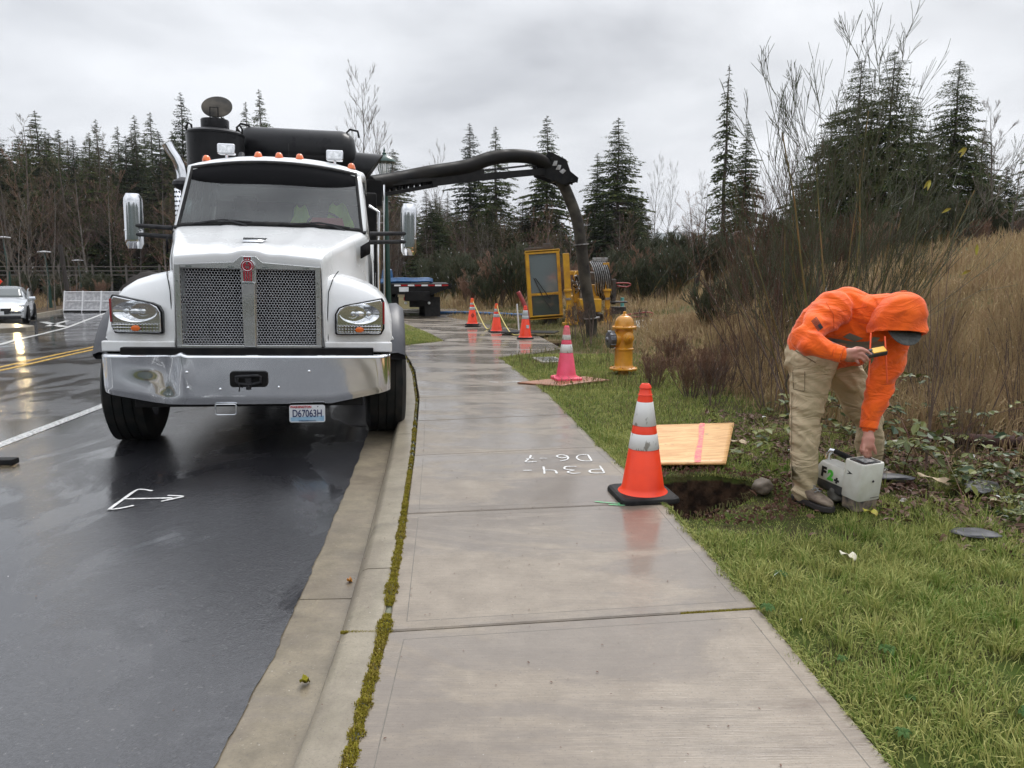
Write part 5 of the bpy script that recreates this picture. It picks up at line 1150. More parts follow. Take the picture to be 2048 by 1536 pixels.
rb('drill_frame', [((.66, 1.2, .55), (.60, 3.6, .35)), ((.62, .3, .85), (.7, .5, .5)), ((.4, .3, 1.42), (.5, .16, .12)), ((.98, .4, .95), (.12, .4, .9)), ((.45, .2, .30), (.14, .14, .5)), ((.75, .1, .28), (.12, .12, .5))], 'rig_yellow', .02)
rb('engine', [((.9, 1.6, 1.05), (.8, 1.6, .8))], 'rig_dark', .05)
MB().cyl((.55, -.05, .35), (.55, -.05, .95), .14, n=20).build('drill_bucket', 'rig_steel', rg, bevel=.01)
random.seed(3)
for i in range(16):     # hydraulic hoses
    x = .82 + .028 * i; mb = MB().tube(spline([(x - .12, .0, 1.72), (x - .05, -.1, 1.55), (x + .02, -.12, 1.25), (x + .10 * random.random(), -.05, .95), (x + .12, .1, .75)], 5), .018, 6); mb.build('hydraulic_hose', 'rubber' if i % 2 else 'rig_steel', rg, angle=180)
for i in range(22):
    x, y, z = .28 + .3 * random.random(), -.1 + .2 * random.random(), .75 + .55 * random.random()
    MB().tube(spline([(x, y, z), (x + random.uniform(-.1, .1), y - .08, z + .12), (x + random.uniform(-.12, .12), y, z + random.uniform(-.2, .3))], 4), .018, 6).build('hydraulic_hose', random.choice(['rubber', 'rig_steel', 'rig_steel', 'rig_yellow', 'hose_dirty']), rg, angle=180)
rb('hose_carrier', [((.98, .1, 1.78), (.42, .2, .10)), ((.9, .1, 1.72), (.3, .15, .08))], 'rig_steel')
rb('front_arm', [((1.5, .1, .62), (.5, .3, .05)), ((1.38, .2, .9), (.12, .2, .7)), ((1.55, .3, .38), (.4, .2, .2))], 'rig_dark', .02)
def rail(name, pts, r, m, par): return MB().tube(spline(pts, 6), r, 8).build(name, m, par, angle=180)
rail('guard_loop', [(1.42, 0, 1.14), (1.72, 0, 1.14), (1.82, 0, 1.10), (1.72, 0, 1.04), (1.45, 0, 1.06)], .02, 'red_pipe', rg); rail('guard_loop', [(1.6, -.1, .25), (2.2, -.1, .34), (2.42, -.1, .32), (2.4, -.1, .24), (2.0, -.1, .22), (1.7, -.1, .2)], .022, 'red_pipe', rg)
q = MB().cyl((0, 0, -.1), (0, 0, .42), .055, n=14).build('teal_pipe', 'teal_pipe', None, angle=40); q.location = (3.2, 21.6, gh(3.2, 21.6) + .30); tag(q, 'short upright teal pipe marker right of the drilling machine', 'marker pipe')
tag(MB().tube(spline([(.15, 18.6, .95), (.28, 18.55, .70), (.38, 18.5, .4), (.42, 18.45, .0)], 6), .055, 12).build('red_pipe', 'red_pipe', None, angle=180), 'bent dark red pipe sticking up behind the far cones', 'pipe')
tag(MB().cyl((.17, 17.9, .0), (.12, 17.9, .68), .018, n=8).build('marker_stake', 'barrier_rib', None), 'thin white stake beside the bent red pipe', 'stake')
# ================================================================== car at far left
cr_ = empty('parked_car', (-21.1, 31.0, hz(-21, 31)), R(28), 'silver hatchback with glowing headlight on the wet road at the far left', 'car')
L, Wd = 4.4, 1.77       # front toward -y
def carsec(y):
    T_ = [(-2.2, .40, .62, .30, .72), (-2.1, .30, .74, .50, .80), (-1.7, .24, .90, .62, .86), (-1.1, .24, 1.02, .70, .885), (-.75, .24, 1.10, .72, .885), (.0, .24, 1.45, .62, .885), (.6, .24, 1.52, .60, .885), (1.4, .24, 1.46, .60, .88), (1.9, .26, 1.25, .62, .86), (2.15, .32, 1.02, .66, .82), (2.2, .45, .9, .6, .76)]
    return [float(np.interp(y, [t[0] for t in T_], [t[i] for t in T_])) for i in (1, 2, 3, 4)]
rows = []
for y in np.linspace(-2.2, 2.2, 45):
    zb, zt, hw, fw = carsec(y); belt = min(zt - .03, .92 if y > -1 else zt - .05)
    half = [(0, zt), (hw * .6, zt - .01), (hw * .92, zt - .05), (ln(hw, fw - .03, .6), ln(zt, belt, .75)), (fw - .02, belt), (fw, belt - .1), (fw, .55), (fw - .02, .4), (fw - .05, zb)]
    rows.append([(x, y, z) for x, z in half] + [(-x, y, z) for x, z in half[::-1]][:-1])
body = MB().loft(rows).build('car_body', 'silver_paint', cr_, angle=50)
MB().grid([[(x, -.98 + .64 * t - .10 * (1 - x * x) + (.0), 1.01 + .46 * t + .02 * (1 - x * x)) for x in np.linspace(-.72 + .10 * t, .72 - .10 * t, 9)] for t in np.linspace(.08, .94, 5)], 0, Matrix.Translation((0, -.02, .025))).build('windscreen', 'car_glass', cr_, thick=.01)
for s in (-1, 1):
    MB().side([(-.70, 1.0), (-.15, 1.38), (.6, 1.44), (1.3, 1.38), (1.75, 1.05), (1.2, .98), (-.4, .96)], s * .80, s * .855, 0, Matrix.Diagonal((1, 1, 1, 1))).build('side_window', 'car_glass', cr_, bevel=.01)
    MB().prism([(-.2, 0), (.0, -.02), (.24, .06), (.30, .16), (.1, .14), (-.2, .05)], lambda q: (s * (.55 + q[0] * .95), -2.15 + abs(q[0] + .2) * .42, .64 + q[1]), lambda q: (s * (.55 + q[0] * .95), -1.98 + abs(q[0] + .2) * .42, .66 + q[1])).build('headlight', 'lens' if s < 0 else 'reflector', cr_, bevel=.01)
    MB().lathe([(.09, 0), (.06, .02), (0, .03)], 14, 0, Matrix.Translation((s * .56, -2.17, .70)) @ Matrix.Rotation(R(90), 4, 'X')).build('lamp_beam', 'headlamp_on', cr_)
    mm_ = MB().loft([[(s * (.88 + .22 * t), -.55 + .08 * math.cos(R(a)), 1.02 + .075 * math.sin(R(a))) for a in range(0, 360, 40)] for t in (0, .3, .9, 1)]).build('door_mirror', 'silver_paint', cr_, angle=50)
    for y in (-1.38, 1.32): wheel(s * .80, y, .33, .22, cr_)
    MB().side([(y, 0.33 + math.sqrt(max(0, .41 ** 2 - (y + 1.38) ** 2))) for y in np.linspace(-1.79, -.97, 13)] + [(-1.38, .2)], s * .70, s * .892).build('wheel_arch', 'mesh_back', cr_); MB().side([(y, 0.33 + math.sqrt(max(0, .41 ** 2 - (y - 1.32) ** 2))) for y in np.linspace(.91, 1.73, 13)] + [(1.32, .2)], s * .70, s * .892).build('wheel_arch', 'mesh_back', cr_)
MB().prism([(-.42, .68), (.42, .68), (.30, .46), (-.30, .46)], lambda q: (q[0], -2.225, q[1]), lambda q: (q[0], -2.1, q[1])).build('front_grille', 'black_plastic', cr_, bevel=.01)
MB().box((0, -2.15, .32), (1.4, .12, .10)).build('lower_intake', 'black_plastic', cr_, bevel=.02); MB().box((0, -2.17, .40), (1.5, .06, .025)).build('bumper_trim', 'chrome', cr_, bevel=.005)
MB().box((0, -2.245, .50), (.31, .012, .15)).build('licence_plate', 'plate_white', cr_); MB().lathe([(.06, 0), (.05, .012), (0, .014)], 20, 0, Matrix.Translation((0, -2.228, .63)) @ Matrix.Rotation(R(90), 4, 'X')).build('car_badge', 'chrome', cr_)
# ================================================================== barricade panels
for i in range(3):
    u = i * .0; b = empty('barricade', (-23.4 + i * 1.04, 39.6 - .1 * i, hz(-22, 39)), R(2), ['leftmost', 'middle', 'rightmost'][i] + ' of three white panel barricades closing the far road', 'barricade', 'white panel barricades across the road')
    b.rotation_euler = (R(-14), 0, R(2))
    MB().box((0, 0, .56), (.98, .05, 1.10)).build('panel', 'barrier', b, bevel=.02)
    for dx in (-.48, .48): MB().box((dx, -.04, .56), (.07, .06, 1.14)).build('panel_post', 'barrier_rib', b, bevel=.01)
    for z in (.1, .58, 1.08): MB().box((0, -.035, z), (.9, .04, .05)).build('panel_rail', 'barrier_rib', b, bevel=.01)
    MB().box((0, .15, .02), (.9, .5, .06)).build('panel_foot', 'rubber', b)
# ================================================================== small things on the ground
def stone(name, x, y, z, s, m, lab, cat, seed=0, sub=3):
    import bmesh
    bm = bmesh.new(); bmesh.ops.create_icosphere(bm, subdivisions=sub, radius=1)
    for v in bm.verts: v.co = Vector((v.co.x * s[0], v.co.y * s[1], v.co.z * s[2])) * (1 + .28 * noise.noise(v.co * 1.6 + Vector((seed, 0, 0))) + .06 * noise.noise(v.co * 5 + Vector((seed, 0, 0))))
    me = bpy.data.meshes.new(name); bm.to_mesh(me); bm.free(); me.materials.append(MAT[m]); me.shade_smooth(); o = bpy.data.objects.new(name, me); COL.objects.link(o); o.location = (x, y, z); o.rotation_euler = (0, 0, seed)
    return tag(o, lab, cat)
stone('rock', 1.64, 4.68, .05, (.10, .06, .05), 'rock', 'rough dark rock at the right end of the hole', 'rock', 1)
stone('cobblestone', 2.06, 4.50, .065, (.075, .075, .07), 'cobble', 'rounded grey cobble leaning against the white locator', 'rock', 2)
stone('flat_stone', 2.52, 3.86, .03, (.13, .08, .012), 'slate', 'flat dark slate lying at the edge of the lawn', 'stone', 3)
stone('flat_stone', 3.05, 4.65, .06, (.17, .10, .010), 'slate', 'long dark slate lying among brambles at far right', 'stone', 4)
stone('flat_stone', 2.55, 4.85, .07, (.16, .07, .014), 'slate', 'small dark slate right behind the white locator', 'stone', 6)
stone('dirt_mound', -27, 56, ground_h(-27, 56) + .2, (2.6, 2.0, 1.3), 'wood_dark', 'dark pile of soil beyond the barricades', 'mound', 5)
def leaf_piece(name, x, y, z, s, m, lab, cat, rz, n=6):
    rows = [[(s[0] * (u - .5) * (1 - .5 * abs(v - .5)), s[1] * (v - .5), .012 * math.sin(5 * u + 3 * v) + .006 * math.sin(17 * u)) for u in np.linspace(0, 1, n)] for v in np.linspace(0, 1, n)]
    o = MB().grid(rows).build(name, m, None, angle=180, thick=.003); o.location = (x, y, z); o.rotation_euler = (R(8), R(6), rz); return tag(o, lab, cat)
leaf_piece('torn_card', 1.66, 3.49, .05, (.085, .035), 'paper', 'small torn cream scrap lying on the lawn', 'scrap', R(-20))
leaf_piece('wood_chip', 1.80, 5.75, .10, (.16, .05), 'wood_chip', 'pale splinter of wood behind the standing leg', 'wood chip', R(10)); leaf_piece('wood_chip', 2.78, 4.72, .09, (.22, .06), 'wood_chip', 'long pale splinter of wood among the brambles', 'wood chip', R(-35)); leaf_piece('wood_chip', 2.92, 4.30, .07, (.13, .07), 'wood_chip', 'short pale wood chip right of the locator', 'wood chip', R(60))
leaf_piece('fallen_leaf', 2.09, 4.16, .05, (.09, .035), 'yellow_leaf', 'green oval leaf lying in front of the locator', 'leaf', R(-15)); leaf_piece('fallen_leaf', -.835, 3.62, -.135, (.03, .022), 'hydrant_rust', 'small orange leaf lying in the gutter', 'leaf', R(50)); leaf_piece('leaf_scrap', -.80, 2.66, -.125, (.05, .03), 'moss_green', 'small green weed scrap in the gutter', 'leaf', R(80))
tag(MB().box((-2.93, 5.98, -.12), (.32, .1, .05)).build('wheel_chock', 'rubber', None, bevel=.01), 'black rubber block lying on the road at the left edge', 'block').location.x -= 1.35
lg = MB().tube([(3.45, 5.95, .10), (3.8, 5.75, .10), (4.3, 5.65, .11), (5.0, 5.45, .16)], [.045, .055, .05, .04], 12).build('log', 'log', None, angle=180); tag(lg, 'rotting dark red log lying in dead grass at far right', 'log')
# ================================================================== spray-painted marks
def strokes(name, lines, r, M, m, z, lab):
    mb = MB()
    for L_ in lines:
        sp = spline([(a, b, 0) for a, b in L_], 6); rows = []
        for i, p in enumerate(sp):
            d = (sp[min(i + 1, len(sp) - 1)] - sp[max(i - 1, 0)]).normalized(); nn = Vector((-d.y, d.x, 0)); w_ = r * (.85 + .3 * noise.noise(p * 14)) * (.6 if i in (0, len(sp) - 1) else 1)
            q1, q2 = M @ (p + nn * w_), M @ (p - nn * w_); rows.append([(q1.x, q1.y, z), (q2.x, q2.y, z)])
        mb.grid(rows)
    o = mb.build(name, m, None); return tag(o, lab, 'painted mark')
GL = {'P': [[(0, 0), (0, 1)], [(0, 1), (.5, .98), (.62, .75), (.45, .52), (0, .5)]], '3': [[(0, .95), (.35, 1), (.55, .8), (.2, .55)], [(.2, .55), (.6, .4), (.5, .05), (0, .05)]], '4': [[(0, 1), (.05, .55), (.5, .5)], [(.55, 1), (.5, .5), (.48, 0)]], '-': [[(0, .5), (.4, .5)]], 'D': [[(0, 0), (0, 1)], [(0, 1), (.5, .9), (.65, .5), (.45, .1), (0, 0)]], '6': [[(.5, .95), (.1, .7), (.02, .25), (.3, 0), (.55, .22), (.35, .5), (.05, .35)]], '7': [[(0, .95), (.55, 1), (.3, .45), (.2, 0)], [(.1, .5), (.5, .52)]], '"': [[(0, 1), (.02, .7)], [(.2, 1), (.22, .7)]]}
def writing(txt, x, y, w_, h_, ang, lab):
    L_ = []; cx = 0
    for ch in txt:
        for s_ in GL.get(ch, []): L_.append([((cx + a * .95) * w_, b * h_) for a, b in s_])
        cx += .55 if ch in '-"' else 1.0
    strokes('spray_writing', L_, .0085, Matrix.Translation((x, y, 0)) @ Matrix.Rotation(ang, 4, 'Z'), 'paint_white', .0045, lab)
writing('P34-', .655, 5.37, .172, .20, R(180 + 3), 'white spray-painted P34- written upside down, lower line on the sidewalk')
writing('D6-7', .60, 5.72, .165, .21, R(180 + 3), 'white spray-painted D6-7 written upside down, upper line on the sidewalk')
strokes('spray_writing', [[(-.12, 9.62), (.0, 9.64), (.16, 9.60)], [(-.3, 9.66), (-.18, 9.62)], [(.0, 9.72), (.12, 9.66)]], .014, Matrix.Identity(4), 'paint_white', .0045, 'faint white paint dashes on the sidewalk beside the pink cone')
strokes('spray_mark', [[(.52, 4.50), (.62, 4.47), (.74, 4.45)], [(.6, 4.44), (.7, 4.42)]], .010, Matrix.Identity(4), 'green_spray', .0045, 'faint green spray mark on the sidewalk at the cone base')
AP = lambda *q: [tuple(q[i:i + 2]) for i in range(0, len(q), 2)]
def RP(u, v): x = (u - 1024) / 1480; y_ = (768 - v) / 1480; P_ = math.atan(223 / 1480); a, b = math.cos(P_), math.sin(P_); r = (x, a + y_ * b, -b + y_ * a); t = (-.15 - 1.43) / r[2]; return (r[0] * t, r[1] * t)
strokes('painted_arrow', [[RP(305, 983), RP(285, 980), RP(272, 982), RP(250, 997), RP(220, 1019), RP(222, 1020), RP(245, 1017), RP(268, 1012)], [RP(250, 999), RP(300, 998), RP(345, 997)], [RP(335, 992), RP(365, 994), RP(345, 999), RP(322, 1004)]], .014, Matrix.Identity(4), 'paint_white', -.1445, 'white spray-painted arrow on the wet road in front of the truck')
# ================================================================== the worker
def Zp(x, y, Y): return world_D(1520 + x / 2.954, 540 + y / 2.954, Y)
def fuse(name, mb, voxel, m, parent, smooth=6, fold=None):
    """join overlapping limbs into one continuous skin"""
    me = bpy.data.meshes.new('tmp'); me.from_pydata(mb.v, [], mb.f); o = bpy.data.objects.new('tmp', me); COL.objects.link(o)
    r_ = o.modifiers.new('r', 'REMESH'); r_.mode = 'VOXEL'; r_.voxel_size = voxel
    if smooth: s_ = o.modifiers.new('s', 'SMOOTH'); s_.factor = .5; s_.iterations = smooth
    bpy.context.view_layer.update(); ev = o.evaluated_get(bpy.context.evaluated_depsgraph_get()); me2 = bpy.data.meshes.new_from_object(ev)
    bpy.data.objects.remove(o); me2.name = name; me2.materials.clear(); me2.materials.append(MAT[m])
    if fold:
        me2.update(); nv = len(me2.vertices); no = np.empty(nv * 3, dtype=np.float32); me2.vertices.foreach_get('normal', no); no = no.reshape(-1, 3)
        for i, v in enumerate(me2.vertices): v.co += Vector(no[i]) * fold(v.co)
    me2.shade_smooth(); q = bpy.data.objects.new(name, me2); COL.objects.link(q); q.parent = parent; return q
def ball(mb, c, r, k=10, m=0, sx=1, sy=1, sz=1):
    return mb.lathe([(max(.0005, r * math.sin(math.pi * i / k)), -r * math.cos(math.pi * i / k)) for i in range(k + 1)], 14, m, Matrix.Translation(c) @ Matrix.Diagonal((sx, sy, sz, 1)))
def limb(mb, pts, rad, n=14):
    pts = [Vector(p) for p in pts]; mb.tube(pts, rad, n)
    for p, r in zip(pts, rad): ball(mb, p, r * .995)
    return mb
pelvis = Zp(345, 520, 4.74); hipR, hipL = Zp(310, 560, 4.64), Zp(440, 560, 4.86)
kneeR, kneeL = Zp(268, 900, 4.54), Zp(650, 900, 4.90); ankR, ankL = Zp(262, 1280, 4.50), Zp(640, 1200, 4.98)
neck = Zp(700, 300, 4.45); shR, shL = Zp(430, 250, 4.52), Zp(775, 450, 4.50); chest = Zp(570, 340, 4.56); belly = Zp(440, 420, 4.66)
elR, wrR = Zp(262, 400, 4.38), Zp(492, 500, 4.20); elL, wrL = Zp(720, 680, 4.44), Zp(640, 960, 4.40)
head = Zp(815, 265, 4.36)
# skin: one continuous body with head, hands and feet
mb = MB()
limb(mb, [pelvis, belly, chest, neck], [.10, .09, .085, .055]); limb(mb, [chest, shR, elR, wrR], [.06, .05, .042, .029]); limb(mb, [chest, shL, elL, wrL], [.06, .05, .042, .029])
limb(mb, [pelvis, hipR, kneeR, ankR], [.11, .085, .055, .045]); limb(mb, [pelvis, hipL, kneeL, ankL], [.11, .085, .055, .045])
limb(mb, [neck, Zp(760, 280, 4.40), head], [.055, .055, .09]); ball(mb, head, .088, sx=1.0, sy=1.0, sz=1.1); 
fd_ = (Vector((.45, -.55, -.70))).normalized(); sd = fd_.cross(Vector((0, 0, 1))).normalized(); ud = sd.cross(fd_)
limb(mb, [head + fd_ * .03 - ud * .03, head + fd_ * .06 - ud * .06], [.07, .05])                     # jaw
limb(mb, [head + fd_ * .085 + ud * .015, head + fd_ * .11 - ud * .018], [.008, .014])                 # nose
for s in (-1, 1):
    ball(mb, head + sd * .088 * s, .022, sx=.6); limb(mb, [head + fd_ * .083 + sd * .03 * s + ud * .028, head + fd_ * .078 + sd * .05 * s + ud * .024], [.008, .006])
limb(mb, [head + fd_ * .088 - ud * .042 - sd * .02, head + fd_ * .088 - ud * .042 + sd * .02], [.007, .007])
H_ = lambda x, y, Y: Zp(x, y, Y)
limb(mb, [wrR, H_(530, 502, 4.20), H_(560, 508, 4.19)], [.028, .034, .030]); limb(mb, [H_(520, 485, 4.19), H_(562, 480, 4.18)], [.024, .019]); limb(mb, [H_(520, 522, 4.20), H_(556, 528, 4.20)], [.022, .017])
for F_, r_ in (([(560, 476, 4.175), (600, 468, 4.160), (632, 480, 4.150), (658, 502, 4.148)], .0098), ([(572, 494, 4.175), (606, 496, 4.155), (628, 514, 4.148), (640, 532, 4.152)], .0102), ([(570, 512, 4.18), (596, 518, 4.16), (612, 532, 4.153), (618, 545, 4.16)], .0098), ([(556, 530, 4.19), (574, 540, 4.17), (584, 552, 4.168)], .0088), ([(530, 480, 4.20), (570, 462, 4.225), (606, 466, 4.225), (632, 478, 4.212)], .0115)):
    limb(mb, [H_(*q) for q in F_], [r_ * 1.08, r_ * 1.04, r_ * .95, r_ * .82][:len(F_)], 10)
limb(mb, [wrL, H_(642, 1000, 4.38), H_(640, 1035, 4.37)], [.029, .036, .032]); limb(mb, [H_(622, 1000, 4.38), H_(618, 1035, 4.37)], [.022, .020])
for F_, r_ in (([(612, 1035, 4.36), (610, 1066, 4.345), (616, 1092, 4.35), (626, 1106, 4.37)], .0102), ([(626, 1040, 4.37), (628, 1072, 4.352), (634, 1098, 4.36), (642, 1108, 4.38)], .0104), ([(644, 1040, 4.38), (648, 1070, 4.36), (652, 1092, 4.37), (656, 1102, 4.39)], .0098), ([(600, 1036, 4.38), (596, 1062, 4.37), (600, 1084, 4.378)], .0088), ([(650, 1005, 4.36), (668, 1040, 4.35), (678, 1064, 4.352), (684, 1084, 4.36)], .0115)):
    limb(mb, [H_(*q) for q in F_], [r_ * 1.08, r_ * 1.04, r_ * .95, r_ * .82][:len(F_)], 10)
toeR, toeL = Vector((ankR.x + .055, ankR.y - .13, .055)), Vector((ankL.x + .10, ankL.y - .10, .055))
for a, t in ((ankR, toeR), (ankL, toeL)): limb(mb, [a, Vector((a.x, a.y, .06)), t], [.040, .035, .024])
person = fuse('person', mb, .0052, 'skin', None, 3)
tag(person, 'worker in orange hoodie and khaki trousers bending over a white locator', 'person')
# trousers
mb = MB()
limb(mb, [Zp(300, 440, 4.74), Zp(320, 520, 4.70), hipR, Zp(290, 700, 4.60), kneeR, Zp(260, 1060, 4.52), Zp(262, 1200, 4.51), Zp(268, 1305, 4.50)], [.145, .150, .140, .118, .094, .084, .080, .084])
limb(mb, [Zp(400, 470, 4.78), Zp(450, 540, 4.84), Zp(540, 690, 4.88), kneeL, Zp(645, 1040, 4.94), Zp(642, 1200, 4.98)], [.145, .140, .122, .104, .094, .09])
limb(mb, [Zp(290, 450, 4.78), Zp(430, 470, 4.80)], [.145, .145]); limb(mb, [Zp(262, 560, 4.72), Zp(262, 480, 4.78)], [.125, .12])
NZ = lambda p, f, s: noise.noise(Vector((p.x * f[0] + s, p.y * f[1], p.z * f[2])))
def rid(v): return 1 - abs(v) * 2.2
def fold_t(p):
    z = p.z; a = .4 + .9 * math.exp(-((z - .48) / .13) ** 2) + 1.1 * math.exp(-((z - .10) / .09) ** 2) + .6 * math.exp(-((z - .82) / .12) ** 2)
    return .016 * a * rid(NZ(p + Vector((0, 0, p.x * .7)), (4, 4, 13), 3)) + .003 * NZ(p, (9, 9, 30), 8) - .011 * a
trs = fuse('trousers', mb, .0095, 'khaki', person, 5, fold_t)
# boots
for a, t in ((ankR, toeR), (ankL, toeL)):
    d = (t - a); d.z = 0; d.normalize(); n_ = Vector((-d.y, d.x, 0)); base = Vector((a.x, a.y, 0)) - d * .075
    mb = MB(); secs = []
    for u, w_, z0, z1 in ((0, .030, .03, .13), (.02, .040, .03, .15), (.07, .043, .03, .15), (.11, .042, .03, .125), (.16, .045, .03, .10), (.21, .052, .03, .085), (.26, .046, .03, .075), (.29, .030, .03, .062), (.302, .01, .035, .05)):
        secs.append([tuple(base + d * u + n_ * (w_ * math.copysign(abs(math.cos(R(g))) ** .7, math.cos(R(g)))) + Vector((0, 0, ln(z0, z1, .5 + .5 * math.sin(R(g)))))) for g in range(0, 360, 24)])
    bo = MB().loft(secs).build('boot', 'boot', person, sub=1, angle=180)
    secs = [[tuple(base + d * u + n_ * w_ * s) + () for s in (-1, 1)] for u, w_ in ((-.004, .030), (.02, .043), (.07, .046), (.12, .044), (.17, .048), (.22, .055), (.27, .048), (.3, .03), (.31, .012))]
    ol = [q[0] for q in secs] + [q[1] for q in secs[::-1]]; MB().prism(ol, lambda q: (q[0], q[1], 0), lambda q: (q[0], q[1], .034)).build('sole', 'sole', bo, bevel=.006)
    mb = MB()
    for k in range(4): p = base + d * (.12 + .022 * k) + Vector((0, 0, .128 - .010 * k)); mb.tube([p - n_ * .028, p + Vector((0, 0, .008)), p + n_ * .028], .0035, 6)
    mb.tube([base + d * .11 + Vector((0, 0, .134)), base + d * .20 + Vector((0, 0, .102))], .004, 6); mb.build('boot_lace', 'tape_grey', bo)
# hoodie
mb = MB()
limb(mb, [Zp(290, 425, 4.74), Zp(350, 330, 4.70), Zp(440, 245, 4.62), Zp(520, 215, 4.58), Zp(620, 240, 4.54), Zp(700, 260, 4.50)], [.135, .140, .135, .125, .10, .085])
limb(mb, [Zp(400, 470, 4.76), Zp(500, 420, 4.70), Zp(620, 400, 4.60), Zp(720, 400, 4.52), Zp(770, 420, 4.50)], [.145, .145, .135, .11, .10])
limb(mb, [Zp(640, 250, 4.50), Zp(730, 250, 4.44), Zp(790, 250, 4.42)], [.11, .115, .11]); limb(mb, [Zp(300, 450, 4.72), Zp(470, 470, 4.74), Zp(570, 500, 4.72)], [.14, .12, .08]); limb(mb, [Zp(460, 300, 4.64), Zp(600, 330, 4.58), Zp(700, 340, 4.50)], [.15, .15, .12])
limb(mb, [Zp(430, 235, 4.52), Zp(370, 290, 4.46), Zp(305, 350, 4.40), elR, Zp(300, 436, 4.32), Zp(380, 468, 4.27), Zp(455, 492, 4.22), Zp(478, 500, 4.205)], [.118, .100, .086, .078, .076, .064, .052, .046])
limb(mb, [Zp(780, 445, 4.50), Zp(770, 520, 4.47), Zp(735, 620, 4.45), Zp(705, 700, 4.44), Zp(680, 790, 4.43), Zp(655, 860, 4.42), Zp(642, 925, 4.41)], [.100, .094, .088, .080, .072, .060, .049])
def fold_h(p):
    d1 = (p - elR).length; d2 = (p - elL).length; d3 = (p - shR).length; a = .45 + 1.2 * math.exp(-(d1 / .13) ** 2) + 1.1 * math.exp(-(d2 / .16) ** 2) + .5 * math.exp(-(d3 / .12) ** 2)
    q = Vector((p.x * .8 + p.z * .6, p.y, p.z * .8 - p.x * .6)) if p.x > 2.15 else Vector((p.x * .75 - p.z * .65, p.y, p.z * .75 + p.x * .65))
    cuff = min((p - wrR).length, (p - wrL).length); e_ = -.006 if .045 < cuff < .058 else 0
    return .0155 * a * rid(NZ(q, (4.5, 4.5, 14), 1)) + .003 * NZ(p, (12, 12, 12), 5) - .011 * a + e_
hoodie = fuse('hoodie', mb, .0088, 'orange_knit', person, 6, fold_h)
# cuffs
for a, b, r in ((Zp(452, 491, 4.222), Zp(490, 502, 4.20), .045), (Zp(647, 895, 4.415), Zp(641, 938, 4.405), .048)):
    d = b - a; M_ = Matrix.Translation(a) @ d.to_track_quat('Z', 'Y').to_matrix().to_4x4(); L_ = d.length
    MB().lathe([(r * 1.10, 0), (r * 1.13, .006), (r * 1.08, L_ * .5), (r * 1.10, L_ - .006), (r * 1.04, L_), (r * .9, L_ + .001), (r * .8, L_ - .01)], 26, 0, M_, caps=False).build('cuff', 'orange_knit', hoodie, angle=80)
# hood: a draped dome, open below
def hood_ring(t):      # t 0 rim .. 1 crown
    cx = ln(806, 850, t ** 1.6); cy = ln(378, 126, t); w_ = (.151 * (1 - t ** 4.2) ** .5 + .004) * (1 - .05 * t + .04 * math.sin(5 * t)); dpt = .135 * (1 - t ** 3.4) ** .5 + .004
    c_ = Zp(cx, cy, 4.36); o = []
    for a in range(0, 360, 10):
        ca, sa = math.cos(R(a)), math.sin(R(a)); q = .8
        x = w_ * math.copysign(abs(ca) ** q, ca); y = dpt * math.copysign(abs(sa) ** q, sa)
        z = -.022 * ca * (1 - t) * 1.0 + (.014 * (1 - sa) * (1 - t) if sa < 0 else 0) - .02 * max(0, -ca) * (1 - t)
        p = Vector((c_.x + x, c_.y + y, c_.z + z)); k = .016 * rid(noise.noise(Vector((p.x * 5 + p.z * 5, p.y * 5, p.z * 11 - p.x * 6)))) - .012 + .012 * noise.noise(Vector((p.x * 4, p.y * 4, p.z * 4 + 2))) * (1 if t > .05 else .4)
        o.append(tuple(p + Vector((ca, sa, 0)) * k))
    return o
rows = [[tuple(Vector(p) + (Vector(c2) - Vector(p)) * .07 + Vector((0, 0, .012))) for p, c2 in zip(hood_ring(0), [Zp(808, 378, 4.36)] * 36)], hood_ring(0), hood_ring(.012), hood_ring(.09)] + [hood_ring(t) for t in (.1, .16, .25, .34, .43, .52, .61, .70, .78, .85, .91, .95, .98, .997)]
MB().grid(rows, closed=True).add(rows[-1], [tuple(range(36))]).build('hood', 'orange_knit', hoodie, angle=180, thick=.006, sub=1)
# cap under the hood
mb = MB(); cc = Zp(835, 330, 4.34); rows = []
for t in np.linspace(0, 1, 7): rows.append([tuple(cc + Vector((.115 * math.cos(R(a)) * math.cos(R(88 * t)), .10 * math.sin(R(a)) * math.cos(R(88 * t)), .085 * math.sin(R(88 * t)) - .0))) for a in range(0, 360, 15)])
cap = mb.grid(rows, closed=True).build('cap', 'cap_grey', person, thick=.003, angle=180)
rows = []
for t in np.linspace(0, 1, 8):
    row = []
    for a in np.linspace(-86, 86, 15):
        ca, sa = math.cos(R(a)), math.sin(R(a)); row.append(tuple(Zp(848, 362, 4.31) + Vector((.100 * sa * (1 - .05 * t), -.055 * ca * t - .012, -.078 * ca * t + .010 * (1 - ca) - .016 * sa * sa * (1 - t) * 0))))
    rows.append(row)
MB().grid(rows).build('cap_brim', 'cap_grey', cap, angle=180, thick=.004)
for pts in ([(655, 372, 4.235), (652, 440, 4.20), (648, 540, 4.17), (642, 620, 4.165), (639, 672, 4.17)], [(738, 392, 4.22), (742, 470, 4.19), (746, 560, 4.18), (752, 668, 4.19)]):
    MB().tube(spline([Zp(*p) for p in pts], 6), .0045, 8).build('drawstring', 'lace_orange', hoodie)
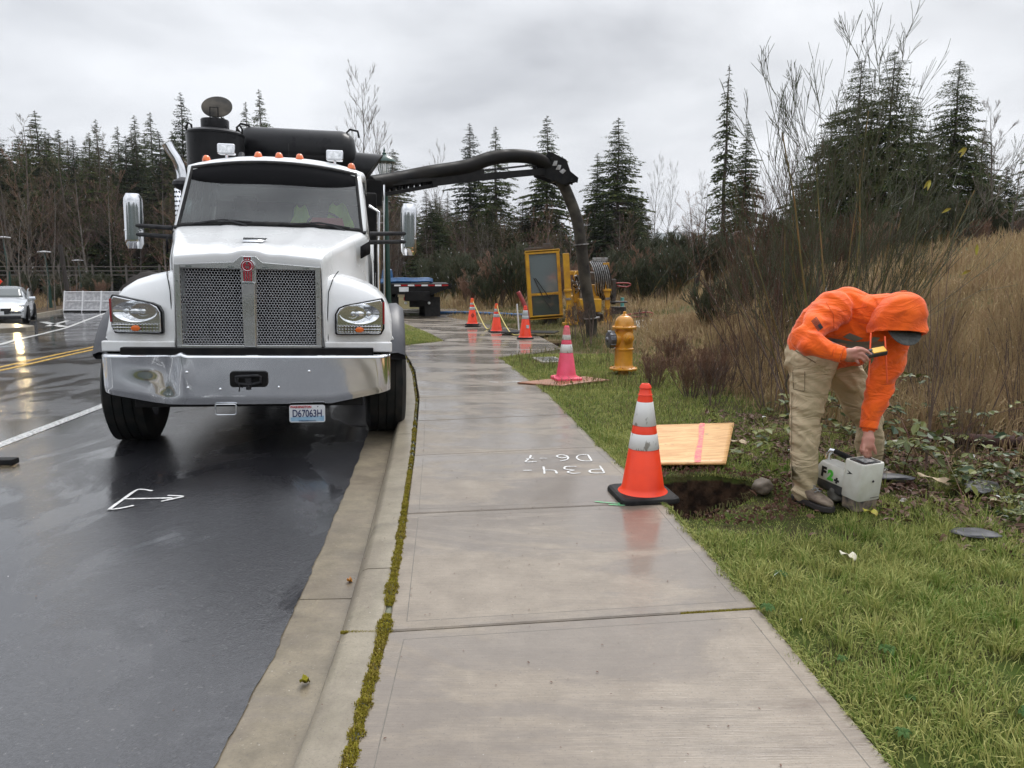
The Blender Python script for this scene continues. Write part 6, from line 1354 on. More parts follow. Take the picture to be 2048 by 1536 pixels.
# reflective tape and sleeve flag laid on the cloth
from mathutils.bvhtree import BVHTree
bm_h = hoodie.data; bvh = BVHTree.FromPolygons([v.co for v in bm_h.vertices], [p.vertices for p in bm_h.polygons]); eye = Vector((0, 0, 1.43))
def decal(name, quads, m, off_=.003, k=6):
    mb = MB()
    for q in quads:
        rows = []
        for i in range(k + 1):
            row = []
            for j in range(k + 1):
                u, v = i / k, j / k; x = ln(ln(q[0][0], q[1][0], u), ln(q[3][0], q[2][0], u), v); y = ln(ln(q[0][1], q[1][1], u), ln(q[3][1], q[2][1], u), v)
                d = (Zp(x, y, 4.5) - eye).normalized(); h_ = bvh.ray_cast(eye, d)[0]
                if h_ is None: h_ = eye + d * 4.3
                row.append(tuple(h_ - d * off_))
            rows.append(row)
        mb.grid(rows)
    return mb.build(name, m, hoodie, angle=180)
decal('reflective_tape', [[(400, 398), (470, 430), (640, 470), (610, 485)][:0] or [(405, 400), (520, 405), (735, 425), (560, 460)][:0] or [(400, 400), (560, 425), (560, 470), (430, 430)], [(560, 425), (735, 420), (735, 458), (560, 470)], [(490, 395), (530, 372), (610, 405), (560, 425)], [(620, 440), (670, 395), (710, 400), (670, 450)]], 'tape_grey', .004)
fl = []; A_, B_, C_, D_ = Vector((302, 300)), Vector((332, 275)), Vector((374, 340)), Vector((345, 362))
bil = lambda u, v: tuple(A_.lerp(B_, u).lerp(D_.lerp(C_, u), v))
for i in range(7): a, b = i / 6.5, (i + .5) / 6.5; fl.append([bil(a, 0), bil(b, 0), bil(b, 1 if i < 3 else 1), bil(a, 1)])
fl.append([bil(.42, .6), bil(1, .6), bil(1, 1), bil(.42, 1)])
decal('flag_patch', fl, 'ink', .003, 3)
# phone-sized yellow meter in the hand
c0, c1 = Zp(622, 500, 4.17), Zp(738, 478, 4.165); d = (c1 - c0).normalized(); up = Vector((0, -.35, 1)).cross(d).cross(d) * -1; up = (Vector((0, -.5, .86)) - d * d.dot(Vector((0, -.5, .86)))).normalized(); sd_ = d.cross(up)
MM = Matrix((( d.x, sd_.x, up.x, (c0.x + c1.x) / 2), (d.y, sd_.y, up.y, (c0.y + c1.y) / 2), (d.z, sd_.z, up.z, (c0.z + c1.z) / 2), (0, 0, 0, 1)))
dv_ = MB().box((0, 0, 0), (.122, .052, .030)).build('handheld_meter', 'case_black', None, bevel=.008); dv_.matrix_world = MM; tag(dv_, 'small black and yellow handheld meter held in the worker\'s raised hand', 'meter')
MB().box((.018, 0, .0165), (.075, .046, .006)).build('meter_face', 'device_yellow', dv_, bevel=.003); MB().box((-.022, -.010, .0195), (.020, .018, .004)).build('meter_button', 'ink', dv_, bevel=.002); MB().box((.02, -.027, -.002), (.07, .003, .012)).build('meter_side', 'device_yellow', dv_, bevel=.001)
# ================================================================== locator
lc = empty('locator', (2.145, 4.29, .0), 0, 'cream and black handheld locator marked F2+ held by its handle on the grass', 'locator')
LM = Matrix.Rotation(R(24), 4, 'Z') @ Matrix.Rotation(R(5), 4, 'X')       # local y runs back from the screen end
def lb(name, secs, m, parent=lc, bevel=.004, angle=40):
    mb = MB()
    rows = [[(x, y, z) for x, y in rrect(w_, d_, r_, 5, 0, cy)] for (w_, d_, r_, cy, z) in secs]
    return mb.loft(rows).build(name, m, parent, bevel=bevel, angle=angle, M=LM)
tw = lb('screen_tower', [(.178, .135, .022, .075, .075), (.182, .140, .022, .075, .08), (.186, .146, .024, .075, .295), (.180, .14, .022, .075, .305)], 'case_cream')
lb('rear_housing', [(.145, .25, .03, .24, .115), (.150, .25, .03, .24, .12), (.150, .25, .03, .24, .195), (.12, .23, .03, .24, .222), (.08, .2, .02, .24, .226)], 'case_cream')
lb('lower_housing', [(.150, .11, .02, .075, .0), (.165, .125, .02, .075, .008), (.170, .13, .02, .075, .078)], 'case_dirt')
lb('rear_base', [(.10, .25, .03, .235, .045), (.13, .26, .03, .235, .06), (.142, .25, .03, .24, .118)], 'case_black')
lb('screen_frame', [(.150, .112, .015, .075, .300), (.150, .112, .015, .075, .3085)], 'ink', tw, .001)
lb('display', [(.085, .075, .006, .075, .3085), (.085, .075, .006, .075, .3105)], 'screen', tw, 0)
MB().lathe([(.008, 0), (.006, .003), (0, .003)], 12, 0, LM @ Matrix.Translation((.0, -.0005, .20)) @ Matrix.Rotation(R(90), 4, 'X')).build('sensor_hole', 'ink', tw)
mb = MB(); mb.tube([(0, .34, .21), (0, .35, .26), (0, .33, .288), (0, .29, .292)], [.018, .018, .017, .015], 12, 0, LM); hd = mb.build('handle_bracket', 'brushed', lc)
MB().tube([(0, .30, .292), (0, .24, .288), (0, .18, .283), (0, .145, .275)], [.016, .018, .018, .016], 14, 0, LM).build('handle_grip', 'rubber', lc)
SD = LM @ Matrix.Translation((-.0765, 0, 0)) @ Matrix.Rotation(R(-90), 4, 'Z') @ FX
def LT(y, z): return LM @ Matrix.Translation((-.0765, y, z)) @ Matrix.Rotation(R(-90), 4, 'Z') @ FX
text('logo_letter', 'F', .085, 'ink', lc, LT(.30, .165), .001, bold=.004); text('logo_number', '2', .085, 'green_ink', lc, LT(.245, .158), .001, bold=.005); text('logo_plus', '+', .06, 'ink', lc, LT(.195, .140), .001, bold=.004)
MB().prism([(0, 0), (.042, -.014), (0, -.026), (.018, -.013)], lambda q: (-.0935, .115 - q[0], .245 + q[1]), lambda q: (-.0925, .115 - q[0], .245 + q[1])).build('arrow_mark', 'ink', tw, M=LM)
MB().box((.03, -.0005, .095), (.07, .001, .003)).build('label_line', 'ink', tw, M=LM)

# cargo pocket and seam on the trousers
bvh = BVHTree.FromPolygons([v.co for v in trs.data.vertices], [p.vertices for p in trs.data.polygons]); _h = hoodie
mat('khaki_dark', (.20, .155, .085), .9, c2=(.15, .115, .062), ns=8, bump=.2, bs=300)
hoodie = trs
decal('pocket_flap', [[(192, 590), (262, 600), (262, 632), (192, 620)]], 'khaki', .007)
decal('pocket_seam', [[(190, 600), (195, 600), (200, 700), (195, 700)], [(196, 700), (262, 716), (262, 721), (196, 705)], [(262, 600), (266, 600), (266, 716), (262, 716)], [(186, 720), (189, 720), (186, 1240), (183, 1240)]], 'khaki_dark', .004)
decal('belt_line', [[(196, 400), (330, 520), (330, 526), (196, 408)][:0] or [(205, 470), (330, 545), (330, 552), (205, 478)]], 'khaki_dark', .004)
bvh = BVHTree.FromPolygons([v.co for v in bm_h.vertices], [p.vertices for p in bm_h.polygons]); hoodie = _h
mat('orange_seam', (.62, .075, .006), .9)
decal('sleeve_seam', [[(388, 190), (392, 189), (436, 262), (431, 264)], [(431, 262), (436, 262), (440, 350), (435, 350)], [(455, 245), (640, 215), (640, 219), (455, 250)], [(432, 470), (436, 470), (428, 505), (424, 505)]], 'orange_seam', .003)
# ================================================================== plants
# --- moss along the kerb joint
n = 26000; yy_ = rng.uniform(.9, 16, n) ** 1.0; yy_ = .9 + (yy_ - .9) * rng.random(n) ** .7
clump = np.array([noise.noise(Vector((0, y * 5.5, 0))) + .6 * noise.noise(Vector((3, y * 19, 0))) for y in yy_])
keep = clump > np.where(yy_ < 5, -.42, np.where(yy_ < 7, .0, .12)) ; yy_ = yy_[keep]; clump = clump[keep]; n = len(yy_)
P = np.zeros((n, 3)); wv = np.clip(.027 + .022 * clump, .010, .044) * np.where(yy_ < 4.3, 1, np.where(yy_ < 7, .6, .38))
P[:, 0] = [interp(MOSS, y) for y in yy_] + rng.uniform(-1, 1, n) * wv; P[:, 1] = yy_
P[:, 2] = -.012 + .022 * np.clip(1 - (np.abs(P[:, 0] - np.array([interp(MOSS, y) for y in yy_])) / wv) ** 2, 0, 1) * (.6 + clump)
o = blades_mesh('moss', P, rng.uniform(.008, .02, n), np.full(n, .006), rng.uniform(.2, .9, n), 'moss_green'); tag(o, kind='stuff')
rows = []
for q in np.linspace(.3, 16, 320): cx = interp(MOSS, q) ; kq = 1 if q < 5 else .5; rows.append([(cx - .022 * kq, q, -.03), (cx - .014 * kq, q, -.014 + .006 * noise.noise(Vector((q * 9, 1, 0)))), (cx, q, -.008 + .012 * noise.noise(Vector((q * 11, 0, 0)))), (cx + .014 * kq, q, -.014), (cx + .022 * kq, q, -.03)])
tag(MB().grid(rows).build('joint_soil', 'joint_mossy', angle=180), kind='structure')
n = 3500; t = rng.random(n); P = np.stack([1.145 - t * .42, 1.52 - t * .052 + rng.uniform(-.009, .009, n) + 1.49, np.full(n, -.008)], 1); P[:, 0] = 1.068 - t * .35; P[:, 1] = 3.008 - t * .047 + rng.uniform(-.009, .009, n)
t2 = rng.random(1500); P2 = np.stack([-.52 - t2 * .17, 2.80 + rng.uniform(-.008, .008, 1500), np.full(1500, -.008)], 1)
o = blades_mesh('moss', np.concatenate([P, P2]), rng.uniform(.006, .014, n + 1500), np.full(n + 1500, .004), rng.uniform(.2, .9, n + 1500), 'moss_green'); tag(o, kind='stuff')
# --- lawn and rough grass
EX, EY = np.array([p[0] for p in EDGE]), np.array([p[1] for p in EDGE])
def gz_arr(P): return np.array([ground_h(x, y) for x, y in P[:, :2]]) - .02
def scatter(n, x0, x1, y0, y1, dens=None, edge=.0):
    P = np.zeros((n, 3)); P[:, 0] = rng.uniform(x0, x1, n); P[:, 1] = rng.uniform(y0, y1, n)
    k = np.ones(n, bool); e = np.interp(P[:, 1], EY, EX)
    k &= (P[:, 1] > 12.5) | (P[:, 0] > e + edge + .03 * np.sin(P[:, 1] * 9) + .02 * np.sin(P[:, 1] * 31))
    vis = (np.abs(P[:, 0]) < .78 * P[:, 1] + 1.9)
    k &= vis
    if dens is not None: k &= rng.random(n) < dens(P)
    P = P[k]
    k = np.array([not ((y < 6 and inside(PIT, x, y)) or (y > 12.4 and y < 30 and (inside(PATH, x, y) or inside(PIT2, x, y)))) and not (x < 2.05 and 5.38 < y < 6.6 and x > 1.05 + (y - 5.4) * .12 and x < 1.57 + (y - 5.35) * .36) for x, y in P[:, :2]], bool) if len(P) else []
    P = P[k]; P[:, 2] = gz_arr(P); return P
def nse(P, s, o=0): return np.array([noise.noise(Vector((x * s, y * s, o))) for x, y in P[:, :2]])
# lawn edge: green until the brush
bl = lambda P: 2.75 + .15 * np.sin(P[:, 1] * 2) - .35 * np.clip(P[:, 1] - 3.6, 0, 1.4)
def lawn_d(P):
    d = np.where(P[:, 0] < np.where(P[:, 1] < 3.7, 9, bl(P)), 1, .12); return d * np.clip(.75 + 1.2 * nse(P, 2.4), .12, 1)
parts = []
P1 = scatter(170000, .9, 5.2, 1.2, 3.9, lawn_d, -.02); H1 = rng.uniform(.03, .095, len(P1)) * (1 + 1.1 * np.clip(nse(P1, 3.2, 7) + .1, 0, 1)) * np.clip(.45 + (P1[:, 0] - np.interp(P1[:, 1], EY, EX)) * 3.2, .45, 1)
P2 = scatter(120000, .7, 5.4, 3.9, 6.6, lawn_d, -.01); H2 = rng.uniform(.03, .075, len(P2)) * (1 + .8 * np.clip(nse(P2, 3, 7), 0, 1))
P3 = scatter(80000, -.3, 3.3, 6.6, 13, lambda P: np.where(P[:, 0] < 1.9 + .1 * (P[:, 1] - 6), 1, .3), -.01); H3 = rng.uniform(.03, .08, len(P3))
P = np.concatenate([P1, P2, P3]); H = np.concatenate([H1, H2, H3]); W_ = .0034 + .0003 * P[:, 1]; pd_ = np.hypot((P[:, 0] - 1.3) / .75, (P[:, 1] - 4.62) / .62); H = H * np.clip((pd_ - .85) * 2.6, .35, 1)
tag(blades_mesh('lawn_grass', P, H, W_ * rng.uniform(.7, 1.4, len(P)), rng.uniform(.25, 1, len(P)), 'lawn'), kind='stuff')
# tufts of longer bright grass
tufts = []
for _ in range(300):
    y = rng.uniform(1.7, 7); x = np.interp(y, EY, EX) + .1 + rng.random() * 2.2
    if x > .72 * y + .6 or math.hypot((x - 1.3) / .75, (y - 4.62) / .75) < 1.0 or (1.0 < x < 2.1 and 5.3 < y < 6.75): continue
    k = rng.integers(22, 60); r_ = rng.uniform(.02, .06); a = rng.random(k) * 6.28; q = np.sqrt(rng.random(k)) * r_
    tufts.append(np.stack([x + q * np.cos(a), y + q * np.sin(a), np.full(k, ground_h(x, y) - .02), a, rng.uniform(.08, .17, k)], 1))
T = np.concatenate(tufts)
tag(blades_mesh('grass_tufts', T[:, :3], T[:, 4], rng.uniform(.003, .0052, len(T)), rng.uniform(.35, 1, len(T)), 'lawn', az=T[:, 3]), kind='stuff')
# grass hanging into the hole and over the paving edge
Pp = []
for i in range(len(PIT)):
    a, b = PIT[i], PIT[(i + 1) % len(PIT)]
    if max(a[0], b[0]) < 1.0: continue
    L_ = math.dist(a, b)
    for _ in range(int(L_ * 110)): t = rng.random(); Pp.append((ln(a[0], b[0], t) + rng.normal(0, .015), ln(a[1], b[1], t) + rng.normal(0, .015), -.01))
Pp = np.array(Pp); cen = np.array([1.33, 4.75]); azp = np.arctan2(cen[1] - Pp[:, 1], cen[0] - Pp[:, 0]) + rng.normal(0, .5, len(Pp))
tag(blades_mesh('overhanging_grass', Pp, rng.uniform(.03, .09, len(Pp)), np.full(len(Pp), .0035), rng.uniform(.8, 1.0, len(Pp)), 'rough_grass', az=azp, curl=1.4), kind='stuff')
ne = 5200; ye = rng.uniform(1.2, 11, ne); xe = np.interp(ye, EY, EX) + rng.uniform(-.015, .03, ne)
tag(blades_mesh('edge_grass', np.stack([xe, ye, np.full(ne, -.01)], 1), rng.uniform(.02, .06, ne), np.full(ne, .0045), rng.uniform(.7, 1, ne), 'lawn', az=rng.normal(3.14, .9, ne)), kind='stuff')
# turf triangle by the kerb
Pt = []
tri = [(-2.05, 14.0), (-2.22, 14.6), (-1.46, 15.58), (-2.1, 18), (-3.12, 21.2), (-3.5, 21.3), (-2.75, 17.2)]
while len(Pt) < 9000:
    x, y = rng.uniform(-3.6, -1.4), rng.uniform(13.9, 21.4)
    if inside(tri, x, y) and rng.random() < (1 if y < 18.2 else .25): Pt.append((x, y, -.015))
tag(MB().flat(tri, -.1, -.005).build('turf', 'soil'), kind='structure')
tag(blades_mesh('turf_grass', np.array(Pt), rng.uniform(.03, .08, len(Pt)), np.full(len(Pt), .009), rng.uniform(.3, .9, len(Pt)), 'lawn'), kind='stuff')
# rough grass field and dead brush
def brush_d(P): return np.clip((P[:, 0] - (bl(P) - .25)) / .6, 0, 1) * np.clip(.55 + 1.3 * nse(P, 1.1, 2), .12, 1)
Pa = scatter(60000, 1.6, 9.5, 4.6, 9, lambda P: np.clip((P[:, 0] - 2.35) / .9, 0, 1) * np.where((P[:, 1] < 6.3) & (P[:, 0] > 2.6), .28, 1) * np.clip(.5 + 1.4 * nse(P, 1.3, 2), .1, 1)); Ha = rng.uniform(.10, .55, len(Pa)) * np.clip((Pa[:, 0] - 1.9) / 1.6, .3, 1) * np.clip((Pa[:, 1] - 3.9) / 2.2, .25, 1) * (1 + .5 * nse(Pa, .8, 9))
Pb = scatter(85000, 1.2, 18, 8.5, 20, lambda P: np.clip(.15 + (P[:, 0] - 1.5) / 1.6, 0, 1) * np.clip(.6 + 1.3 * nse(P, .7, 2), .15, 1)); Hb = rng.uniform(.12, .62, len(Pb)) * np.clip((Pb[:, 0] - 1.0) / 2.4, .25, 1) * (1 + .6 * nse(Pb, .5, 9))
Pc = scatter(120000, -3, 42, 20, 62, lambda P: np.clip(.55 + 1.3 * nse(P, .3, 2), .12, 1) * ((P[:, 0] > 3) | (P[:, 1] > 22)) * (P[:, 0] > -2.6 - (P[:, 1] - 26) * .15)); Hc = rng.uniform(.2, .75, len(Pc)) * (1 + .6 * nse(Pc, .25, 9)) * np.where((Pc[:, 0] < 4) & (Pc[:, 1] < 30), .45, 1)
P = np.concatenate([Pa, Pb, Pc]); H = np.concatenate([Ha, Hb, Hc]); dist = np.hypot(P[:, 0], P[:, 1])
tag(blades_mesh('dead_grass', P, H, (.0036 + .0008 * dist) * rng.uniform(.6, 1.3, len(P)), rng.uniform(.1, .9, len(P)), 'dead_grass'), kind='stuff')
Pd = scatter(60000, -.6, 6, 6, 30, lambda P: np.clip(.35 + 1.3 * nse(P, .9, 4), .0, 1) * np.clip(1.3 - (P[:, 0] - 1.5 - P[:, 1] * .06) / 2.5, .0, 1)); Hd = rng.uniform(.06, .22, len(Pd))
tag(blades_mesh('rough_grass', Pd, Hd, (.0022 + .0006 * Pd[:, 1]) * rng.uniform(.6, 1.3, len(Pd)), rng.uniform(.2, 1, len(Pd)), 'rough_grass'), kind='stuff')
Pl = []
for _ in range(16000):
    x, y = rng.uniform(-40, -15), rng.uniform(20, 64); xl = float(np.interp(y, [p[1] for p in LEFT], [p[0] for p in LEFT]))
    if x < xl - 1.6: Pl.append((x, y, ground_h(x, y)))
Pl = np.array(Pl); tag(blades_mesh('verge_grass', Pl, rng.uniform(.15, .5, len(Pl)), rng.uniform(.02, .05, len(Pl)), rng.uniform(.2, .9, len(Pl)), 'dead_grass'), kind='stuff')
# --- leaf litter
def leaves_mesh(name, P, S, m, flat=.35, up=0, rn=None, cup=.25):
    n = len(P); az = rng.random(n) * 6.283; tx = rng.normal(0, flat, n); ty = rng.normal(0, flat, n)
    X = np.stack([np.cos(az), np.sin(az), tx], 1); Y = np.stack([-np.sin(az), np.cos(az), ty], 1); S = np.asarray(S)[:, None]; Z = np.cross(X, Y)
    V = np.stack([P - X * S, P - X * S * .3 + Y * S * .48 + Z * S * cup, P + X * S * .35 + Y * S * .42 + Z * S * cup, P + X * S, P + X * S * .35 - Y * S * .42 + Z * S * cup, P - X * S * .3 - Y * S * .48 + Z * S * cup], 1)
    F = np.array([[0, 3, 2, 1], [0, 5, 4, 3]])[None] + (np.arange(n) * 6)[:, None, None]
    return np_mesh(name, V.reshape(-1, 3), F.reshape(-1, 4), m, None, np.repeat(rng.random(n) if rn is None else rn, 6))
Pq = scatter(32000, 1.4, 6.2, 3.5, 7.4, lambda P: np.clip((P[:, 0] - (bl(P) - .55)) / .5, .015, 1) * np.clip(.6 + 1.5 * nse(P, 2.2, 11), .1, 1)); Pq[:, 2] += rng.uniform(.01, .05, len(Pq))
tag(leaves_mesh('leaf_litter', Pq, rng.uniform(.012, .032, len(Pq)), 'litter'), kind='stuff')
ns_ = 900; an = rng.random(ns_) * 6.283; rd_ = rng.uniform(.85, 1.35, ns_); Ps = np.stack([1.32 + .44 * rd_ * np.cos(an), 4.68 + .46 * rd_ * np.sin(an), rng.uniform(0, .02, ns_)], 1); Ps = Ps[(Ps[:, 0] > 1.02)]; Ps = np.array([q for q in Ps if not inside(PIT, q[0], q[1])])
tag(leaves_mesh('soil_debris', Ps, rng.uniform(.005, .016, len(Ps)), 'litter', .6, rn=rng.uniform(.3, .6, len(Ps)), cup=.8), kind='stuff')
# tiny grit and needles on the paving
ng = 420; yg = rng.uniform(1.2, 9, ng); xg = np.array([rng.uniform(interp(MOSS, y) - .4, interp(EDGE, y)) for y in yg]); zg = np.where(xg < np.array([interp(MOSS, y) for y in yg]) - .2, -.143, .004)
tag(leaves_mesh('leaf_debris', np.stack([xg, yg, zg], 1), rng.uniform(.002, .0065, ng), 'litter', .15), kind='stuff')
ng = 260; tag(leaves_mesh('road_grit_debris', np.stack([rng.uniform(-4.5, -1.2, ng), rng.uniform(2, 9, ng), np.full(ng, -.145)], 1), rng.uniform(.002, .006, ng), 'litter', .15), kind='stuff')
# --- weed rosettes in the lawn
def rosette(x, y, s):
    V, F = [], []; k = 9
    P = []; 
    mb = MB()
    for i in range(k):
        a = 6.283 * i / k + random.uniform(-.2, .2); L_ = s * random.uniform(.7, 1.1); d = Vector((math.cos(a), math.sin(a), 0)); nn = Vector((-d.y, d.x, 0)); rows = []
        for t, w_ in ((.1, .10), (.4, .22), (.7, .26), (.9, .16), (1, .02)): c_ = d * L_ * t + Vector((0, 0, .02 + .03 * math.sin(t * 3) * s / .06)); rows.append([tuple(c_ - nn * w_ * L_), tuple(c_ + Vector((0, 0, -.003))), tuple(c_ + nn * w_ * L_)])
        mb.grid(rows)
    return mb
wr_ = None
for i, (x, y) in enumerate([(1.02, 2.95), (1.16, 2.55), (1.28, 2.30), (1.35, 2.6), (1.6, 2.2), (1.2, 3.3), (1.15, 2.1)]):
    if wr_ is None: wr_ = rosette(0, 0, .034).build('weed', 'weed_leaf', None, angle=180); q = wr_
    else: q = wr_.copy(); COL.objects.link(q)
    q.location = (x + .06, y, .0); q.rotation_euler = (0, 0, i * 1.3); q.scale = [random.uniform(.7, 1.2)] * 3; tag(q, 'small leafy weed rosette growing in the lawn by the sidewalk edge', 'weed', 'weed rosettes in the lawn')
# ------------------------------------------------------------------ woody plants
def grow(S, p, d, L, r, lvl, maxl, rnd, up=.15, spread=.6, nb=(3, 5), shrink=.62, wig=.12, taper=.6, split=.25, seg=4):
    """records tapering segments: (level, p0, r0, p1, r1)"""
    pts = [p]; q = p.copy(); dd = d.copy(); rs = [r]
    for i in range(seg):
        dd = (dd + Vector((rnd.gauss(0, wig), rnd.gauss(0, wig), rnd.gauss(0, wig) + up * .3))).normalized(); q = q + dd * (L / seg); pts.append(q.copy()); rs.append(r * (1 - (1 - taper) * (i + 1) / seg))
    for i in range(seg): S.append((lvl, *pts[i], rs[i], *pts[i + 1], rs[i + 1]))
    if lvl >= maxl: return
    for _ in range(rnd.randint(*nb)):
        t = rnd.uniform(split, 1); i = min(int(t * seg), seg - 1); b = pts[i].lerp(pts[i + 1], t * seg - i)
        e = (pts[i + 1] - pts[i]).normalized(); a = rnd.uniform(0, 6.283); X, Y = frame_z(e); s_ = rnd.uniform(.5, 1) * spread
        nd = (e + (X * math.cos(a) + Y * math.sin(a)) * s_ + Vector((0, 0, up * .6))).normalized()
        grow(S, b, nd, L * shrink * rnd.uniform(.7, 1.15) * (1.1 - .5 * t), rs[i] * .55, lvl + 1, maxl, rnd, up, spread, nb, shrink, wig, taper, split, max(2, seg - 1))
PROTO = {}
def from_segs(key, S, name, mt, mc, n_cut, trunk='trunk', crown='crown', minr=.0, nt_=7):
    root = empty(name, (0, 0, -50)); A_ = [s[1:] for s in S if s[0] < n_cut]; B_ = [s[1:] for s in S if s[0] >= n_cut]
    o1 = segs_mesh(trunk, A_, mt, root, nt_)
    B_ = np.array(B_); B_[:, 3] = np.maximum(B_[:, 3], minr); B_[:, 7] = np.maximum(B_[:, 7], minr * .7)
    segs_mesh(crown, B_, mc, root, 3); PROTO[key] = [root, False]; return root
def place(key, x, y, z, rz, s, label, cat, group=None, tilt=0, name=None):
    root, used = PROTO[key]
    if used: o = copy_tree(root)
    else: o = root; PROTO[key][1] = True
    o.location = (x, y, z); o.rotation_euler = (R(tilt), R(tilt * .6), rz); o.scale = s if isinstance(s, tuple) else (s, s, s)
    for k_ in ('label', 'category', 'group'):
        if k_ in o.keys(): del o[k_]
    return tag(o, label, cat, group)
def bare_tree(key, seed, h, up=.35, spread=.55, nb=(4, 6), trunk_r=.12, mt='bark', mc='twigs', lv=3, minr=.006, lean=0, first=.3):
    rnd = random.Random(seed); S = []; pts = [Vector((0, 0, 0))]; d = Vector((lean, 0, 1)).normalized(); k = 9
    for i in range(k): d = (d + Vector((rnd.gauss(0, .05), rnd.gauss(0, .05), .12))).normalized(); pts.append(pts[-1] + d * h / k)
    rr = [trunk_r * (1 - .93 * (i / k) ** .9) for i in range(k + 1)]
    for i in range(k): S.append((0, *pts[i], rr[i], *pts[i + 1], rr[i + 1]))
    nbr = int(h * 2.2)
    for j in range(nbr):
        t = first + (1 - first) * (j + rnd.random()) / nbr; t = min(t, .985); i = int(t * k); b = pts[i].lerp(pts[min(i + 1, k)], t * k - i); a = j * 2.4 + rnd.uniform(-.5, .5)
        d = Vector((math.cos(a) * (1.15 - .5 * t), math.sin(a) * (1.15 - .5 * t), .55 + up)).normalized()
        grow(S, b, d, h * .26 * (1.15 - .75 * t) * rnd.uniform(.7, 1.2), rr[i] * .42, 1, lv, rnd, up, spread, nb, .55, .10, .5)
    return from_segs(key, S, 'bare_tree', mt, mc, 1, minr=minr)
def conifer(key, seed, h, rmax, droop=.25, bare=.12, dens=1.0, mt='bark', mc='needles', gap=.0, kind='conifer', narrow=1.0, sp=(.16, .34)):
    rnd = np.random.default_rng(seed); root = empty(kind, (0, 0, -50)); tr = []; k = 12
    for i in range(k): z0, z1 = h * i / k, h * (i + 1) / k; f = lambda z: .011 * h * (1 - z / h) ** .9 + .01; o0 = .02 * h * math.sin(i * 1.3 + seed) * .15; o1 = .02 * h * math.sin((i + 1) * 1.3 + seed) * .15; tr.append((o0, 0, z0, f(z0), o1, 0, z1, f(z1)))
    segs = []; SPR = []
    nw = int(h * 21 * (1.35 if sp[0] < .15 else 1)); lump = rnd.random(40)
    for w_ in range(nw):
        if True:
            if rnd.random() < gap: continue
            z = h * (bare + (1 - bare) * ((w_ + rnd.random() * 6) / (nw + 6)) ** .93); t = (z / h - bare) / (1 - bare)
            R_ = rmax * ((1 - t) ** (.72 * narrow)) * (.55 + .45 * min(1, t * 6)) * (.66 + .6 * lump[int(t * 38)]) + .02
            a = rnd.random() * 6.283; L_ = R_ * rnd.uniform(.55, 1.12); d = np.array([math.cos(a), math.sin(a)])
            rise = .35 * (t - .35); m_ = max(3, int(L_ / .28)); prev = np.array([0, 0, z]); 
            for j in range(m_):
                u = (j + 1) / m_; q = np.array([d[0] * L_ * u, d[1] * L_ * u, z + L_ * (rise * u - droop * u * u)]); segs.append((*prev, .012 * (1 - u) + .006, *q, .010 * (1 - u) + .004)); 
                c_ = int(16 * dens * (.6 + .4 * u) * (.5 + .5 * min(1, (1 - t) * 3)))
                for _ in range(c_):
                    v = rnd.random(); s = prev + (q - prev) * v; side = rnd.normal(0, .34 * (1 - .4 * u) * min(1, L_)); s2 = s + np.array([-d[1] * side, d[0] * side, 0]); SPR.append((*s2, a + rnd.normal(0, .7), rnd.uniform(*sp) * (.30 + .70 * min(1, (1 - t) * 2.2)), -droop + .5 - rnd.random() * 2.0))
                prev = q
    segs_mesh('trunk', tr, mt, root, 8); segs_mesh('limbs', segs, mt, root, 3)
    A_ = np.array(SPR); n = len(A_); P = A_[:, :3]; L_ = A_[:, 4][:, None]; dx = np.stack([np.cos(A_[:, 3]), np.sin(A_[:, 3]), A_[:, 5] * .6], 1); dx /= np.linalg.norm(dx, axis=1, keepdims=True)
    sx = np.cross(dx, rnd.normal(0, 1, (n, 3)) * [.5, .5, 1]); sx /= np.linalg.norm(sx, axis=1, keepdims=True) + 1e-9
    V = np.stack([P, P + dx * L_ * .45 + sx * L_ * .19, P + dx * L_, P + dx * L_ * .45 - sx * L_ * .19], 1)
    np_mesh('crown', V.reshape(-1, 3), np.arange(n * 4).reshape(-1, 4), mc, root, np.repeat(rnd.random(n), 4)); PROTO[key] = [root, False]; return root
def broom(key, seed, h, stems, thick=.014, spread=.35, mt='broom_bark', mc='broom', fine=3, nb=(4, 7), minr=.0022, L0=.5):
    rnd = random.Random(seed); S = []
    for s_ in range(stems):
        a = rnd.uniform(0, 6.283); q = rnd.uniform(.15, 1) * spread; d = Vector((math.cos(a) * q, math.sin(a) * q, 1)).normalized()
        grow(S, Vector((math.cos(a) * .08, math.sin(a) * .08, -.05)), d, h * L0 * rnd.uniform(.75, 1.1), thick * rnd.uniform(.6, 1.2), 0, fine, rnd, .22, .60, nb, .66, .06, .55, .22, 5)
    return from_segs(key, S, 'broom_shrub', mt, mc, 1, 'stem', 'twigs', minr, 6)
# ------------------------------------------------------------------ prototypes
conifer('cedar', 11, 15, 3.3, .22, .03, 1.25, gap=.0)
conifer('fir', 12, 18, 2.9, .28, .10, 1.0, gap=.12)
conifer('fir_dark', 13, 17, 3.1, .20, .05, 1.15, mc='needles_dark', gap=.05)
conifer('big_cedar', 16, 12, 3.1, .26, .02, 1.2, narrow=.85, sp=(.13, .30))
conifer('old_fir', 17, 18, 2.6, .36, .22, .95, mc='needles_olive', gap=.38)
conifer('olive_cedar', 18, 14, 3.2, .30, .03, 1.1, mc='needles_olive', gap=.10, narrow=.7)
conifer('hemlock', 14, 13, 1.35, .48, .10, .9, gap=.52, sp=(.12, .26))
conifer('young_fir', 15, 9, 1.9, .15, .03, 1.1, mc='needles_dark')
bare_tree('alder', 21, 15, trunk_r=.13, nb=(4, 6), mt='bark_pale', mc='twigs')
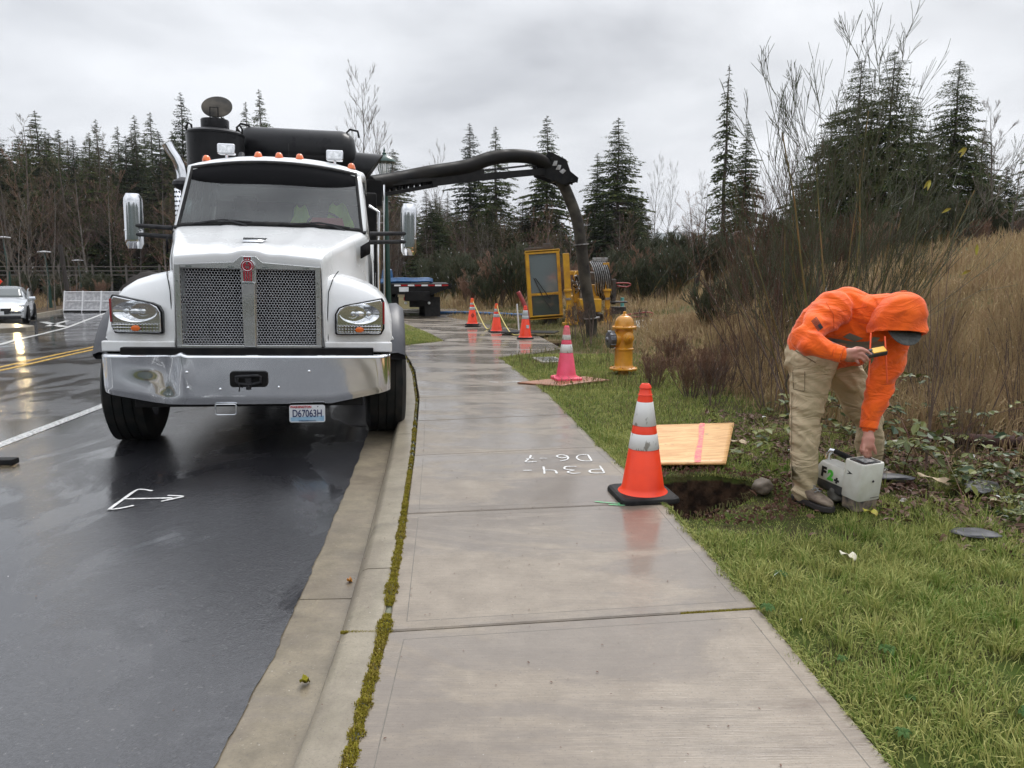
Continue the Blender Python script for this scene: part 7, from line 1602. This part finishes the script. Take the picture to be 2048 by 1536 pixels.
bare_tree('birch', 22, 13, trunk_r=.09, nb=(3, 6), up=.5, spread=.45, mt='bark_pale', mc='twigs_pale')
bare_tree('maple', 23, 12, trunk_r=.16, nb=(5, 7), up=.2, spread=.75, mc='twigs_moss', first=.22)
bare_tree('thicket', 24, 9, trunk_r=.07, nb=(4, 6), up=.35, spread=.6, mt='bark_brown', mc='twigs_red', first=.12)
bare_tree('round_bare', 25, 9, trunk_r=.12, nb=(6, 8), up=.35, spread=.65, mc='twigs_pale', first=.15)
bare_tree('street_sapling', 26, 7, trunk_r=.055, nb=(3, 4), up=.6, spread=.4, mt='bark_pale', mc='twigs_pale', first=.35)
HT = dict(old_fir=18, olive_cedar=14, big_cedar=12, cedar=15, fir=18, fir_dark=17, hemlock=13, young_fir=9, alder=15.5, birch=13.5, maple=12.5, thicket=9.3, round_bare=9.5, street_sapling=7.3)
rp = random.Random(5)
def at_uv(key, u, vt, Y, label, cat='tree', group=None, wide=1.0, tilt=0, dz=0):
    x = (u - 1024) / 1480 * Y * .997; z = ground_h(x, Y) - .1 + dz; top = world_D(u, vt, Y).z; s = (top - z) / HT[key]
    return place(key, x, Y, z, rp.uniform(0, 6.28), (s * wide, s * wide, s), label, cat, group, tilt)
# named conifers on the skyline
for key, u, v, Y, wd_, lab in [
    ('fir_dark', 8, 228, 62, 1.5, 'broad dark fir filling the far left edge above the parked car'),
    ('cedar', 107, 220, 68, 1.0, 'dark pointed cedar rising behind bare crowns at left'),
    ('fir', 222, 238, 85, .8, 'slim fir tip left of the exhaust stack, first of a short row'),
    ('fir', 262, 252, 84, .9, 'low fir tip between two taller ones, left of the truck mirror'),
    ('fir', 297, 230, 88, .9, 'fir with open crown directly above the left truck mirror'),
    ('fir', 327, 224, 86, .9, 'fir standing just left of the curved exhaust stack'),
    ('fir_dark', 388, 184, 72, .8, 'tall fir rising behind the black filter drum lid'),
    ('young_fir', 468, 226, 80, .7, 'small fir tip between the two black drums'), ('fir', 512, 203, 82, .7, 'left one of the paired firs above the black silencer drum'),
    ('fir', 540, 178, 80, .8, 'taller right one of the paired firs above the silencer drum'),
    ('fir_dark', 942, 246, 62, .95, 'dense fir behind the boom, left of its neighbour with a split top'), ('fir', 992, 252, 58, 1.0, 'fir behind the middle of the raised boom'),
    ('cedar', 1092, 230, 60, .85, 'cedar behind the boom head with a thin pointed top'), ('cedar', 1190, 305, 56, .9, 'lower cedar just right of the hanging hose'),
    ('cedar', 1230, 234, 55, 1.1, 'tall cedar standing right of the yellow drilling machine'), ('hemlock', 1438, 128, 42, 1.0, 'lanky drooping hemlock standing tallest in the middle of the field edge'),
    ('cedar', 1478, 240, 44, .75, 'narrow cedar pressed against the lanky hemlock'), ('big_cedar', 1690, 116, 30, 1.15, 'large dense cedar behind the wispy shrub'), ('big_cedar', 1752, 98, 29, 1.1, 'tallest large cedar behind the wispy shrub, slightly right of its twin'),
    ('big_cedar', 1878, 118, 30, 1.1, 'large pointed cedar standing apart on the right'), ('big_cedar', 2070, 190, 26, 1.1, 'cedar cut by the right edge of the picture'), ('fir_dark', 1310, 455, 60, 1.1, 'small dark young fir under pale bare trees'), ('fir_dark', 1345, 470, 58, 1.1, 'smallest dark fir between bare trees and hemlock')]:
    at_uv(key, u, v, Y, lab, wide=wd_ * (1 if key == 'big_cedar' else 1.35 if key != 'hemlock' else 1.15))
for key, u, v, Y, wd_, lab in [
    ('maple', 60, 236, 56, 1.1, 'bare mossy tree with gnarled twigs left of the pointed cedar'), ('maple', 165, 285, 58, 1.2, 'bare dark tree with twisted crown right of the pointed cedar'), ('maple', 205, 258, 60, 1.0, 'bare spreading tree left of the truck mirror, tall thin tips'),
    ('birch', 690, 150, 40, 1.25, 'pale leafless tree rising behind the black silencer drum'), ('birch', 750, 235, 42, 1.1, 'pale leafless tree behind the green lantern lamp'), ('birch', 868, 292, 52, .9, 'pale bare tree between lamp post and boom firs'),
    ('birch', 1305, 315, 55, .85, 'pale bare tree with fan-shaped crown right of the cedar'), ('birch', 1322, 330, 60, .8, 'second pale bare tree with fan-shaped crown, behind the first'), ('birch', 1385, 350, 50, .8, 'small pale bare tree left of the hemlock'),
    ('round_bare', 1962, 192, 26, .9, 'rounded leafless tree between the right cedars'), ('round_bare', 2010, 300, 22, .9, 'low leafless tree at right below the rounded one')]:
    at_uv(key, u, v, Y, lab, 'bare tree', wide=wd_)
# forest mass behind, tree by tree
for u, v, Y, lab in ((1640, 225, 33, 'large cedar left of the twin cedars behind the shrub'), (1795, 200, 33, 'cedar standing behind and between the twin cedars and the pointed cedar'), (1832, 265, 29, 'lower broad cedar just left of the pointed cedar'), (1935, 262, 31, 'lower cedar right of the pointed cedar, partly behind the leafless tree'), (1590, 330, 36, 'shorter cedar at the left end of the right-hand evergreens')): at_uv('big_cedar', u, v, Y, lab, wide=1.3)
gl, gc = 'bare trees massed along the forest edge', 'dark conifers filling the forest'
for i in range(124):
    u = rp.uniform(-60, 380) if i < 100 else rp.uniform(380, 800); Y = rp.uniform(60, 98); v = rp.uniform(258, 400) + (40 if u > 560 else 0)
    at_uv(rp.choice(['fir_dark', 'fir', 'olive_cedar', 'cedar', 'old_fir', 'olive_cedar']), u, v, Y, 'dark conifer deep in the left forest behind bare trees', group=gc, wide=rp.uniform(.9, 1.8), tilt=rp.uniform(-2.5, 2.5))
for i in range(60):
    u = rp.uniform(820, 1290); Y = rp.uniform(58, 84); v = rp.uniform(375, 470)
    at_uv(rp.choice(['fir_dark', 'olive_cedar', 'young_fir', 'old_fir']), u, v, Y, 'dark conifer deep in the middle forest beyond the machine', group=gc, wide=rp.uniform(1.2, 1.7))
for i in range(14):
    u = rp.uniform(1380, 2060); Y = rp.uniform(34, 50); v = rp.uniform(330, 420) if u > 1560 else rp.uniform(450, 500)
    at_uv(rp.choice(['fir_dark', 'young_fir']), u, v, Y, 'dark conifer low among the trees on the right', group=gc, wide=rp.uniform(1.1, 1.6))
for i in range(96):
    u = rp.uniform(-50, 760) if i < 70 else rp.uniform(760, 800); Y = rp.uniform(52, 66); t = rp.random(); v = rp.uniform(285, 420)
    if u > 500: v += 80
    at_uv(rp.choice(['alder', 'maple', 'thicket', 'thicket', 'maple', 'thicket']), u, v, Y, 'bare thin tree in the thicket along the left forest edge', 'bare tree', gl, wide=rp.uniform(.9, 1.4), tilt=rp.uniform(-4, 4))
for i in range(76):
    u = rp.uniform(815, 1380); Y = rp.uniform(44, 58); v = rp.uniform(400, 510)
    at_uv(rp.choice(['alder', 'maple', 'thicket', 'thicket', 'birch']), u, v, Y, 'bare thin tree in the thicket behind the drilling machine', 'bare tree', gl, wide=rp.uniform(.8, 1.3), tilt=rp.uniform(-4, 4))
for i in range(26):
    u = rp.uniform(1360, 2080); Y = rp.uniform(28, 40); v = rp.uniform(370, 470)
    at_uv(rp.choice(['thicket', 'round_bare', 'maple']), u, v, Y, 'bare brown bush-like tree behind the dry grass slope', 'bare tree', gl, wide=rp.uniform(1.0, 1.5))
for i in range(44):
    u = rp.uniform(-40, 230) if i < 24 else rp.uniform(820, 1290); Y = rp.uniform(56, 66) if i < 24 else rp.uniform(50, 58); v = rp.uniform(400, 500)
    at_uv(rp.choice(['fir_dark', 'olive_cedar', 'young_fir', 'cedar']), u, v, Y, 'low dark evergreen in the forest understory', group='low evergreens in the forest understory', wide=rp.uniform(1.3, 2.2), tilt=rp.uniform(-2, 2))
# street trees and lamps across the road
for i, (u, vt, vb, Y) in enumerate([(20, 400, 628, 39), (47, 395, 630, 38), (70, 430, 632, 37), (98, 470, 625, 40), (115, 480, 622, 41), (134, 478, 618, 42), (148, 490, 612, 44), (158, 485, 608, 46), (165, 495, 600, 48), (187, 505, 598, 50)]):
    x = (u - 1024) / 1480 * Y; z0 = world_D(u, vb, Y).z; z1 = world_D(u, vt, Y).z; s = (z1 - z0) / 7.3
    place('street_sapling', x, Y, z0 - .3, i * 1.7, (s * 1.3, s * 1.3, s * 1.05), 'pale leafless young tree planted in the row across the road', 'young tree', 'street trees across the road', tilt=(-2, 1, -9, -3, -3, -2, -3, -1, 1, -1)[i])
for i, (u, vt, vb, Y, lab) in enumerate([(28, 474, 618, 40, 'green post with flat lamp head, leftmost of the far street lamps'), (106, 503, 620, 43, 'green post with flat lamp head standing among the young trees'), (170, 520, 604, 52, 'green post with flat lamp head near the barricades')]):
    x = (u - 1024) / 1480 * Y; z0 = world_D(u, vb, Y).z - .2; z1 = world_D(u, vt, Y).z; q = empty('street_lamp', (x, Y, z0), 0, lab, 'street lamp', 'flat-headed lamps across the road')
    MB().cyl((0, 0, 0), (0, 0, (z1 - z0) * .55), .09, .08, 12).build('post_sleeve', 'post_green', q); MB().cyl((0, 0, (z1 - z0) * .55), (-.1, 0, z1 - z0), .05, .04, 8).build('post', 'post_green', q); MB().lathe([(.05, .04), (.34, .0), (.36, -.04), (.1, -.08)], 16, 0, Matrix.Translation((-.1, 0, z1 - z0))).build('lamp_head', 'barrier', q)
p0 = world_D(140, 612, 42); tag(MB().cyl((p0.x, p0.y, p0.z - .3), (p0.x - .25, p0.y, p0.z + 3.4), .13, .11, 10).build('wooden_post', 'wood_dark', None), 'dark leaning wooden post between the young trees', 'post')
mb = MB(); fx = empty('rail_fence', (-34, 54, 0), 0, 'low dark rail fence along the forest behind the young trees', 'fence')
for z in (.35, .65, .95):
    MB().box((-1, 0, z + .9), (34, .05, .07), 0, Matrix.Rotation(R(4), 4, 'Z')).build('rail', 'fence_grey', fx)
for k in range(15): MB().box((-17.5 + k * 2.35, -.06, 1.35), (.12, .12, 1.3), 0, Matrix.Rotation(R(4), 4, 'Z')).build('post', 'fence_grey', fx)
sg = world_D(-16, 563, 36); so_ = empty('work_sign', (sg.x, sg.y, sg.z - 1.4), 0, 'orange diamond work sign cut by the left edge behind the car', 'road sign')
MB().plate([(0, .9), (.5, 1.4), (0, 1.9), (-.5, 1.4)], 0, .02).build('sign_panel', 'cone_orange', so_); MB().cyl((0, .04, 0), (0, .04, 1.2), .03, n=8).build('sign_post', 'rig_steel', so_)
# ------------------------------------------------------------------ shrubs
broom('broom_tall', 31, 4.0, 4, .010, .16, L0=.62, nb=(3, 4), fine=4); broom('broom_mid', 32, 3.0, 7, .008, .55, nb=(3, 5), L0=.58, minr=.0017); broom('broom_wide', 33, 2.4, 9, .011, .8, nb=(3, 5), L0=.58, minr=.0017)
broom('broom_red', 38, 2.9, 7, .008, .6, mt='bark_brown', mc='twigs_broom', nb=(3, 5), L0=.56, minr=.0017)
broom('broom_far', 34, 2.2, 18, .02, .6, fine=3, nb=(4, 6), mc='broom_dark', minr=.009, L0=.5); broom('twig_shrub', 37, 1.6, 5, .010, .5, mt='bark_brown', mc='twigs', fine=3, nb=(3, 4), minr=.003, L0=.5); broom('brush_brown', 35, 1.8, 16, .014, .6, mt='bark_brown', mc='twigs_red', fine=3, nb=(3, 5), minr=.005)
broom('stalks', 36, 1.5, 14, .006, .5, mt='bark_brown', mc='dead_grass', fine=2, nb=(3, 4), minr=.002, L0=.7)
def shrub(key, x, y, s, lab, group=None, cat='shrub', sz=None, tilt=0):
    return place(key, x, y, ground_h(x, y) - .03, rp.uniform(0, 6.28), (s, s, sz or s), lab, cat, group, tilt)
shrub('broom_tall', 2.78, 6.5, 1.0, 'tallest wispy green broom shrub, its tip above the worker touching the top edge', sz=1.10)
shrub('broom_tall', 3.45, 6.9, .85, 'tall wispy broom shrub standing directly behind the worker\'s hood', sz=.95)
nb_ = 'green broom shrubs behind the worker'
for x, y, k, s in ((2.8, 7.0, 'broom_mid', 1.0), (2.95, 7.5, 'broom_red', 1.15), (3.35, 7.6, 'broom_mid', 1.15), (3.2, 8.9, 'broom_red', 1.3), (3.0, 7.2, 'broom_mid', 1.1), (3.55, 8.4, 'broom_mid', 1.2), (2.75, 7.7, 'broom_red', 1.0)):
    shrub(k, x, y, s * .92, 'dense green-stemmed broom shrub in the clump behind the worker', nb_, sz=s * 1.05)
for x, y, s in ((4.7, 13, .55), (5.6, 15, .6), (4.4, 16.5, .6), (6.2, 17, .7), (5.8, 19, .7), (7.2, 21, .8), (8.4, 23, .9)):
    shrub('broom_far', x, y, s * 1.25, 'bushy dark green broom in the dry grass beyond the hydrant', 'broom bushes across the field', sz=s * 1.35)
for i in range(46):
    u = rp.uniform(860, 1560); Y = rp.uniform(30, 44); x = (u - 1024) / 1480 * Y; s = rp.uniform(.9, 1.6)
    shrub(rp.choice(['broom_far', 'brush_brown', 'broom_far', 'brush_brown']), x, Y, s * 1.15, 'low scrubby bush in front of the forest beyond the machine', 'scrub bushes along the field edge')
for i in range(34):
    u = rp.uniform(1560, 2120); Y = rp.uniform(23, 31); x = (u - 1024) / 1480 * Y; s = rp.uniform(.7, 1.25)
    shrub(rp.choice(['brush_brown', 'twig_shrub', 'broom_far']), x, Y, s, 'brown leafless bush on the dry slope at right', 'bushes on the dry slope')
for u, v, Y, s, lab in ((1178, 690, 14.3, .95, 'small leafless shrub standing in front of the dig tube'), (1150, 670, 16.0, .8, 'small leafless shrub left of the dig tube'), (1215, 660, 17.0, .7, 'small leafless shrub beside the right hydraulic stake'), (1285, 640, 18.5, .6, 'small leafless shrub behind the hydrant bonnet')):
    p = world_D(u, v, Y); shrub('twig_shrub', p.x, Y, s * 1.1, lab)
for i in range(52):
    x, y = rp.uniform(2.5, 6.6), rp.uniform(5.0, 10.5)
    if x > .72 * y + .3 or (x < 3.0 and y < 5.8): continue
    shrub('stalks', x, y, rp.uniform(.35, .95), 'thin dry weed stalk cluster in the dead grass', 'dry weed stalks', 'dry weed')
for i in range(34):
    u = rp.uniform(-40, 215); Y = rp.uniform(44, 60); x = (u - 1024) / 1480 * Y
    shrub(rp.choice(['brush_brown', 'broom_far']), x, Y, rp.uniform(.6, 1.3), 'low scrubby bush at the foot of the left forest', 'scrub bushes along the left forest')
for i in range(16):
    x, y = rp.uniform(1.75, 3.1), rp.uniform(7.6, 12)
    if x > 2.4 and y < 8.3: continue
    shrub('twig_shrub' if i % 3 else 'brush_brown', x, y, rp.uniform(.35, .62), 'low reddish-brown twiggy brush between the hydrant and the worker', 'reddish brush beyond the plywood')
# --- brambles: arching canes with leaves in threes
def bramble(key, seed, n_c, L_, nl):
    rnd = random.Random(seed); root = empty('bramble', (0, 0, -50)); S, LP = [], []
    for c_ in range(n_c):
        a = rnd.uniform(0, 6.28); d = Vector((math.cos(a) * .55, math.sin(a) * .55, 1)).normalized(); p = Vector((rnd.uniform(-.15, .15), rnd.uniform(-.15, .15), 0)); k = 14; LL = L_ * rnd.uniform(.6, 1.2)
        for i in range(k):
            d = (d + Vector((math.cos(a) * .05, math.sin(a) * .05, -.14)) + Vector((rnd.gauss(0, .06), rnd.gauss(0, .06), rnd.gauss(0, .04)))).normalized(); q = p + d * LL / k
            if q.z < .03: q.z = .03
            S.append((*p, .0045 * (1 - i / k * .6), *q, .0045 * (1 - (i + 1) / k * .6))); 
            for _ in range(nl):
                b = p.lerp(q, rnd.random()); off_ = Vector((rnd.gauss(0, .05), rnd.gauss(0, .05), rnd.uniform(.01, .06))); S.append((*b, .0015, *(b + off_), .001)); LP.append(b + off_)
            p = q
    segs_mesh('canes', S, 'bramble_cane', root, 5)
    P, A_, Sz, T_ = [], [], [], []
    for b in LP:
        a0 = rnd.uniform(0, 6.28); s = rnd.uniform(.022, .042)
        for k_ in (-1, 0, 1): a = a0 + k_ * 1.35; P.append((b.x + math.cos(a) * s * 1.1, b.y + math.sin(a) * s * 1.1, b.z - .004)); A_.append(a); Sz.append(s * (1.1 if k_ == 0 else .9)); T_.append(rnd.random())
    P, A_, Sz = np.array(P), np.array(A_), np.array(Sz)[:, None]; n = len(P)
    X = np.stack([np.cos(A_), np.sin(A_), rng.normal(-.15, .35, n)], 1); Y = np.stack([-np.sin(A_), np.cos(A_), rng.normal(0, .35, n)], 1); Z = np.cross(X, Y)
    V = np.stack([P - X * Sz, P - X * Sz * .4 + Y * Sz * .55 + Z * Sz * .16, P + X * Sz * .3 + Y * Sz * .6 + Z * Sz * .16, P + X * Sz * 1.1, P + X * Sz * .3 - Y * Sz * .6 + Z * Sz * .16, P - X * Sz * .4 - Y * Sz * .55 + Z * Sz * .16], 1)
    F = np.array([[0, 3, 2, 1], [0, 5, 4, 3]])[None] + (np.arange(n) * 6)[:, None, None]
    np_mesh('leaves', V.reshape(-1, 3), F.reshape(-1, 4), 'bramble_leaf', root, np.repeat(np.array(T_), 6)); PROTO[key] = [root, False]
bramble('bramble_a', 41, 5, 1.2, 1); bramble('bramble_b', 42, 6, .9, 1)
for i, (x, y, k, s) in enumerate(((2.85, 5.2, 'bramble_a', 1.0), (3.1, 5.0, 'bramble_b', .8), (3.3, 4.75, 'bramble_a', .6), (2.9, 4.15, 'bramble_b', .5), (3.4, 5.6, 'bramble_a', .9), (3.2, 6.4, 'bramble_a', 1.0))):
    place(k, x, y, ground_h(x, y), i * 1.1, s, 'leafy green bramble with reddish canes sprawling right of the worker', 'bramble', 'brambles around the locator')
# tall dead stalk with hanging yellow leaves
st_ = empty('tall_weed', (3.02, 5.25, ground_h(3.02, 5.25)), 0, 'tall thin dry stalk with a few hanging yellow leaves right of the hood', 'weed')
S = []; rnd = random.Random(9); tips = []
for tx, tz, ty in ((.10, 2.25, 0), (-.08, 2.05, .1), (.16, 1.6, -.1), (.22, 1.42, .05), (.05, 1.85, .05)):
    p = Vector((0, 0, 0)); 
    for i in range(10): t = (i + 1) / 10; q = Vector((tx * t ** 2 + rnd.gauss(0, .012), ty * t, tz * t)); S.append((*p, .0045 * (1.15 - t), *q, .0045 * (1.05 - t))); p = q
    tips.append(p)
segs_mesh('stems', S, 'bark_brown', st_, 5)
for i, p in enumerate(tips):
    for j in range(2 if i < 3 else 1):
        rows = []; d = Vector((rnd.uniform(-1, 1), rnd.uniform(-.4, .4), rnd.uniform(-.9, -.1))).normalized(); nn = d.cross(Vector((0, 1, .2))).normalized()
        for t in np.linspace(0, 1, 6): w_ = .012 * math.sin(math.pi * min(.97, t * .95 + .04)); c_ = p + d * .058 * t + Vector((0, 0, -.02 * t * t)); rows.append([tuple(c_ - nn * w_), tuple(c_ + Vector((0, .004, 0))), tuple(c_ + nn * w_)])
        MB().grid(rows).build('leaf', 'yellow_leaf', st_, angle=180)

for k_, (root, used) in list(PROTO.items()):        # kinds that ended up with no place in the scene
    if not used:
        for ch in list(root.children): bpy.data.objects.remove(ch)
        bpy.data.objects.remove(root)
# ------------------------------------------------------------------ damp air
hm = bpy.data.materials.new('damp_air'); hm.use_nodes = True; nt = hm.node_tree; nt.nodes.clear()
ho_ = N(nt, 'ShaderNodeOutputMaterial'); hv = N(nt, 'ShaderNodeVolumePrincipled'); hv.inputs['Color'].default_value = (.86, .90, .95, 1); hv.inputs['Density'].default_value = .00022; hv.inputs['Anisotropy'].default_value = .2
nt.links.new(hv.outputs[0], ho_.inputs['Volume']); MAT['damp_air'] = hm
hz_ = MB().box((50, 700, 68), (2600, 1900, 150)).build('haze', 'damp_air'); tag(hz_, kind='stuff')
SC.cycles.volume_bounces = 0
